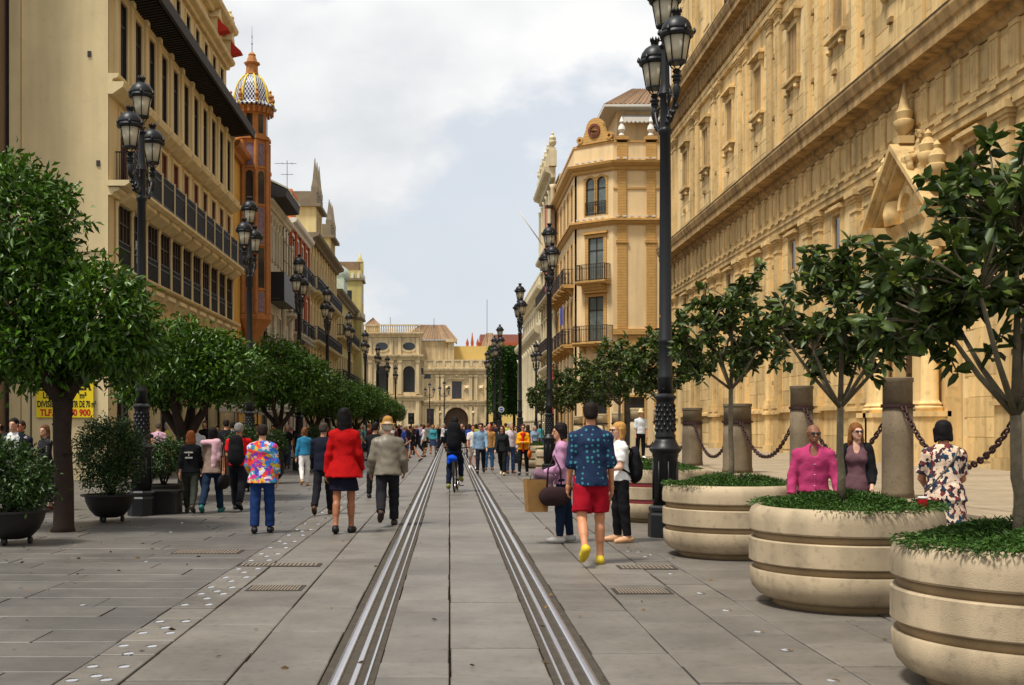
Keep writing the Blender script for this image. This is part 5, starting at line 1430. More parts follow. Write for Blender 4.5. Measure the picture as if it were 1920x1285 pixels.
def orange_tree(loc, lobes, seed, label, trunk_h, trunk_r, limbs, ncl=1500, per=9, L=.095, W=.045, sc=1.0):
    t = empty('orange_tree', loc, 0, label, 'tree', 'clipped orange trees along the left')
    q = MB(); r = random.Random(seed)
    pts = [(0, 0, -.03), (.01, 0, .08), (.015, .01, trunk_h * .35), (-.02, .02, trunk_h * .7), (0, 0, trunk_h)]
    q.tube(pts, [trunk_r * 1.45, trunk_r * 1.1, trunk_r, trunk_r * .95, trunk_r * 1.05], 14)
    for i in range(10): a = r.uniform(0, 6.28); z = r.uniform(.4, trunk_h); q.lathe([(.01, -.06), (.05, 0), (.01, .06)], (trunk_r * .8 * math.cos(a), trunk_r * .8 * math.sin(a), z), 7)
    for (x, y, z) in limbs:
        p0 = Vector((0, 0, trunk_h - .12)); p3 = Vector((x, y, z)); mid = p0.lerp(p3, .5) + Vector((x * .12, y * .12, -.05))
        q.tube([p0, p0.lerp(mid, .5), mid, mid.lerp(p3, .6), p3], [trunk_r * .72, trunk_r * .6, trunk_r * .5, trunk_r * .36, trunk_r * .15], 9)
        for k in range(3):
            d = Vector((r.uniform(-.6, .6), r.uniform(-.6, .6), r.uniform(.2, .7))); b0 = p0.lerp(p3, r.uniform(.5, .85)); q.tube([b0, b0 + d * .5, b0 + d], [trunk_r * .3, trunk_r * .2, trunk_r * .06], 6)
    q.build('trunk', M_bark, t)
    foliage('crown', lobes, ncl, per, L, W, seed, 'rhomb', M_leafo, t)
    return t
orange_tree((-5.57, 16.9, 0), [((-.62, 0, 4.35), (.78, .95, 1.0)), ((-.95, .1, 3.4), (.85, 1.0, 1.1)), ((-.3, 0, 3.5), (.55, .9, .78)), ((.62, -.1, 3.12), (.58, .9, .74)), ((.93, .1, 2.75), (.40, .7, .55)), ((.2, .2, 2.8), (.8, 1.0, .6)), ((-.5, .1, 2.7), (.9, 1.0, .55))], 3,
            'tall dense orange tree with dark knotty trunk at the left edge', 1.95, .135, [(-.75, .1, 3.0), (.55, -.1, 3.0), (.05, .2, 3.2), (-.3, -.5, 2.8), (.35, .5, 2.9)], 1950, 8, .15, .06)
orange_tree((-5.45, 24.2, 0), [((-.15, 0, 2.85), (1.1, 1.2, .82)), ((.75, .1, 2.72), (.75, 1.0, .68)), ((-.75, 0, 2.6), (.7, .9, .62))], 5,
            'low round orange tree before the cream house, behind two strolling women', 1.35, .17, [(-.7, .1, 2.5), (.6, -.1, 2.5), (.1, .4, 2.6), (-.2, -.5, 2.5)], 1700, 8, .135, .056)
oa = orange_tree((-5.6, 38.6, 0), [((-.1, 0, 3.35), (1.25, 1.3, 1.05)), ((.8, 0, 3.05), (.85, 1.0, .85)), ((-.9, 0, 3.0), (.85, 1.0, .85))], 8,
            'round orange tree right of the second lamp post, before the white house', 1.6, .13, [(-.8, .1, 2.7), (.7, -.1, 2.7), (.1, .4, 2.9), (-.2, -.5, 2.7)], 1500, 8, .14, .064)
for i, (x, y, k, rz, lb) in enumerate([(-5.6, 48.5, .92, 60, 'orange tree fourth in the left row, half behind its neighbour'), (-5.6, 58.0, .90, 130, 'orange tree fifth in the left row, above the white parasols'),
                                       (-5.5, 69.0, .95, 210, 'orange tree sixth in the left row, above the dark parasol'), (-5.5, 83.0, 1.0, 280, 'orange tree seventh in the left row, near the traffic light'),
                                       (-5.6, 108.0, .95, 20, 'farthest small orange tree of the left row, below the town hall')]):
    o = copy_tree(oa, None, lb); o.location = (x, y, 0); o.scale = (k, k, k); o.rotation_euler = (0, 0, R(rz))
# keep the first tree's own place
def broad_tree(loc, h0, tips, seed, label, per=11, L=.17, W=.066, tr=.032, lean=0.0):
    """slim stem, visible limbs, rosettes of broad leaves at the twig ends"""
    t = empty('broad_leaved_tree', loc, 0, label, 'tree', 'young broad leaved trees in the planters')
    r = random.Random(seed); rr = np.random.default_rng(seed)
    q = MB(); top = Vector((lean, 0, h0))
    q.tube([(0, 0, .76), (.012, 0, 1.1), (lean * .5, .01, (h0 + .8) / 2), top], [tr * 1.25, tr, tr * .92, tr * .85], 10)
    P, D = [], []
    mains = []
    for k in range(6):
        a = k * math.pi / 3 + r.uniform(-.3, .3); l = r.uniform(.45, .6)
        e = top + Vector((math.cos(a) * l, math.sin(a) * l, r.uniform(.35, .75)))
        q.tube([top - Vector((0, 0, .05)), top.lerp(e, .5) + Vector((0, 0, -.06)), e], [tr * .62, tr * .45, tr * .3], 7); mains.append(e)
    q.tube([top - Vector((0, 0, .02)), top + Vector((.02, .02, .55)), top + Vector((0, 0, 1.05))], [tr * .8, tr * .5, tr * .25], 7); mains += [top + Vector((0, 0, .6)), top + Vector((0, 0, 1.0))]
    for (x, y, z) in tips:
        e = Vector((x, y, z)); b0 = min(mains, key=lambda m_: (m_ - e).length); mid = b0.lerp(e, .5) + Vector((r.uniform(-.05, .05), r.uniform(-.05, .05), .03))
        q.tube([b0, mid, e], [tr * .28, tr * .2, tr * .12], 5)
        dv = (e - top); dv.normalize()
        for k in range(per):
            u = r.uniform(0, .16); P.append(tuple(e - (e - mid).normalized() * u)); d = dv * .35 + Vector((r.gauss(0, .75), r.gauss(0, .75), r.gauss(-.15, .6))); D.append(tuple(d))
    q.build('trunk', M_bark2, t)
    P = np.array(P); D = np.array(D); n = len(P)
    me = leaf_mesh('crown', P, D, L * rr.uniform(.6, 1.2, n), W * rr.uniform(.75, 1.2, n), 'oval', .16, .28, seed)
    link('crown', me, t, M_leafm)
    return t
def tips_in(lobes, n, seed):
    r = np.random.default_rng(seed); C, D = crown_points(lobes, n, r, .75); return [tuple(c) for c in C]
# lobes are relative to the stem foot
broad_tree((3.30, 6.80, 0), 1.62, tips_in([((-.72, 0, 2.32), (.36, .5, .36)), ((-.10, 0, 2.85), (.48, .6, .42)), ((-.35, -.1, 2.55), (.40, .5, .35)), ((.25, 0, 2.3), (.55, .6, .6)), ((.2, .2, 3.05), (.45, .5, .3)), ((-.52, .1, 2.05), (.34, .4, .26))], 185, 11), 11,
           'broad leaved tree in the nearest planter, leaning in from the right edge', 15, .118, .055, .036, -.02)
broad_tree((3.33, 10.0, 0), 1.72, tips_in([((-.12, 0, 2.45), (.52, .55, .50)), ((.32, 0, 2.5), (.40, .5, .52)), ((-.05, 0, 2.8), (.38, .4, .32)), ((.1, .1, 2.15), (.5, .5, .3))], 170, 12), 12,
           'broad leaved tree with forked stem growing from the cup planter', 14, .112, .052, .032)
bt = broad_tree((3.32, 13.85, 0), 2.0, tips_in([((-.1, 0, 2.7), (.55, .55, .55)), ((.3, 0, 2.85), (.40, .5, .55)), ((-.25, 0, 2.45), (.42, .5, .4)), ((.25, 0, 2.4), (.42, .5, .35))], 170, 13), 13,
           'straight broad leaved tree right behind the big lamp post', 14, .112, .052, .030)
for i, (x, y, k, rz, lb) in enumerate([(3.42, 19.0, .97, 40, 'broad leaved tree in the pink grooved planter'), (3.42, 23.6, 1.0, 100, 'broad leaved tree in the fifth planter, before the peach house'), (3.4, 28.4, .97, 160, 'broad leaved tree in the sixth planter, above the blue shirted man'),
                                       (3.4, 35.6, .98, 220, 'broad leaved tree in the far planter beside the second right lamp'), (3.4, 43.5, 1.0, 280, 'farthest broad leaved tree of the planter row, by the third right lamp')]):
    o = copy_tree(bt, None, lb); o.location = (x, y, 0); o.scale = (k, k, k); o.rotation_euler = (0, 0, R(rz))
# feathery ground cover in each planter
def cover_mesh(seed, n, hang):
    r = np.random.default_rng(seed)
    rad = .70 * np.sqrt(r.random(n)); a = r.uniform(0, 6.283, n)
    P = np.stack([rad * np.cos(a), rad * np.sin(a), .80 + .10 * (1 - (rad / .72) ** 2) * (1 + .5 * np.sin(a * 3 + seed)) + r.uniform(-.02, .02, n)], 1)
    D = np.stack([np.cos(a) * .5 + r.normal(size=n) * .6, np.sin(a) * .5 + r.normal(size=n) * .6, r.uniform(-.1, .7, n)], 1)
    k = int(n * hang)                      # tufts that hang over the rim in a few places
    aa = np.array([r.choice((.6, 1.1, 3.3, 3.9, 4.6, 5.2)) for _ in range(k)]) + r.normal(size=k) * .22; rr_ = r.uniform(.68, .80, k)
    P2 = np.stack([rr_ * np.cos(aa), rr_ * np.sin(aa), .86 - (rr_ - .68) * .2 + r.uniform(-.02, .03, k)], 1)
    D2 = np.stack([np.cos(aa) + r.normal(size=k) * .5, np.sin(aa) + r.normal(size=k) * .5, r.uniform(-.7, .5, k)], 1)
    P = np.concatenate([P, P2]); D = np.concatenate([D, D2]); m_ = len(P)
    return leaf_mesh('ground_cover', P, D, r.uniform(.022, .052, m_), r.uniform(.009, .016, m_), 'rhomb', .2, .1, seed)
cms = []
for s, n in ((1, 17000), (2, 15000), (3, 11000)):
    me = cover_mesh(s, n, .12); me.materials.append(M_grass); cms.append(me)
for i, (x, y, lb) in enumerate(PLANT):
    o = link('ground_cover', cms[min(i, 2)]); o.location = (x, y, 0); o.rotation_euler = (0, 0, i * 1.3)
    tag(o, 'feathery green ground cover filling the ' + ['nearest planter at the right edge', 'planter with the red cup', 'planter by the big lamp post', 'pink grooved planter', 'fifth planter', 'sixth planter', 'planter beside the woman in yellow', 'farthest planter'][i], 'ground cover', kind='stuff')
q = MB(); q.lathe([(.03, 0), (.037, .085), (.034, .087)], (0, 0, 0), 14); cup = empty('paper_cup', (3.37 + .46, 9.50, .838), 0, 'red paper cup with white lid standing in the planter greenery', 'cup'); q.build('cup_body', mat('red_paper', lin(196, 24, 40), .5, .05, 3, 0, 1), cup)
q = MB(); q.lathe([(.040, .086), (.040, .098), (.034, .103)], (0, 0, 0), 14); q.build('lid', M_white, cup)

# ================================================================ old stone columns with chains along the terrace
M_col = mat('dark_weathered_stone', lin(112, 98, 78), .9, .25, 3, .4, 50, streak=.3, spots=.25)
M_coll = mat('pale_weathered_stone', lin(186, 168, 132), .9, .2, 3, .4, 50, streak=.25, spots=.2)  # lighter copy of the column stone: sunshine on the far columns put into colour
M_chain = mat('rusty_chain', lin(66, 46, 44), .55, .25, 12, .2, 80, metal=.5)
COLS = [(13.45, .235, 2.28, 0), (17.6, .228, 2.25, 0), (22.4, .222, 2.30, 0), (27.4, .335, 2.06, 0), (32.5, .28, 2.05, 0), (37.3, .25, 2.1, 1), (42.1, .25, 2.2, 1), (46.9, .25, 2.1, 1), (51.7, .25, 2.1, 1), (56.5, .25, 2.1, 1), (61.3, .25, 2.1, 1)]
names = ['first stone column cut by the right edge, beside the floral dress', 'tall dark stone column behind the tree with the floral dressed woman to its right', 'dark stone column behind the man in pink', 'very thick flat topped stone column with chain, left of the pink shirt',
         'stubby dark stone column right beside the big lamp post', 'pale stone column half hidden by the big lamp post', 'pale stone column behind the visitor in a sun hat', 'eighth pale stone column, above the blonde woman', 'ninth pale stone column in the terrace row', 'tenth pale stone column in the terrace row', 'farthest pale stone column in the terrace row']
for (y, r_, zt, pale), lb in zip(COLS, names):
    t = empty('stone_column', (6.72, y, .44), 0, lb, 'column', 'columns joined by chains along the terrace')
    h_ = zt - .44; m_ = M_coll if pale else M_col
    q = MB(); q.lathe([(r_ * 1.05, 0), (r_ * 1.04, .1), (r_, .14), (r_ * .985, h_ * .5), (r_ * .95, h_ - .45)], (0, 0, 0), 24); q.build('shaft', m_, t)
    q = MB(); q.lathe([(r_ * .96, h_ - .452), (r_ * 1.06, h_ - .45), (r_ * 1.06, h_ - .40), (r_ * .96, h_ - .398)], (0, 0, 0), 24); q.build('iron_collar', M_chain, t)
    q = MB(); q.lathe([(r_ * .94, h_ - .40), (r_ * .94, h_ - .08), (r_ * 1.0, h_ - .06), (r_ * 1.0, h_ - .01), (r_ * .9, h_)], (0, 0, 0), 24); q.build('cap', m_, t)
lk = MB(); lk.tube([(.058 * math.cos(a) + (.022 if math.cos(a) > 0 else -.022), .034 * math.sin(a), 0) for a in np.linspace(0, 2 * math.pi, 14, endpoint=False)], .015, 6, closed=True)
lkm = lk.mesh('chain_link'); lkm.materials.append(M_chain)
cn = ['between the two columns at the right edge, behind the floral dress', 'sagging behind the man in pink and the woman in sunglasses', 'sagging freely left of the man in pink', 'between the thick column and the stubby column', 'half hidden behind the big lamp post', 'behind the visitor in the sun hat', 'far along the terrace, above the blonde woman', 'at the far end of the terrace row']
for i in range(8):
    y0, y1 = COLS[i][0] + COLS[i][1], COLS[i + 1][0] - COLS[i + 1][1]
    z0, z1 = COLS[i][2] - .44, COLS[i + 1][2] - .44; sag = .86
    t = empty('iron_chain', (6.72, (y0 + y1) / 2, .45), 0, 'rusty iron chain ' + cn[i], 'chain', 'chains along the terrace')
    n = 46 if i < 6 else 34
    pts = []
    for k in range(400):
        u = k / 399; pts.append(Vector((0, y0 + (y1 - y0) * u, z0 + (z1 - z0) * u - sag * 4 * u * (1 - u))))
    acc = [0]
    for a, b in zip(pts, pts[1:]): acc.append(acc[-1] + (b - a).length)
    for k in range(n):
        s = acc[-1] * (k + .5) / n; j = min(398, int(np.searchsorted(acc, s))); d = (pts[j + 1] - pts[j]).normalized()
        o = link('chain_link', lkm, t); rot = Vector((1, 0, 0)).rotation_difference(d).to_matrix().to_4x4() @ Matrix.Rotation(R(45 if k % 2 else -45), 4, 'X')
        sc_ = (acc[-1] / n) / .128
        o.matrix_local = Matrix.Translation(pts[j] - Vector((0, (y0 + y1) / 2, .45))) @ rot @ Matrix.Diagonal((sc_, max(1, sc_ * .9), max(1, sc_ * .9), 1))

# ================================================================ dark bowls with shrubs on the left
M_bowl = mat('black_bowl', lin(28, 25, 24), .5, .2, 5, .1, 60)
def bowl(loc, r_, h_, lobes, seed, label, slabel, ncl, per, L, W, rim=True):
    t = empty('planting_bowl', loc, 0, label, 'plant pot', 'dark bowls with shrubs')
    q = MB(); q.lathe([(r_ * .32, h_ * .16), (r_ * .55, h_ * .22), (r_ * .78, h_ * .45), (r_ * .92, h_ * .72), (r_ * .97, h_ * .93), (r_ * 1.12, h_ * .94), (r_ * 1.12, h_), (r_ * .95, h_), (r_ * .9, h_ * .9)], (0, 0, 0), 28); q.build('bowl', M_bowl, t)
    q = MB(); q.lathe([(r_ * .9, h_ * .85), (r_ * .9, h_ * .93)], (0, 0, 0), 24); q.build('soil', M_soil, t)
    for k in range(3):
        a = k * 2.094 + .4; x, y = r_ * .5 * math.cos(a), r_ * .5 * math.sin(a)
        q = MB(); q.tube([(x - .022, y, .045), (x + .022, y, .045)], .045, 12); q.tube([(x, y, .06), (x * .9, y * .9, h_ * .24)], .018, 6); q.build('castor', M_bowl, t)
    s = empty('potted_shrub', (loc[0], loc[1], h_ * .92), 0, slabel, 'shrub', 'shrubs in dark bowls')
    q = MB(); rr = random.Random(seed)
    for k in range(9):
        a = rr.uniform(0, 6.28); e = Vector((math.cos(a) * r_ * .7, math.sin(a) * r_ * .7, lobes[0][0][2] * rr.uniform(.7, 1.1))); q.tube([(rr.uniform(-.06, .06), rr.uniform(-.06, .06), 0), e * .45 + Vector((0, 0, .05)), e], [.016, .011, .005], 6)
    q.build('stems', M_bark, s)
    foliage('crown', lobes, ncl, per, L, W, seed, 'rhomb', M_leafs, s, .1, .05, .8)
bowl((-5.62, 15.1, 0), .42, .44, [((0, 0, .46), (.46, .46, .36)), ((.1, -.1, .32), (.42, .42, .26)), ((-.1, 0, .7), (.34, .34, .22))], 21, 'dark planting bowl cut by the left edge below a loose shrub', 'loose green shrub in the bowl at the left edge', 620, 7, .075, .036)
bowl((-5.42, 18.7, 0), .40, .44, [((0, 0, .55), (.48, .48, .50)), ((.12, 0, .85), (.40, .4, .38)), ((-.15, 0, .8), (.34, .35, .42))], 22, 'dark bowl on castors between the orange tree and the lamp post', 'tall dark dense shrub in the castor bowl beside the lamp post', 1300, 8, .055, .026)
bowl((-5.55, 22.8, 0), .36, .40, [((0, 0, .55), (.42, .42, .30)), ((.1, 0, .7), (.32, .32, .2)), ((-.12, 0, .42), (.3, .3, .2))], 23, 'small dark bowl right of the lamp post with a bright shrub', 'bright green rounded shrub in the small dark bowl', 420, 7, .07, .034)
bowl((-4.8, 31.5, 0), .38, .42, [((0, 0, .55), (.42, .42, .36)), ((.1, 0, .8), (.32, .32, .25))], 24, 'dark bowl behind the woman in the bright patterned blouse', 'green shrub behind the woman in the bright blouse', 420, 7, .07, .034)
bowl((-4.9, 27.5, 0), .38, .42, [((0, 0, .6), (.40, .42, .40)), ((.1, 0, .9), (.3, .32, .25))], 25, 'dark bowl behind the man in the red shirt', 'green shrub behind the man in the red shirt', 420, 7, .07, .034)
bowl((-4.7, 40.0, 0), .38, .42, [((0, 0, .6), (.40, .42, .40)), ((.1, 0, .9), (.3, .32, .25))], 26, 'dark bowl near the woman in the blue jacket', 'dark shrub near the woman in the blue jacket', 360, 7, .07, .034)
q = MB(); q.box(-.32, .32, -.28, .28, 0, .36); q.box(-.34, .34, -.3, .3, .361, .40); pb = empty('black_box_planter', (-5.05, 20.5, 0), 0, 'low black box standing beside the left lamp post base', 'planter box'); q.build('box', M_bowl, pb)

# ================================================================ clipped hedge trees at the far right
M_hedge = mat('hedge_leaf', lin(46, 78, 20), .5, .12, 1.5, 0, 1, isl=.45, trans=.15)
def hedge(loc, sx, sy, z0, z1, n, seed, label):
    t = empty('clipped_hedge_tree', loc, 0, label, 'tree', 'clipped hedge trees at the far end')
    r = np.random.default_rng(seed)
    P = np.stack([r.uniform(-sx / 2, sx / 2, n), r.uniform(-sy / 2, sy / 2, n), r.uniform(z0, z1, n)], 1)
    f = r.integers(0, 5, n)
    P[f == 0, 1] = -sy / 2; P[f == 1, 0] = -sx / 2; P[f == 2, 0] = sx / 2; P[f == 3, 2] = z1; P[f == 4, 1] = -sy / 2
    P += r.normal(size=(n, 3)) * .10
    D = np.zeros((n, 3)); D[:, 1] -= (f == 0) | (f == 4); D[:, 0] += (f == 2) * 1. - (f == 1) * 1.; D[:, 2] += (f == 3) * 1.
    D = D * .5 + r.normal(size=(n, 3)) * .7
    link('crown', leaf_mesh('crown', P, D, r.uniform(.2, .38, n), r.uniform(.1, .2, n), 'rhomb', .2, .1, seed), t, M_hedge)
    q = MB(); q.box(-sx / 2 + .25, sx / 2 - .25, -sy / 2 + .25, sy / 2 - .25, z0 + .2, z1 - .25); q.build('inner_growth', M_hedge, t)
    q = MB(); q.tube([(0, 0, 0), (0, 0, z0 + .5)], .18, 8); q.build('trunk', M_bark, t)
hedge((5.9, 146, 0), 1.8, 4, 3.2, 11.3, 5200, 31, 'tall clipped green hedge tree left of the bank, nearest of the two')
hedge((8.2, 149, 0), 3.6, 5, 3.0, 11.5, 6000, 32, 'wide clipped green hedge tree behind the nearer one')

# ================================================================ cafe parasols, traffic light, sign
M_cream2 = mat('parasol_canvas', lin(214, 206, 190), .8, .08, 2, .1, 40, trans=.2)
M_dusk = mat('parasol_mauve', lin(150, 104, 100), .8, .08, 2, .1, 40, trans=.2)
def parasol(loc, w, m, label):
    t = empty('cafe_parasol', loc, .2, label, 'parasol', 'cafe parasols on the left')
    q = MB(); h_ = w / 2
    q.add([(-h_, -h_, 2.35), (h_, -h_, 2.35), (h_, h_, 2.35), (-h_, h_, 2.35), (0, 0, 2.95), (-h_, -h_, 2.12), (h_, -h_, 2.12), (h_, h_, 2.12), (-h_, h_, 2.12)],
          [(0, 1, 4), (1, 2, 4), (2, 3, 4), (3, 0, 4), (5, 6, 1, 0), (6, 7, 2, 1), (7, 8, 3, 2), (8, 5, 0, 3)]); q.build('canopy', m, t)
    q = MB(); q.tube([(0, 0, .06), (0, 0, 2.98)], .025, 8); q.box(-.3, .3, -.3, .3, 0, .06); q.build('pole', M_iron, t)
    q = MB()
    for sx, sy in ((1, 1), (-1, 1), (1, -1), (-1, -1)): q.tube([(0, 0, 2.3), (sx * h_ * .5, sy * h_ * .5, 2.6)], .012, 5); q.tube([(0, 0, 2.9), (sx * h_ * .98, sy * h_ * .98, 2.33)], .012, 5)
    q.build('ribs', M_frame, t)
parasol((-7.7, 47.0, 0), 3.0, M_cream2, 'nearest white cafe parasol under the orange trees')
parasol((-7.8, 52.0, 0), 3.0, M_cream2, 'middle white cafe parasol under the orange trees')
parasol((-7.9, 57.5, 0), 3.0, M_cream2, 'farthest white cafe parasol, left of the red jacket')
parasol((-6.3, 92.0, 0), 3.2, M_dusk, 'mauve cafe parasol seen behind the straw hat')
q = MB(); tl = empty('traffic_light', (-2.75, 84.0, 0), 0, 'black traffic light on a slim pole in the far crowd', 'traffic light')
q.tube([(0, 0, 0), (0, 0, 2.0)], .05, 8); q.build('pole', M_black, tl)
q = MB(); q.bbox(-.22, .22, -.16, .16, 1.75, 2.55, .03); q.build('signal_head', M_black, tl)
for z in (1.95, 2.33): q = MB(); q.tube([(0, -.161, z), (0, -.25, z + .02)], .11, 10); q.build('lamp_visor', M_bowl, tl)
M_sblue = mat('sign_blue', lin(40, 70, 150), .5, 0, 1, 0, 1)
rs = empty('round_sign', (3.0, 68.2, 0), 0, 'small round white and blue sign on the far right lamp post', 'sign')
q = MB(); q.tube([(0, -.10, 2.55), (0, -.14, 2.55)], .17, 18); q.build('disc', M_white, rs)
q = MB(); q.tube([(0, -.139, 2.55), (0, -.150, 2.55)], .12, 18); q.build('symbol', M_sblue, rs)
q = MB(); q.box(-.07, .07, -.16, -.1505, 2.53, 2.57); q.build('symbol_bar', M_white, rs)
# ================================================================ people: implicit surfaces meshed with surface nets
def surf_net(fn, lo, hi, h):
    lo = np.asarray(lo, float) - 2 * h; hi = np.asarray(hi, float) + 2 * h
    n = np.maximum(4, np.ceil((hi - lo) / h).astype(int) + 1)
    ax = [lo[i] + h * np.arange(n[i]) for i in range(3)]
    X, Y, Z = np.meshgrid(*[a.astype(np.float32) for a in ax], indexing='ij')
    D = fn(X, Y, Z)
    S = D < 0
    c = [S[i:n[0] - 1 + i, j:n[1] - 1 + j, k:n[2] - 1 + k] for i in (0, 1) for j in (0, 1) for k in (0, 1)]
    cnt = sum(x.astype(np.int8) for x in c)
    act = (cnt > 0) & (cnt < 8)
    idx = -np.ones(act.shape, np.int64); ii = np.argwhere(act); idx[act] = np.arange(len(ii))
    if len(ii) == 0: return np.zeros((0, 3)), np.zeros((0, 4), int)
    acc = np.zeros((len(ii), 3)); num = np.zeros(len(ii))
    corners = [(i, j, k) for i in (0, 1) for j in (0, 1) for k in (0, 1)]
    dv = {cn_: D[ii[:, 0] + cn_[0], ii[:, 1] + cn_[1], ii[:, 2] + cn_[2]] for cn_ in corners}
    for a in corners:
        for b in corners:
            if a < b and sum(abs(p - q) for p, q in zip(a, b)) == 1:
                da, db = dv[a], dv[b]; m = (da < 0) != (db < 0)
                t = np.where(m, da / np.where(m, da - db, 1), 0)
                p = np.array(a) + t[:, None] * (np.array(b) - np.array(a))
                acc += p * m[:, None]; num += m
    V = lo + (ii + acc / num[:, None]) * h
    F = []
    for d in range(3):
        u, w = (d + 1) % 3, (d + 2) % 3
        sl0 = [slice(1, n[i] - 1) for i in range(3)]; sl0[d] = slice(0, n[d] - 1)
        sl1 = list(sl0); sl1[d] = slice(1, n[d])
        s0, s1 = S[tuple(sl0)], S[tuple(sl1)]
        e = np.argwhere(s0 != s1)
        if len(e) == 0: continue
        inside0 = s0[tuple(e.T)]
        base = e.copy()
        for i in range(3):
            if i != d: base[:, i] += 1
        q = []
        for du, dw in ((-1, -1), (0, -1), (0, 0), (-1, 0)):
            b = base.copy(); b[:, u] += du; b[:, w] += dw; q.append(idx[tuple(b.T)])
        q = np.stack(q, 1); q[~inside0] = q[~inside0][:, ::-1]
        F.append(q[(q >= 0).all(1)])
    return V, np.concatenate(F)

def smin(a, b, k):
    h = np.clip(.5 + .5 * (b - a) / k, 0, 1); return b + (a - b) * h - k * h * (1 - h)
class Sdf:
    def __init__(s): s.p = []; s.cuts = []; s.sub = []; s.wr = 0.0; s.ph = 0.0; s.lo = np.full(3, 9.); s.hi = np.full(3, -9.)
    def _b(s, *pts_r):
        for p, r in pts_r: s.lo = np.minimum(s.lo, np.array(p) - r); s.hi = np.maximum(s.hi, np.array(p) + r)
    def cone(s, a, b, ra, rb, k=.03, sy=1.0, f0=False, f1=False, sx=1.0):
        s._b((a, ra), (b, rb)); s.p.append(('c', np.array(a, float), np.array(b, float), ra, rb, k, sy, f0, f1, sx)); return s
    def ell(s, c, r, k=.03): s._b((c, np.array(r))); s.p.append(('e', np.array(c, float), np.array(r, float), k)); return s
    def cut(s, pt, nrm): s.cuts.append((np.array(pt, float), np.array(nrm, float))); return s
    def minus(s, c, r): s.sub.append((np.array(c, float), np.array(r, float))); return s
    def __call__(s, X, Y, Z):
        d = None
        for q in s.p:
            if q[0] == 'c':
                _, a, b, ra, rb, k, sy, f0, f1, sx = q; ab = b - a; L2 = float(ab @ ab) + 1e-9; L = math.sqrt(L2)
                px, py, pz = X - a[0], Y - a[1], Z - a[2]
                t0 = (px * ab[0] + py * ab[1] + pz * ab[2]) / L2; t = np.clip(t0, 0, 1)
                e = np.sqrt(((px - t * ab[0]) * sx) ** 2 + ((py - t * ab[1]) * sy) ** 2 + (pz - t * ab[2]) ** 2) - (ra + (rb - ra) * t)
                if f0: e = np.maximum(e, -t0 * L)
                if f1: e = np.maximum(e, (t0 - 1) * L)
            else:
                _, c, r, k = q
                e = (np.sqrt(((X - c[0]) / r[0]) ** 2 + ((Y - c[1]) / r[1]) ** 2 + ((Z - c[2]) / r[2]) ** 2) - 1) * float(min(r))
            d = e if d is None else smin(d, e, k)
        if s.wr:
            p = s.ph
            d = d + s.wr * (np.sin(31 * Z + 17 * X + p) * np.sin(23 * X - 19 * Y + 2 * p) + .7 * np.sin(47 * Z - 29 * Y + p) * np.sin(13 * X + 21 * Y - p))
        for pt, nn in s.cuts: d = np.maximum(d, (X - pt[0]) * nn[0] + (Y - pt[1]) * nn[1] + (Z - pt[2]) * nn[2])
        for c, r in s.sub:
            e = (np.sqrt(((X - c[0]) / r[0]) ** 2 + ((Y - c[1]) / r[1]) ** 2 + ((Z - c[2]) / r[2]) ** 2) - 1) * float(min(r)); d = np.maximum(d, -e)
        return d
    def net(s, h): return surf_net(s, s.lo, s.hi, h)

M_skin = mat('skin', (1, 1, 1), .5, .06, 6, .03, 150, objcol=True, spec=.3)
M_cloth = mat('cloth', (1, 1, 1), .85, .14, 7, .55, 24, objcol=True, spec=.12)
M_hair = mat('hair', (1, 1, 1), .6, .35, 40, .5, 130, objcol=True, spec=.12)
M_shoe = mat('shoe', (1, 1, 1), .55, .1, 9, .05, 100, objcol=True)
M_shade = mat('dark_lens', (.01, .01, .012), .12, 0, 1, 0, 1, spec=.6)
M_leather = mat('worn_leather', lin(112, 104, 90), .45, .25, 7, .25, 60, spec=.4)
def pattern_mat(name, cols, scale, rough=.85, stretch=(1, 1, 1), stops=None, warp=1.0):
    m = mat(name, (1, 1, 1), rough, 0, 1, .5, 24)
    N, L = m.node_tree.nodes, m.node_tree.links; b = N['Principled BSDF']
    t = N.new('ShaderNodeTexCoord'); mp_ = N.new('ShaderNodeMapping'); mp_.inputs['Scale'].default_value = stretch
    v = N.new('ShaderNodeTexVoronoi'); v.inputs['Scale'].default_value = scale; v.inputs['Randomness'].default_value = 1.0
    nz = N.new('ShaderNodeTexNoise'); nz.inputs['Scale'].default_value = 22; va = N.new('ShaderNodeVectorMath'); va.operation = 'MULTIPLY_ADD'; va.inputs[1].default_value = (.07 * warp,) * 3
    L.new(t.outputs['Object'], mp_.inputs['Vector']); L.new(t.outputs['Object'], nz.inputs['Vector']); L.new(nz.outputs['Color'], va.inputs[0]); L.new(mp_.outputs['Vector'], va.inputs[2]); L.new(va.outputs[0], v.inputs['Vector'])
    sp = N.new('ShaderNodeSeparateColor'); L.new(v.outputs['Color'], sp.inputs[0])
    r = N.new('ShaderNodeValToRGB'); r.color_ramp.interpolation = 'CONSTANT'
    while len(r.color_ramp.elements) < len(cols): r.color_ramp.elements.new(.5)
    for i, c in enumerate(cols): r.color_ramp.elements[i].position = (stops[i] if stops else i / len(cols)); r.color_ramp.elements[i].color = c
    L.new(sp.outputs['Red'], r.inputs['Fac']); L.new(r.outputs['Color'], b.inputs['Base Color'])
    return m, v, r
def dots_mat(name, ground, dot, scale, size, rnd=.4):
    m, v, r = pattern_mat(name, [ground, dot], scale, warp=.15)
    N, L = m.node_tree.nodes, m.node_tree.links
    v.inputs['Randomness'].default_value = rnd
    mr = N.new('ShaderNodeMath'); mr.operation = 'LESS_THAN'; mr.inputs[1].default_value = size
    L.new(v.outputs['Distance'], mr.inputs[0]); L.new(mr.outputs[0], r.inputs['Fac'])
    return m
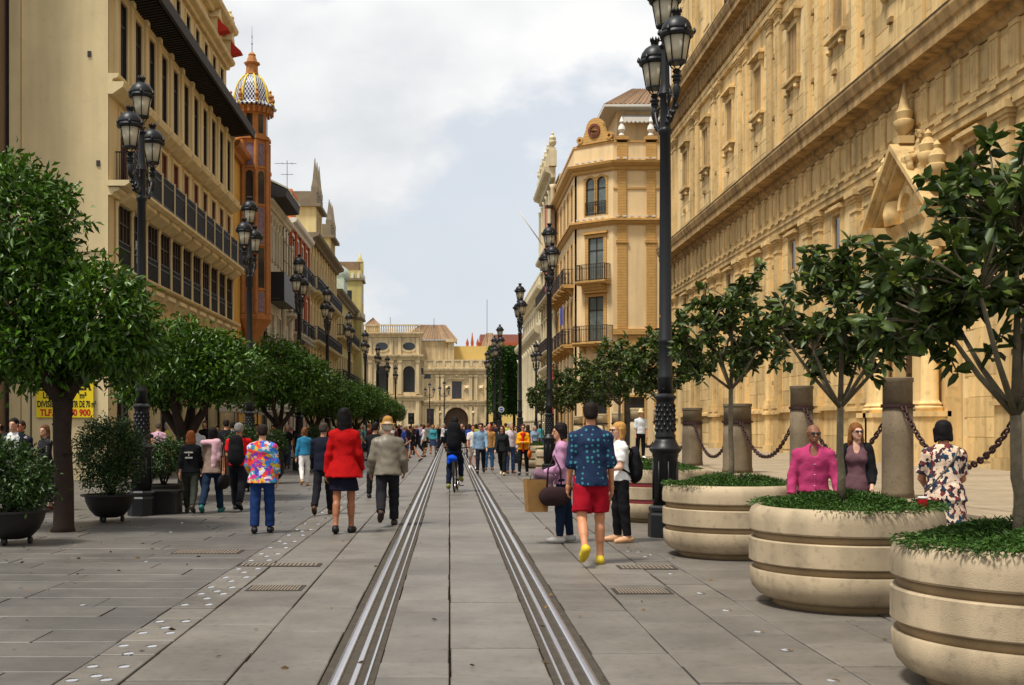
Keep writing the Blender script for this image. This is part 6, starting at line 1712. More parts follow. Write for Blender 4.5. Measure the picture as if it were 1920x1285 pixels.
M_floral = pattern_mat('floral_print', [lin(214, 186, 160), lin(110, 40, 40), lin(26, 34, 56), lin(222, 196, 172), lin(60, 34, 40), lin(214, 186, 160), lin(30, 60, 76)], 27, stretch=(1, 1, .7))[0]
M_multi = pattern_mat('bright_print', [lin(186, 44, 116), lin(40, 110, 200), lin(200, 192, 198), lin(196, 158, 36), lin(210, 60, 40), lin(110, 50, 150), lin(50, 130, 150), lin(60, 50, 140)], 17, stretch=(1, .6, 1.2), warp=1.6)[0]
M_dots = dots_mat('dotted_shirt', lin(16, 36, 66), lin(52, 120, 128), 17, .26)
M_polka = dots_mat('polka_dress', lin(18, 17, 20), lin(190, 186, 176), 26, .16, .8)

def C(r, g, b): return lin(r, g, b)
SK_L, SK_M, SK_D, SK_T = C(196, 146, 116), C(178, 124, 92), C(128, 82, 58), C(206, 160, 134)
BLK, NAVY, WHT, GRY, JEAN, BRN = C(24, 23, 25), C(24, 30, 52), C(226, 224, 220), C(96, 94, 92), C(38, 60, 104), C(78, 54, 38)
def rx(v, a): c, s = math.cos(a), math.sin(a); return np.array((v[0], v[1] * c - v[2] * s, v[1] * s + v[2] * c))
def ry(v, a): c, s = math.cos(a), math.sin(a); return np.array((v[0] * c + v[2] * s, v[1], -v[0] * s + v[2] * c))
def rzv(v, a): c, s = math.cos(a), math.sin(a); return np.array((v[0] * c - v[1] * s, v[0] * s + v[1] * c, v[2]))
def skeleton(po, fem):
    """po: legs l/r (hip, knee, abduct), arms l/r (flex, abduct, elbow, inward), lean, yaw, nod  in degrees. +y is ahead, +x the right side"""
    J = {}
    ln = math.tan(R(po.get('lean', 3)))
    J['ln'] = ln
    def sp(z): return np.array((0, (z - .95) * ln, z))
    J['sp'] = sp
    hx = .09 if not fem else .092; sx = .172 if not fem else .152
    for sd, s in (('r', 1), ('l', -1)):
        th, kn, ab = po.get('leg_' + sd, (0, 3, 2)); th, kn, ab = R(th), R(kn), R(ab)
        hip = np.array((s * hx, 0, .93)); d1 = np.array((s * math.sin(ab), math.sin(th), -math.cos(th))); d2 = np.array((s * math.sin(ab) * .5, math.sin(th - kn), -math.cos(th - kn)))
        k = hip + d1 * .43; a = k + d2 * .42; p = min(0.2, (th - kn) * .75)
        if kn < R(15): p = max(p, -.15) if th < R(10) else .18
        out = R(po.get('toe', 7)) * s
        f = rzv(np.array((0, math.cos(p), math.sin(p))), -out); dn = rzv(np.array((0, math.sin(p), -math.cos(p))), -out)
        J['hip' + sd], J['kn' + sd], J['an' + sd], J['ft' + sd], J['dn' + sd] = hip, k, a, f, dn
        fl, ab, el, inn = [R(x) for x in po.get('arm_' + sd, (0, 8, 12, 5))]
        sh = sp(1.378) + np.array((s * sx, 0, 0)); u = rx(np.array((0, 0, -1.)), fl); u = ry(u, -s * ab)
        w = rx(np.array((0, 0, -1.)), fl + el); w = ry(w, -s * ab * .6); w = rzv(w, s * inn); w /= np.linalg.norm(w)
        e = sh + u * .29; wr = e + w * .245
        J['sh' + sd], J['el' + sd], J['wr' + sd], J['hd' + sd] = sh, e, wr, w
    zmin = min(min((J['an' + sd] + J['dn' + sd] * .08 + J['ft' + sd] * .17)[2], (J['an' + sd] + J['dn' + sd] * .08 - J['ft' + sd] * .05)[2]) for sd in 'rl')
    J['dz'] = -zmin
    return J
def hand_sdf(wr, w, s, curl=.5):
    """palm, four bent fingers, thumb. w = forearm direction, s = +1 right hand; palm faces the thigh (inwards)"""
    w = w / np.linalg.norm(w); side = np.array((-s, 0, 0.)); side = side - w * (side @ w); side /= np.linalg.norm(side)      # palm normal, towards the body
    acr = np.cross(w, side)                                       # across the palm
    if acr[1] < 0: acr = -acr                                     # thumb side points ahead
    S = Sdf(); pc = wr + w * .055
    S.cone(wr, wr + w * .03, .026, .028, .02)
    for o in (-.022, 0, .022): S.cone(wr + w * .02 + acr * o * .7, wr + w * .085 + acr * o, .017, .016, .018)
    for i, (o, L_) in enumerate(((.032, .072), (.011, .08), (-.011, .075), (-.031, .058))):
        b0 = wr + w * .09 + acr * o; d1 = w * math.cos(curl * .6) + side * math.sin(curl * .6); b1 = b0 + d1 * L_ * .5
        d2 = w * math.cos(curl * 1.7) + side * math.sin(curl * 1.7); b2 = b1 + d2 * L_ * .5
        S.cone(b0, b1, .0095, .0088, .006); S.cone(b1, b2, .0088, .0072, .004)
    t0 = wr + w * .03 + acr * .026; t1 = t0 + (w * .6 + acr * .65 + side * .35) * .042; t2 = t1 + (w * .95 + side * .3) * .032
    S.cone(t0, t1, .0125, .0105, .012); S.cone(t1, t2, .0105, .008, .004)
    return S
def head_sdf(hc, yaw, nod, fem, scale=1.0):
    def T(v): v = rx(np.array(v, float) * scale, -nod); return hc + rzv(v, yaw)
    S = Sdf()
    S.ell(T((0, -.012, .03)), np.array((.074, .092, .088)) * scale, .03); S.ell(T((0, .02, -.045)), np.array((.056, .066, .072)) * scale, .04)
    S.cone(T((0, .072, -.085)), T((0, .066, -.09)), .022 * scale, .022 * scale, .03)
    S.cone(T((0, .088, .01)), T((0, .108, -.032)), .009 * scale, .014 * scale, .014)
    S.cone(T((-.03, .078, .022)), T((.03, .078, .022)), .012 * scale, .012 * scale, .018)
    S.cone(T((-.018, .088, -.062)), T((.018, .088, -.062)), .007 * scale, .007 * scale, .012)
    for s in (-1, 1): S.cone(T((s * .074, -.005, .018)), T((s * .072, 0, -.025)), .014 * scale, .011 * scale, .008)
    for s in (-1, 1): S.minus(T((s * .030, .100, .002)), np.array((.016, .018, .011)) * scale)
    return S, T
def person(label, loc, rz, H=1.7, fem=False, skin=SK_L, pose={}, top=None, bottom=None, hair=None, shoes=BLK, extras=(), h=.016, detail=True, group=None, name='person', build=1.0, wide=1.0):
    """top: dict(kind, col, sleeve 0..1, hem, fit, mat), bottom: dict(kind trousers|shorts|skirt|none, col, hem), hair: dict(style, col)"""
    J = skeleton(pose, fem); sp = J['sp']; B = build
    root = empty(name, loc, rz, label, 'person', group)
    k_ = H / 1.755; dz = J['dz']
    def fin(nm, parts, m, col, smooth=True):
        Vs, Fs, o = [], [], 0
        for V, F in parts:
            if len(V) == 0: continue
            Vs.append(V); Fs.append(F + o); o += len(V)
        V = np.concatenate(Vs); V = V.copy(); V[:, 2] += dz; V *= k_; V[:, :2] *= wide
        ob = link(nm, np_mesh(nm, V, np.concatenate(Fs), smooth), root, m)
        if col is not None: ob.color = col
        return ob
    waist, hipr, chest = (.118, .158, .138) if fem else (.134, .150, .156)
    # ---- body
    S = Sdf()
    S.cone(sp(.93), sp(1.08), hipr - .012, waist - .01, .05, 1.4); S.cone(sp(1.08), sp(1.31), waist - .01, chest - .012, .05, 1.5); S.cone(sp(1.31), sp(1.38), chest - .02, .10, .04, 1.5)
    shx = J['shr'][0]
    tw_ = .9 if bottom and bottom.get('kind') == 'trousers' else 1.0
    for s in (-1, 1): S.cone(sp(1.44), sp(1.378) + np.array((s * shx, 0, 0)), .052, .044, .035)
    S.cone(sp(1.43), sp(1.55), .058, .052, .03)
    for sd in 'rl':
        S.cone(J['sh' + sd], J['el' + sd], .046, .038, .03); S.cone(J['el' + sd], J['wr' + sd], .040, .026, .02)
        S.cone(J['hip' + sd], J['kn' + sd], .078 * tw_, .054 * tw_, .04); S.cone(J['kn' + sd], J['an' + sd], .052 * tw_, .036, .025)
        c0 = J['kn' + sd] * .72 + J['an' + sd] * .28 + np.array((0, -.018, 0)); c1 = J['kn' + sd] * .45 + J['an' + sd] * .55 + np.array((0, -.010, 0)); S.cone(c0, c1, .052 * tw_, .044 * tw_, .03)
        S.cone(J['an' + sd], J['an' + sd] + J['dn' + sd] * .045 + J['ft' + sd] * .12, .036, .026, .03)
        if not detail:
            w = J['hd' + sd]; S.cone(J['wr' + sd], J['wr' + sd] + w * .09, .026, .032, .02, 1.0); S.cone(J['wr' + sd] + w * .09, J['wr' + sd] + w * .16, .03, .016, .02)
    yaw, nod = R(pose.get('yaw', 0)), R(pose.get('nod', 0))
    hc = sp(1.635) + np.array((0, .02, 0))
    HS, T = head_sdf(hc, yaw, nod, fem)
    parts = [S.net(h * 1.15), HS.net(.008 if detail else max(.012, h * .6))]
    if detail:
        for sd, s in (('r', 1), ('l', -1)): parts.append(hand_sdf(J['wr' + sd], J['hd' + sd], s, pose.get('curl', .5)).net(.0062))
    fin('body', parts, M_skin, skin)
    # ---- shoes
    if shoes is not None:
        q = []
        for sd in 'rl':
            a, f, dn = J['an' + sd], J['ft' + sd], J['dn' + sd]; sole = a + dn * .083
            S = Sdf(); S.cone(sole - f * .045 - dn * .04, sole + f * .09 - dn * .04, .042, .045, .03); S.cone(sole + f * .05 - dn * .036, sole + f * .165 - dn * .032, .045, .036, .03); S.cone(a - dn * .005, sole - f * .02 - dn * .04, .040, .042, .03)
            S.cut(sole, dn); fin('shoe', [S.net(h if not detail else .010)], M_shoe, shoes)
    # ---- lower garment
    if bottom:
        bk = bottom.get('kind', 'trousers'); ft = bottom.get('fit', .014)
        S = Sdf(); S.wr = .0035; S.ph = len(label)
        if bk in ('trousers', 'shorts'):
            tk = -.016 if top and top.get('hem', .9) < .95 else 0; S.cone(sp(.90), sp(1.0), hipr + ft + tk * .4, waist + ft + tk, .03, 1.45, False, True)
            for sd in 'rl':
                kn, an = J['kn' + sd], J['an' + sd]; hem = bottom.get('hem', .97 if bk == 'trousers' else .9)
                if bk == 'trousers':
                    S.cone(J['hip' + sd] - np.array((0, 0, .02)), kn, .078 + ft, .060 + ft, .03); e = kn + (an - kn) * hem; S.cone(kn, e, .062 + ft, bottom.get('ankle', .05) + ft * .6, .03, f1=True)
                else:
                    e = J['hip' + sd] + (kn - J['hip' + sd]) * hem; S.cone(J['hip' + sd] - np.array((0, 0, .02)), e, .082 + ft, .088 + ft, .03, f1=True)
        else:
            hz = bottom['hem']; w_ = bottom.get('flare', .2); mid = (J['knr'] + J['knl']) / 2
            c1 = np.array((0, mid[1] * max(0, (.93 - hz)) / .45 * .8, hz))
            S.cone(sp(.98), sp(.86), waist - .01, hipr + ft - .01, .03, 1.45, True); S.cone(sp(.86), c1, hipr + ft - .01, w_, .03, 1.3, False, True)
        fin({'trousers': 'trousers', 'shorts': 'shorts'}.get(bk, 'skirt'), [S.net(h)], bottom.get('mat', M_cloth), bottom.get('col'))
    # ---- upper garment
    if top:
        ft = top.get('fit', .016); hem = top.get('hem', .90); sl = top.get('sleeve', 1.0)
        S = Sdf(); S.wr = top.get('wr', .0035); S.ph = len(label) * 1.7
        S.cone(sp(1.08), sp(1.31), waist + ft, chest + ft, .05, 1.42 if not top.get('belly') else 1.15); S.cone(sp(1.31), sp(1.39), chest + ft - .012, .105 + ft * .5, .04, 1.45)
        if fem:
            for s in (-1, 1): S.ell(sp(1.27) + np.array((s * .07, .085, 0)), (.066, .055, .066), .05)
        for s in (-1, 1): S.cone(sp(1.435), sp(1.376) + np.array((s * shx, 0, 0)), .056 + ft * .5, .046 + ft * .6, .035)
        fl = top.get('flare', 0); c1 = sp(hem); c1[2] = hem
        if hem < 1.05: S.cone(sp(1.09), c1, waist + ft + .004, hipr + ft + fl + .012, .04, 1.30, False, True)
        if top.get('skirt'):
            hz, w_ = top['skirt']; mid = (J['knr'] + J['knl']) / 2; S.cone(sp(.95), np.array((0, mid[1] * .5, hz)), hipr + ft, w_, .04, 1.2, False, True)
        if top.get('collar'): S.cone(sp(1.44), sp(1.50), .075, .066, .03, 1.0, False, True)
        for sd in 'rl':
            sh, e, w = J['sh' + sd], J['el' + sd], J['wr' + sd]; r0 = (.043 if fem else .048) + ft * .9; r1 = (.037 if fem else .042) + ft * .85
            if sl <= .5: tt = sl / .5; S.cone(sh, sh + (e - sh) * tt, r0, r0 + (r1 - r0) * tt + .006, .04, f1=True)
            elif sl > 0: S.cone(sh, e, r0, r1, .04); S.cone(e, e + (w - e) * ((sl - .5) / .5), r1, .034 + ft * .9, .02, f1=True)
        S.cut(sp(1.492 if not top.get('collar') else 1.525), (0, 0, 1))
        if top.get('vneck'): S.minus(sp(1.44) + np.array((0, .13, 0)), (.055, .11, .10))
        fin(top.get('name', 'shirt'), [S.net(h)], top.get('mat', M_cloth), top.get('col'))
    # ---- hair or hat
    if hair:
        st = hair['style']; S = Sdf(); S.wr = .003 if st != 'bald' else 0
        if st != 'bald':
            S.ell(T((0, -.020, .040)), (.084, .098, .092), .02)
            if st == 'short': S.ell(T((0, -.05, -.01)), (.074, .066, .07), .03)
            if st == 'bob':
                S.ell(T((0, -.03, -.015)), (.084, .08, .09), .02)
                for i in range(9):
                    a_ = math.pi * (i / 8) ; x_, y_ = .074 * math.cos(a_), -.07 * math.sin(a_) - .005; S.cone(T((x_, y_, .02)), T((x_ * 1.08, y_ * 1.05, -.095 - .02 * ((i * 7) % 3) * .5)), .026, .016, .012)
            if st == 'long':
                S.ell(T((0, -.03, -.01)), (.082, .08, .09), .02); ln_ = hair.get('len', -.30)
                for i in range(11):
                    a_ = math.pi * (i / 10); x_, y_ = .072 * math.cos(a_), -.072 * math.sin(a_) - .01; w_ = 1.12 + .08 * math.sin(i * 2.3)
                    e_ = T((x_ * w_ * 1.1, y_ * .9 - .025, ln_ * (.80 + .2 * math.sin(a_)) + .025 * math.sin(i * 4.1))); m_ = T((x_ * 1.12, y_ * 1.02 - .005, -.11)); S.cone(T((x_, y_, .02)), m_, .030, .027, .014); S.cone(m_, e_, .027, .011, .012)
            S.minus(T((0, .098, -.030)), (.062, .075, .085))
            if st == 'short': S.cut(T((0, 0, -.055)), (0, 0, -1))
            fin('hair', [S.net(.009 if detail else max(.012, h * .6))], M_hair, hair['col'])
        if hair.get('hat'):
            S = Sdf(); S.cone(T((0, -.008, .055)), T((0, -.008, .112)), .096, .080, .02, .92, True, False); S.cone(T((0, -.005, .046)), T((0, -.005, .060)), .138, .128, .012, .9, True, True)
            fin('hat', [S.net(.008)], M_cloth, hair['hat'])
    if 'sunglasses' in extras:
        q = MB()
        for s in (-1, 1):
            c = T((s * .031, .098, .004)); q.lathe([(.004, -.008), (.024, -.005), (.024, .005), (.004, .008)], (0, 0, 0), 12)
            n = len(q.v) - 48
            for i in range(n, len(q.v)):
                v = np.array(q.v[i]); v = np.array((v[0], v[2] * .6, v[1] * .8)); q.v[i] = tuple(c + rzv(rx(v, -nod), yaw))
            q.tube([tuple(T((s * .052, .092, .012))), tuple(T((s * .080, .03, .014))), tuple(T((s * .080, -.01, .012)))], .004, 5)
        q.tube([tuple(T((-.012, .106, .008))), tuple(T((.012, .106, .008)))], .004, 5)
        q.v = [(v[0] * k_ * wide, v[1] * k_ * wide, (v[2] + dz) * k_) for v in q.v]; q.build('sunglasses', M_shade, root)
    elif detail:
        q = MB()
        for s in (-1, 1): c = T((s * .030, .083, .003)); q.lathe([(.002, -.008), (.009, 0), (.002, .008)], tuple(c), 8)
        q.v = [(v[0] * k_ * wide, v[1] * k_ * wide, (v[2] + dz) * k_) for v in q.v]; q.build('eyes', M_shade, root)
    if 'lips' in extras:
        S = Sdf(); S.cone(T((-.02, .0915, -.060)), T((.02, .0915, -.060)), .007, .007, .01); fin('lips', [S.net(.005)], M_skin, C(160, 60, 60))
    root['_dz'] = dz * k_; 
    J['k'] = k_; J['T'] = T
    def W(p):                                                      # body-space point -> world
        v = np.array(p, float) + np.array((0, 0, dz)); v = v * k_; v[:2] *= wide; v = rzv(v, rz); return Vector(v) + Vector(loc)
    J['W'] = W
    del root['_dz']
    return root, J

WALK = dict(leg_r=(16, 4, 1), leg_l=(-16, 22, 1), arm_r=(-14, 8, 14, 5), arm_l=(16, 8, 20, 5), lean=4)
WALK2 = dict(leg_l=(16, 4, 1), leg_r=(-16, 22, 1), arm_l=(-14, 8, 14, 5), arm_r=(16, 8, 20, 5), lean=4)
STAND = dict(leg_r=(1, 2, 3), leg_l=(-2, 3, 3), arm_r=(2, 7, 12, 5), arm_l=(0, 7, 14, 5), lean=2)
FRONT, BACK = R(180), 0.0
def P3(px, y, z=0.0): return ((px - 843) * y / 2200, y, z)
def thing_at(name, W, label, cat): return empty(name, tuple(W), 0, label, cat)
def sdf_part(nm, S, h, m, col, parent, smooth=True):
    V, F = S.net(h); o = link(nm, np_mesh(nm, V, F, smooth), parent, m)
    if col is not None: o.color = col
    return o
def backpack(W, rz, label, col, w=.30, hgt=.44, d=.17, tilt=0):
    t = empty('backpack', tuple(W), rz, label, 'backpack')
    S = Sdf(); S.cone((0, 0, .08), (0, 0, hgt - .09), w / 2 - .0, w / 2 - .02, .05, w / d); S.cone((0, -.05, .08), (0, -.05, hgt * .45), w * .36, w * .34, .04, 1.8); S.wr = .003; sdf_part('pack', S, .014, M_cloth, col, t)
    for s in (-1, 1):
        q = MB(); q.tube([(s * .09, .06, hgt * .92), (s * .10, .12, hgt * 1.04), (s * .11, .22, hgt * .98), (s * .13, .27, hgt * .7), (s * .14, .22, hgt * .35), (s * .12, .07, hgt * .12)], .018, 6); o = q.build('strap', M_cloth, t); o.color = col
    return t
def handbag(W, rz, label, col, w=.34, hgt=.26, d=.14, strap=.5, m=None):
    t = empty('handbag', tuple(W), rz, label, 'bag')
    S = Sdf(); S.cone((-w / 2 + .06, 0, -hgt / 2), (w / 2 - .06, 0, -hgt / 2), hgt / 2, hgt / 2, .03, hgt / d); S.cut((0, 0, -hgt), (0, 0, -1)); S.wr = .003; sdf_part('pouch', S, .013, m or M_cloth, col, t)
    q = MB(); q.tube([(-w * .36, 0, -.04), (-w * .3, 0, strap * .55), (0, 0, strap), (w * .3, 0, strap * .55), (w * .36, 0, -.04)], .012, 6); o = q.build('strap', M_cloth, t); o.color = col
    return t

# ---------------------------------------------------------------- the walkers in front
p, J = person('man in navy dotted shirt, red shorts and yellow shoes walking away', P3(1108, 12.9), R(2), 1.77, False, C(186, 128, 92), dict(leg_r=(2, 3, 1), leg_l=(-12, 34, 3), arm_r=(-2, 9, 14, 5), arm_l=(2, 9, 14, 5), lean=2, yaw=0),
              dict(kind='shirt', mat=M_dots, sleeve=.56, hem=.845, fit=.024, flare=.012, collar=True, wr=.005), dict(kind='shorts', col=C(146, 13, 30), hem=.86, fit=.02), dict(style='short', col=C(30, 22, 18)), C(206, 178, 44), h=.013, detail=True)
p, J = person('woman in lilac jacket carrying a paper bag, turned to the left', P3(1057, 15.3), R(78), 1.55, True, C(190, 138, 108), dict(leg_r=(-4, 3, 1), leg_l=(5, 4, 1), arm_r=(2, 6, 60, 0), arm_l=(0, 9, 72, 0), lean=3, yaw=8, nod=8),
              dict(col=C(176, 130, 160), sleeve=.98, hem=.86, fit=.026, name='jacket', wr=.0045), dict(kind='trousers', col=C(22, 34, 54), ankle=.044), dict(style='bob', col=C(26, 20, 20)), C(170, 166, 160), h=.014, wide=1.04)
w_ = J['W'](J['wrl'] + J['hdl'] * .09)
t = empty('paper_bag', (w_.x - .02, w_.y - .02, w_.z - .05), R(14), 'brown paper shopping bag held by the woman in lilac', 'bag')
q = MB(); q.add([(-.13, -.07, -.42), (.13, -.07, -.42), (.13, .07, -.42), (-.13, .07, -.42), (-.16, -.085, 0), (.16, -.085, 0), (.155, .085, 0), (-.155, .085, 0), (-.10, 0, -.2), (.16, 0, -.2)], [(0, 3, 2, 1), (0, 1, 5, 4), (1, 2, 6, 5), (2, 3, 7, 6), (3, 0, 4, 7)])
q.build('bag_body', mat('kraft_paper', lin(140, 104, 58), .8, .15, 6, .2, 20), t)
q = MB(); q.tube([(-.06, -.08, -.01), (-.05, -.06, .07), (.05, -.06, .07), (.06, -.08, -.01)], .006, 5); q.tube([(-.06, .08, -.01), (-.05, .06, .07), (.05, .06, .07), (.06, .08, -.01)], .006, 5); q.build('handles', M_bark2, t)
handbag((w_.x + .20, w_.y - .12, w_.z - .14), R(8), 'dark brown leather handbag hanging at the lilac jacket', C(48, 32, 34), .27, .25, .13, .40)
q = Sdf(); q.cone((-.06, 0, 0), (.10, 0, -.05), .07, .06, .04); q.cone((-.05, 0, 0), (-.09, .02, -.22), .06, .03, .04); q.cone((.08, 0, -.03), (.11, -.02, -.30), .055, .03, .04); q.wr = .006
t = empty('folded_coat', (w_.x + .06, w_.y - .02, w_.z + .02), 0, 'mauve coat folded over the arm of the woman in lilac', 'coat'); sdf_part('coat_cloth', q, .013, M_cloth, C(120, 92, 106), t)
p, J = person('blonde woman in white top, black trousers and sunglasses facing left', P3(1163, 15.35), R(98), 1.56, True, SK_T, dict(leg_r=(2, 3, 1), leg_l=(-3, 3, 2), arm_r=(15, 8, 80, 10), arm_l=(10, 8, 70, 10), lean=1, yaw=8),
              dict(col=WHT, sleeve=.36, hem=.90, fit=.022, wr=.005), dict(kind='trousers', col=BLK, ankle=.048), dict(style='bob', col=C(178, 132, 72)), C(196, 150, 112), ('sunglasses', 'lips'), .014, wide=1.08)
w_ = J['W']((0, -.20, .92)); backpack(w_, R(98), 'small black backpack on the blonde woman', BLK, .28, .40, .16)
p, J = person('woman with long black hair in flared red jacket and navy skirt', P3(645, 16.7), R(-3), 1.78, True, C(150, 96, 66), dict(leg_r=(7, 4, 0), leg_l=(-7, 12, 0), arm_r=(4, 13, 30, 10), arm_l=(-6, 12, 10, 5), lean=2),
              dict(col=C(160, 10, 12), sleeve=1.0, hem=.78, fit=.022, flare=.085, name='jacket', wr=.0045), dict(kind='skirt', col=C(20, 18, 34), hem=.60, flare=.215), dict(style='long', col=C(18, 15, 15), len=-.26), C(18, 14, 18), h=.014)
p, J = person('man in grey leather jacket and straw hat walking away', P3(727, 18.0), R(4), 1.62, False, C(178, 128, 98), dict(leg_r=(8, 4, 1), leg_l=(-10, 42, 2), arm_r=(0, 14, 34, 6), arm_l=(-4, 13, 30, 5), lean=7),
              dict(mat=M_leather, sleeve=1.0, hem=.83, fit=.040, flare=.02, name='jacket', collar=True, wr=.0045), dict(kind='trousers', col=C(30, 29, 33), ankle=.058, fit=.02), dict(style='short', col=C(180, 172, 160), hat=C(160, 118, 58)), C(50, 38, 32), h=.014, wide=1.06)
p, J = person('woman in a bright many coloured print blouse and blue jeans', P3(492, 16.7), R(6), 1.53, True, SK_L, dict(leg_r=(5, 4, 2), leg_l=(-4, 5, 2), arm_r=(-2, 9, 12, 5), arm_l=(6, 12, 40, 20), lean=4),
              dict(mat=M_multi, sleeve=.80, hem=.80, fit=.040, flare=.03, wr=.0045, name='blouse'), dict(kind='trousers', col=C(26, 48, 92), ankle=.060, fit=.018), dict(style='short', col=C(34, 26, 22)), BLK, h=.014, wide=1.06)
p, J = person('man in dark jacket walking close behind the red jacket', P3(606, 20.2), R(-4), 1.60, False, SK_M, WALK, dict(col=C(24, 27, 40), sleeve=1.0, hem=.84, fit=.03, name='jacket'), dict(kind='trousers', col=C(26, 25, 30), ankle=.056), dict(style='short', col=C(60, 52, 46)), C(70, 48, 30), h=.018)
p, J = person('grey haired man in red polo shirt with backpack walking away', P3(447, 21.3), R(-3), 1.60, False, C(176, 116, 84), WALK2, dict(col=C(206, 22, 26), sleeve=.36, hem=.90, fit=.02), dict(kind='trousers', col=C(28, 28, 34), ankle=.056), dict(style='short', col=C(140, 136, 130)), BLK, h=.016, wide=1.08)
backpack(J['W']((0, -.20, .98)), R(-3), 'black backpack on the man in the red polo shirt', C(30, 30, 32), .30, .46, .17)
p, J = person('dark haired woman in taupe top with a pink scarf on her back', P3(398, 20.6), R(-4), 1.52, True, SK_L, WALK, dict(col=C(132, 112, 100), sleeve=.4, hem=.82, fit=.024, flare=.01), dict(kind='trousers', col=C(24, 40, 60), ankle=.056), dict(style='bob', col=C(26, 22, 22)), C(30, 100, 96), h=.016, wide=1.05)
S = Sdf(); S.cone((-.14, 0, .02), (.12, 0, .03), .05, .055, .03); S.cone((.08, -.03, .02), (.04, -.05, -.38), .06, .045, .03, 1.6); S.cone((.11, .0, .02), (.12, -.03, -.26), .05, .04, .03, 1.6); S.wr = .006
w_ = J['W']((0, -.06, 1.42)); t = empty('scarf', tuple(w_), 0, 'pink and white scarf draped over the taupe top', 'scarf'); sdf_part('scarf_cloth', S, .013, M_cloth, C(202, 160, 168), t)
handbag(J['W']((.22, 0, .80)), R(80), 'black shoulder bag of the woman with the pink scarf', BLK, .30, .26, .12, .55)
p, J = person('auburn haired woman in black top and grey jeans at far left of the strollers', P3(357, 20.6), R(3), 1.46, True, SK_L, WALK2, dict(col=C(26, 26, 28), sleeve=.8, hem=.86, fit=.024), dict(kind='trousers', col=C(52, 54, 46), ankle=.050), dict(style='long', col=C(128, 72, 36), len=-.20), C(60, 52, 44), h=.016)
for i, (z, wd) in enumerate(((1.28, .17), (1.225, .03), (1.17, .14))):
    q = MB(); n = max(1, int(wd / .022)); y_ = (-.142 - .006 * i) * J['k']
    for k in range(n): q.box(-wd / 2 + k * .022, -wd / 2 + k * .022 + .013, y_ - .012, y_ + .04, z * J['k'] - .010 - .004 * (k % 2), z * J['k'] + .010 + .006 * ((k + i) % 2))
    q.build('back_print', M_white, p, kind='stuff')
p, J = person('woman in blue knitted jacket and white trousers walking away at left', P3(571, 30.2), R(10), 1.50, True, SK_L, dict(leg_r=(8, 4, 0), leg_l=(-12, 26, 0), arm_r=(0, 10, 12, 5), arm_l=(-8, 12, 12, 5), lean=3), dict(col=C(40, 108, 142), sleeve=.95, hem=.92, fit=.026, name='jacket'), dict(kind='trousers', col=C(214, 210, 206), ankle=.042), dict(style='bob', col=C(110, 72, 44)), C(180, 140, 100), h=.02, detail=False)
# people by the planters on the right
p, J = person('bald man in pink shirt and sunglasses behind the cup planter', P3(1525, 13.1), R(168), 1.53, False, C(128, 86, 64), dict(leg_r=(1, 2, 4), leg_l=(-1, 2, 4), arm_r=(0, 13, 16, 8), arm_l=(4, 15, 18, 8), lean=1, yaw=10),
              dict(col=C(166, 56, 98), sleeve=1.0, hem=.90, fit=.022, collar=True, vneck=True, belly=True, wr=.004), dict(kind='trousers', col=C(30, 28, 30), ankle=.06), dict(style='bald', col=BLK), BLK, ('sunglasses',), .013, wide=1.08)
q = MB(); sp_ = J['sp']
pts = [J['W'](sp_(z) + np.array((0, y, 0))) - Vector(p.location) for z, y in ((1.36, .125), (1.25, .158), (1.12, .165), (.98, .155), (.91, .150))]
rot_ = Matrix.Rotation(-p.rotation_euler.z, 3, 'Z')
for v in pts[1:]: w0 = rot_ @ v; q.lathe([(.002, -.003), (.009, 0), (.002, .003)], tuple(w0), 8)
q.build('buttons', M_white, p, kind='stuff')
p, J = person('long haired woman in sunglasses, black cardigan and mauve dress behind the stem', P3(1606, 13.8), R(160), 1.55, True, SK_T, dict(leg_r=(1, 2, 2), leg_l=(-1, 2, 2), arm_r=(0, 8, 20, 5), arm_l=(5, 10, 30, 12), lean=1, yaw=25),
              dict(col=C(98, 70, 76), sleeve=0, hem=.9, fit=.016, vneck=True, skirt=(.50, .22), name='dress'), None, dict(style='long', col=C(122, 78, 40), len=-.26), BLK, ('sunglasses', 'lips'), .013)
S = Sdf(); sp = J['sp']
for sd, s in (('r', 1), ('l', -1)):
    S.cone(J['sh' + sd], J['el' + sd], .068, .060, .04); S.cone(J['el' + sd], J['el' + sd] + (J['wr' + sd] - J['el' + sd]) * .75, .058, .046, .03, f1=True)
    S.cone(sp(1.42) + np.array((s * .12, -.02, 0)), sp(1.0) + np.array((s * .13, .0, 0)), .075, .075, .05)
S.cone(sp(1.36) + np.array((0, -.07, 0)), sp(1.05) + np.array((0, -.06, 0)), .12, .11, .05, 1.5); S.wr = .004
V, F = S.net(.014); V[:, 2] += J['dz']; V *= J['k']; o = link('cardigan', np_mesh('cardigan', V, F, True), p, M_cloth); o.color = BLK
p, J = person('woman with black bob in floral print dress leaning by the chain', P3(1771, 11.7), R(-8), 1.56, True, SK_M, dict(leg_r=(1, 2, 2), leg_l=(-2, 3, 2), arm_r=(14, 10, 40, 30), arm_l=(16, 10, 45, 30), lean=4, nod=12),
              dict(mat=M_floral, sleeve=.40, hem=.86, fit=.032, flare=.02, skirt=(.46, .235), wr=.005, name='dress'), None, dict(style='bob', col=C(20, 16, 18)), BLK, h=.013, wide=1.08)
q = MB(); pts = [np.array(v) + np.array((0, 0, J['dz'])) for v in ((.13, -.06, 1.46), (.05, -.165, 1.33), (-.06, -.178, 1.18), (-.16, -.14, 1.04), (-.2, -.03, .96))]
q.tube([tuple(v * J['k'] * np.array((1.08, 1.08, 1))) for v in pts], .009, 5); q.build('bag_strap', M_bark2, p)

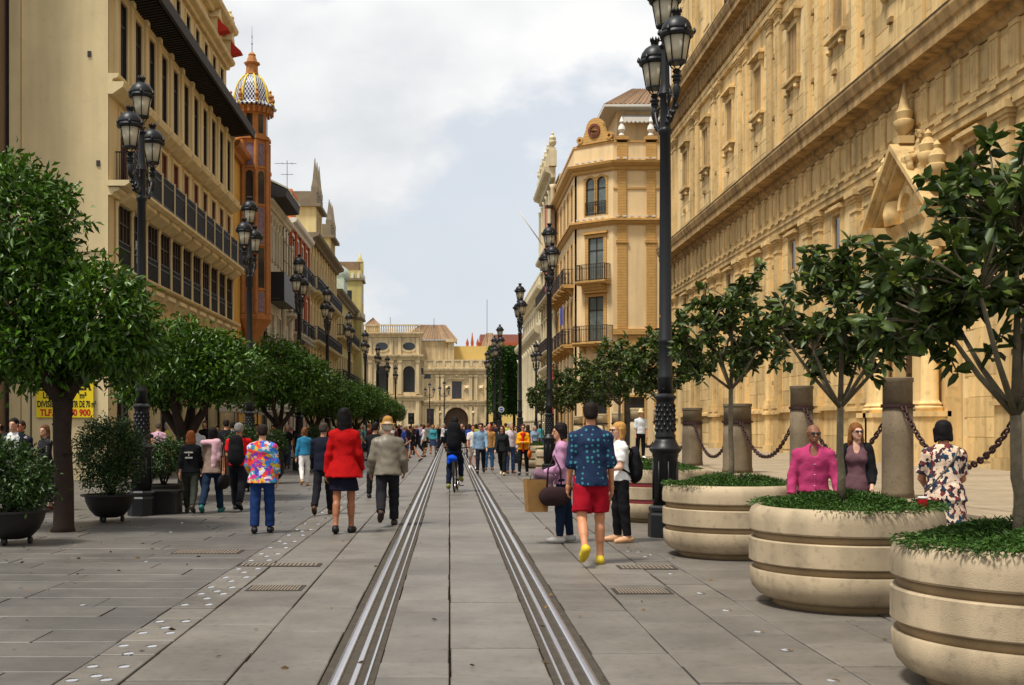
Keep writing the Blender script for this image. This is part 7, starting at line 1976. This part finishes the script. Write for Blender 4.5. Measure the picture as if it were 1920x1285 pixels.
# ---------------------------------------------------------------- cyclist
CX, CY = P3(852, 27.2)[0], 27.2
bk = empty('bicycle', (CX, CY, 0), R(-4), 'black city bicycle ridden away along the track, blue bag on the rack', 'bicycle')
for y, nm in ((0.0, 'rear'), (1.04, 'front')):
    q = MB(); q.tube([(0, y + .325 * math.cos(a), .345 + .325 * math.sin(a)) for a in np.linspace(0, 2 * math.pi, 28, endpoint=False)], .022, 8, closed=True); o = q.build('wheel', M_bowl, bk)
    q = MB(); q.tube([(0, y + .30 * math.cos(a), .345 + .30 * math.sin(a)) for a in np.linspace(0, 2 * math.pi, 28, endpoint=False)], .009, 6, closed=True)
    for k in range(12): a = k * math.pi / 6; q.tube([(jit(.02), y, .345), (0, y + .3 * math.cos(a), .345 + .3 * math.sin(a))], .0025, 4)
    q.tube([(-.05, y, .345), (.05, y, .345)], .02, 8); q.build('rim', M_steel, o)
q = MB()
for a, b, r_ in (((0, .42, .30), (0, .30, .84), .017), ((0, .30, .80), (0, .88, .84), .017), ((0, .42, .30), (0, .92, .74), .019), ((0, .86, .92), (0, .95, .66), .02), ((.05, 0, .345), (.03, .40, .30), .011), ((-.05, 0, .345), (-.03, .40, .30), .011), ((.05, 0, .345), (.02, .31, .80), .010), ((-.05, 0, .345), (-.02, .31, .80), .010), ((.05, 1.04, .345), (.04, .94, .68), .012), ((-.05, 1.04, .345), (-.04, .94, .68), .012)): q.tube([a, b], r_, 8)
q.build('frame', M_black, bk)
q = MB(); q.tube([(-.30, .72, 1.02), (-.26, .80, 1.03), (-.05, .86, 1.0), (.05, .86, 1.0), (.26, .80, 1.03), (.30, .72, 1.02)], .013, 8); q.tube([(0, .87, .9), (0, .86, 1.0)], .014, 8); q.build('handlebar', M_black, bk)
S = Sdf(); S.cone((0, .16, .90), (0, .40, .905), .085, .03, .03); S.cut((0, 0, .87), (0, 0, -1)); sdf_part('saddle', S, .012, M_cloth, BLK, bk)
q = MB(); q.box(-.07, .07, -.12, .26, .70, .715); q.tube([(.06, -.08, .70), (.05, 0, .36)], .006, 5); q.tube([(-.06, -.08, .70), (-.05, 0, .36)], .006, 5); q.build('rack', M_iron, bk)
for s in (-1, 1):
    q = MB(); q.tube([(s * .05, .42, .30), (s * .09, .42 + s * .03, .30 - s * .16)], .011, 6); q.box(s * .09 - .0 if s > 0 else -.19, .19 if s > 0 else -.09, .38 + s * .03, .48 + s * .03, .285 - s * .16, .305 - s * .16); q.build('pedal', M_black, bk)
q = MB(); q.prof([(-.30, .72), (-.28, .70), (-.33, .50), (-.345, .50)], -.03, .03); q.build('mudguard', M_bowl, bk)
S = Sdf(); S.ell((-.05, -.03, .78), (.12, .14, .09), .03); S.cone((-.12, -.1, .80), (-.14, -.12, .68), .05, .03, .03); S.wr = .008
t = empty('blue_bag', (CX, CY, 0), 0, 'bright blue plastic bag tied on the bicycle rack', 'bag'); sdf_part('bag_cloth', S, .014, M_cloth, C(14, 72, 196), t)
p, J = person('cyclist in navy clothes with dark hair seen from behind', (CX, CY + .22, 0), R(-4), 1.74, False, SK_L, dict(leg_r=(62, 78, 5), leg_l=(30, 48, 5), arm_r=(48, 12, 16, -5), arm_l=(48, 12, 16, -5), lean=18, nod=5, toe=4),
              dict(col=C(24, 30, 40), sleeve=.55, hem=.86, fit=.026), dict(kind='trousers', col=C(20, 28, 48), ankle=.05), dict(style='short', col=C(22, 20, 20)), C(126, 124, 50), h=.017)
p.location.z = .05
backpack(J['W']((0, -.13, 1.06)) + Vector((0, 0, .05)), R(-4), 'big black backpack on the cyclist', C(20, 21, 24), .36, .50, .22)

# ---------------------------------------------------------------- middle distance, facing the camera
def mid(label, px, y, rz, H, fem, top, bottom, hair, shoes=BLK, pose=WALK, extras=(), skin=SK_L, z=0.0, h=.022, **kw):
    return person(label, P3(px, y, z), rz, H, fem, skin, pose, top, bottom, hair, shoes, extras, h, False, **kw)
mid('man in light denim shirt and sunglasses walking towards the camera', 901, 38.4, R(178), 1.66, False, dict(col=C(124, 150, 172), sleeve=1.0, hem=.86, fit=.022, collar=True), dict(kind='trousers', col=C(28, 30, 38), ankle=.045), dict(style='short', col=C(38, 28, 22)), C(50, 40, 34), WALK, ('sunglasses',))
mid('man in white tee shirt just left of the denim shirt', 887, 42.0, R(182), 1.62, False, dict(col=C(214, 208, 202), sleeve=.4), dict(kind='shorts', col=C(190, 180, 166), hem=.95), dict(style='short', col=C(60, 44, 34)), WHT, WALK2, skin=C(186, 122, 92))
mid('man in tan jacket and blue jeans behind the denim shirt', 917, 41.5, R(184), 1.62, False, dict(col=C(166, 122, 72), sleeve=1.0, hem=.84, fit=.03), dict(kind='trousers', col=C(50, 88, 128), ankle=.058), dict(style='bald', col=BLK), C(90, 70, 50), STAND, skin=C(190, 118, 92))
mid('red haired woman in black jacket and black trousers by the yellow jacket', 942, 36.8, R(165), 1.58, True, dict(col=C(30, 34, 34), sleeve=1.0, hem=.86, fit=.03), dict(kind='trousers', col=C(24, 24, 26), ankle=.052), dict(style='long', col=C(70, 30, 24), len=-.22), C(196, 184, 150), WALK2, ('sunglasses',))
mid('man in pale shirt and black waistcoat behind the woman in black', 957, 38.4, R(200), 1.66, False, dict(col=C(198, 186, 192), sleeve=1.0, fit=.02), dict(kind='trousers', col=C(52, 70, 104), ankle=.056), dict(style='short', col=C(150, 144, 136)), C(90, 50, 34), STAND)
p, J = mid('woman in yellow jacket with red scarf facing the camera', 981, 36.8, R(172), 1.60, True, dict(col=C(226, 152, 24), sleeve=1.0, hem=.88, fit=.026), dict(kind='trousers', col=C(26, 26, 30), ankle=.042), dict(style='short', col=C(70, 34, 26)), C(60, 60, 66), dict(leg_r=(4, 3, 3), leg_l=(-4, 6, 3), arm_r=(10, 8, 85, 35), arm_l=(10, 8, 85, 35), lean=1), ('sunglasses',))
S = Sdf(); S.cone((-.05, .12, 1.42), (.05, .12, 1.42), .045, .045, .03); S.cone((.0, .16, 1.38), (-.02, .17, .82), .04, .035, .03); V, F = S.net(.02); V[:, 2] += J['dz']; o = link('scarf', np_mesh('scarf', V * J['k'], F, True), p, M_cloth); o.color = C(196, 30, 34)
handbag(J['W']((-.22, .05, .86)), R(80), 'orange handbag of the woman in the yellow jacket', C(190, 90, 26), .30, .26, .12, .3)
mid('visitor in white top, sun hat and dark trousers standing on the terrace', 1201, 39.6, R(190), 1.62, False, dict(col=C(206, 212, 216), sleeve=.5), dict(kind='trousers', col=BLK, ankle=.05), dict(style='short', col=C(140, 120, 90), hat=C(222, 200, 160)), WHT, STAND, z=.452)
mid('woman in short black dress striding left in the far crowd', 775, 52.0, R(80), 1.52, True, dict(col=C(30, 28, 34), sleeve=.4, hem=.9, skirt=(.62, .19), name='dress'), None, dict(style='long', col=C(60, 40, 30), len=-.22), BLK, dict(leg_r=(24, 4, 1), leg_l=(-22, 16, 1), arm_r=(-16, 8, 14, 5), arm_l=(16, 8, 40, 5), lean=3), skin=C(196, 136, 104))
mid('person in black photographing, left of the grey leather jacket', 703, 25.0, R(-12), 1.60, False, dict(col=C(24, 24, 27), sleeve=.9, fit=.026), dict(kind='trousers', col=C(28, 28, 30), ankle=.055), dict(style='short', col=C(24, 20, 18)), BLK, dict(leg_r=(1, 2, 4), leg_l=(-1, 2, 4), arm_r=(50, 12, 85, 10), arm_l=(50, 12, 85, 10), lean=1))
# left edge: two men and a woman by the end wall
p, J = mid('man in white tee and dark jacket taking a photograph at the left edge', 27, 20.6, R(175), 1.66, False, dict(col=C(206, 206, 204), sleeve=0, fit=.02), dict(kind='trousers', col=C(40, 42, 54), ankle=.056), dict(style='short', col=C(24, 20, 18)), BLK, dict(leg_r=(1, 2, 4), leg_l=(-1, 2, 4), arm_r=(62, 8, 100, 30), arm_l=(30, 10, 60, 10), lean=1), h=.018)
S = Sdf(); sp = J['sp']
for sd, s in (('r', 1), ('l', -1)): S.cone(J['sh' + sd], J['el' + sd], .068, .060, .04); S.cone(J['el' + sd], J['wr' + sd], .058, .044, .03, f1=True); S.cone(sp(1.42) + np.array((s * .13, -.01, 0)), sp(.88) + np.array((s * .15, .0, 0)), .075, .075, .05)
S.cone(sp(1.38) + np.array((0, -.07, 0)), sp(.9) + np.array((0, -.06, 0)), .13, .13, .05, 1.5); V, F = S.net(.02); V[:, 2] += J['dz']; o = link('jacket', np_mesh('jacket', V * J['k'], F, True), p, M_cloth); o.color = C(26, 28, 40)
w_ = J['W'](J['wrr'] + J['hdr'] * .10); t = empty('camera_body', tuple(w_), R(175), 'black camera held up by the man at the left edge', 'camera'); q = MB(); q.bbox(-.07, .07, -.04, .04, -.045, .045, .01); q.build('case', M_bowl, t)
q = MB(); q.tube([(0, .04, 0), (0, .11, 0)], .034, 14); q.build('lens', M_black, t)
mid('man in dark shirt standing behind the photographing man', 41, 21.6, R(170), 1.62, False, dict(col=C(34, 36, 48), sleeve=.9), dict(kind='trousers', col=C(44, 44, 50), ankle=.056), dict(style='short', col=C(50, 38, 30)), BLK, STAND, skin=C(180, 110, 82), h=.02)
mid('long haired woman in black polka dot dress beside the orange tree', 86, 21.2, R(140), 1.54, True, dict(mat=M_polka, sleeve=.9, hem=.92, fit=.022, skirt=(.18, .25), name='dress'), None, dict(style='long', col=C(92, 62, 40), len=-.32), C(80, 34, 32), dict(leg_r=(1, 2, 2), leg_l=(-2, 3, 2), arm_r=(16, 6, 85, 30), arm_l=(16, 6, 85, 30), lean=1, yaw=20), h=.018)
mid('orange haired woman in black waistcoat facing the camera by the small bowl', 274, 29.5, R(178), 1.62, True, dict(col=BLK, sleeve=0, vneck=True), dict(kind='trousers', col=BLK, ankle=.05), dict(style='short', col=C(140, 60, 26)), BLK, dict(arm_r=(8, 9, 60, 20), arm_l=(8, 9, 60, 20)), skin=C(206, 140, 100))
mid('man in lilac shirt walking along the cream house', 297, 34.0, R(10), 1.66, False, dict(col=C(190, 150, 168), sleeve=.45), dict(kind='trousers', col=C(60, 60, 66), ankle=.056), dict(style='short', col=C(80, 70, 60)), BLK, WALK)
mid('man in white shirt coming towards the two strolling women', 367, 25.5, R(178), 1.64, False, dict(col=C(214, 216, 222), sleeve=.9, collar=True), dict(kind='trousers', col=C(40, 46, 66), ankle=.056), dict(style='short', col=C(34, 26, 22)), BLK, WALK, skin=C(176, 104, 76))
mid('tall man in black coat behind the red polo shirt', 424, 30.0, R(5), 1.72, False, dict(col=C(24, 24, 28), sleeve=1.0, hem=.8, fit=.03), dict(kind='trousers', col=C(26, 26, 30), ankle=.056), dict(style='short', col=C(30, 24, 20)), BLK, WALK2)
mid('man in blue shirt beside the black coat', 436, 34.0, R(0), 1.68, False, dict(col=C(44, 84, 140), sleeve=.5), dict(kind='trousers', col=C(40, 40, 46), ankle=.056), dict(style='short', col=C(28, 22, 20)), BLK, WALK)

# ---------------------------------------------------------------- far crowd: six figures, copied and recoloured
protos = []
def proto(fem, pose, top, bottom, hair):
    p, _ = person('x', (0, 0, 0), 0, 1.0 * 1.68, fem, SK_L, pose, top, bottom, hair, BLK, (), .034, False); protos.append(p); return p
proto(False, WALK, dict(col=WHT, sleeve=.42), dict(kind='trousers', col=JEAN, ankle=.056), dict(style='short', col=BRN))
proto(False, STAND, dict(col=WHT, sleeve=1.0, hem=.85, fit=.03), dict(kind='trousers', col=JEAN, ankle=.056), dict(style='short', col=BRN))
proto(True, WALK2, dict(col=WHT, sleeve=.42, hem=.92), dict(kind='trousers', col=JEAN, ankle=.05), dict(style='long', col=BRN, len=-.22))
proto(True, STAND, dict(col=WHT, sleeve=.9, hem=.86, fit=.024), dict(kind='skirt', col=JEAN, hem=.5, flare=.22), dict(style='bob', col=BRN))
proto(False, WALK2, dict(col=WHT, sleeve=.42), dict(kind='shorts', col=JEAN, hem=.95), dict(style='short', col=BRN))
tops = [('red', C(196, 30, 34)), ('white', C(222, 220, 216)), ('orange', C(206, 92, 30)), ('lilac', C(180, 150, 190)), ('turquoise', C(30, 160, 176)), ('navy', C(30, 36, 62)), ('black', C(26, 26, 28)), ('yellow green', C(186, 196, 30)), ('pale blue', C(140, 170, 206)), ('grey', C(120, 118, 116)), ('pink', C(222, 130, 150)), ('green', C(40, 130, 60)), ('maroon', C(96, 26, 36)), ('beige', C(200, 176, 140)), ('royal blue', C(26, 66, 170))]
bots = [('dark', C(26, 26, 30)), ('denim', C(44, 66, 108)), ('beige', C(180, 160, 130)), ('grey', C(90, 90, 92)), ('white', C(206, 204, 200))]
hairs = [C(26, 20, 18), C(60, 40, 28), C(110, 74, 44), C(150, 140, 128), C(40, 28, 22)]
dull = lambda c: tuple((.62 * v + .16 * (c[0] + c[1] + c[2]) / 3) for v in c[:3]) + (1.0,)
tops = [(n_, dull(c_)) for n_, c_ in tops]; bots = [(n_, dull(c_)) for n_, c_ in bots]
combos = [(a, b) for a in tops for b in bots]; rc = random.Random(5); rc.shuffle(combos)
kinds = ['striding man', 'standing man', 'long haired woman', 'woman', 'man']; lows = ['trousers', 'trousers', 'trousers', 'skirt', 'shorts']
used_first = [False] * 5; seen_lb = set()
def crowd(px, y, rz, H, place):
    while True:
        tn, tcol = rc.choice(tops + tops[5:7] * 3 + tops[1:2] * 2 + tops[9:10]); bn_, bcol = rc.choice(bots[:2] * 2 + bots); k = rc.randrange(5)
        lb = f'{kinds[k]} in {tn} top and {bn_} {lows[k]}, {place}'
        if lb not in seen_lb: seen_lb.add(lb); break
    o = protos[k] if not used_first[k] else copy_tree(protos[k]); used_first[k] = True
    s = H / 1.68; o.location = P3(px, y); o.rotation_euler = (0, 0, rz); o.scale = (s * rc.uniform(.95, 1.12), s * rc.uniform(.95, 1.1), s)
    o['label'] = lb; o['group'] = 'people in the distance'; o['category'] = 'person'
    sk = rc.choice((SK_L, SK_M, SK_T, C(186, 122, 92)))
    for ch_ in CH[o.name]:
        n = ch_.name.split('.')[0]
        ch_.color = {'body': sk, 'shirt': tcol, 'trousers': bcol, 'shorts': bcol, 'skirt': bcol, 'hair': rc.choice(hairs), 'shoe': BLK}.get(n, BLK)
spots = []
for (px, y) in ((744, 62), (757, 57), (768, 70), (783, 64), (795, 60), (803, 76), (812, 66), (821, 82), (830, 73), (748, 84), (762, 95), (776, 102), (790, 92), (806, 108), (818, 118), (833, 96), (866, 64), (874, 72), (880, 58), (893, 68), (905, 62), (912, 78), (921, 56), (929, 70), (936, 60), (948, 66), (870, 92), (884, 104), (897, 90), (909, 112), (923, 98), (940, 88), (966, 54), (990, 60), (1002, 58), (1014, 66), (735, 72), (729, 90), (856, 110), (843, 130), (752, 120), (770, 130), (786, 122), (798, 128), (811, 138), (826, 132), (838, 118), (862, 126), (872, 118), (879, 134), (891, 124), (902, 130), (915, 126), (927, 120), (760, 78), (800, 88), (849, 86), (857, 96), (888, 82), (918, 86), (931, 82), (952, 80), (772, 86), (736, 110), (781, 140), (846, 104), (868, 108), (900, 104)):
    spots.append((px, y, 'far up the tram street'))
for i, (px, y, place) in enumerate(spots): crowd(px, y, R(rc.choice((0, 180, 175, 8, 190, 90, -90))), rc.uniform(1.55, 1.78), place)
n0 = len(spots)
side = [(455, 44), (470, 48), (482, 40), (512, 46), (524, 52), (538, 43), (549, 56), (560, 48), (585, 50), (597, 58), (622, 46), (640, 58), (672, 52), (684, 62), (692, 48), (312, 37), (385, 40), (408, 46), (718, 56)]
for i, (px, y) in enumerate(side): crowd(px, y, R(rc.choice((0, 180, 175, 90, -90))), rc.uniform(1.55, 1.75), 'near the parasols under the trees')

# ---------------------------------------------------------------- carved figures above the church portal
def statue(x, y, z, k, rz, nm='statue'):
    S = Sdf(); S.wr = .012
    S.cone((0, 0, .0), (0, -.05, .55), .30, .26, .1, 1.1); S.cone((0, -.05, .5), (0, .0, 1.0), .24, .19, .1, 1.2); S.cone((0, .0, 1.05), (0, .02, 1.2), .09, .08, .06); S.ell((0, .05, 1.32), (.11, .13, .15), .04)
    S.cone((.2, 0, 1.0), (.36, .1, .75), .09, .08, .05); S.cone((.36, .1, .75), (.2, .3, .7), .075, .06, .04); S.cone((-.2, 0, 1.0), (-.36, .15, 1.1), .09, .07, .05); S.cone((-.36, .15, 1.1), (-.4, .3, 1.35), .07, .05, .04)
    S.cone((.1, .1, .5), (.15, .5, .45), .16, .13, .08); S.cone((-.1, .1, .5), (-.2, .5, .42), .16, .13, .08); S.cone((.15, .5, .45), (.15, .5, .05), .13, .12, .06); S.cone((-.2, .5, .42), (-.25, .45, .05), .13, .12, .06)
    V, F = S.net(.045); o = link(nm, np_mesh(nm, V * k, F, True), ch, M_church); o.location = (x, y, z); o.rotation_euler = (0, 0, rz)
statue(PORT + .95, -.5, 8.75, .80, R(180)); statue(PORT - .95, -.5, 8.75, .80, R(180))

# ---------------------------------------------------------------- fallen leaves and scraps on the paving
r_ = np.random.default_rng(77); n_ = 420
xs = np.where(r_.random(n_) < .72, r_.normal(-4.9, 1.1, n_), r_.uniform(-2.3, 5.5, n_)); ys = 6.5 + 30 * r_.random(n_) ** 1.4
P_ = np.stack([xs, ys, np.full(n_, .009)], 1); D_ = np.stack([r_.normal(size=n_), r_.normal(size=n_), r_.normal(size=n_) * .06], 1)
ll = link('leaf_litter', leaf_mesh('leaf_litter', P_, D_, r_.uniform(.03, .075, n_), r_.uniform(.015, .035, n_), 'rhomb', .05, .02, 78), None, mat('dry_leaf', lin(96, 72, 40), .8, .3, 20, 0, 1, isl=.5))
tag(ll, 'dry fallen leaves scattered over the paving', 'leaf litter', kind='stuff')
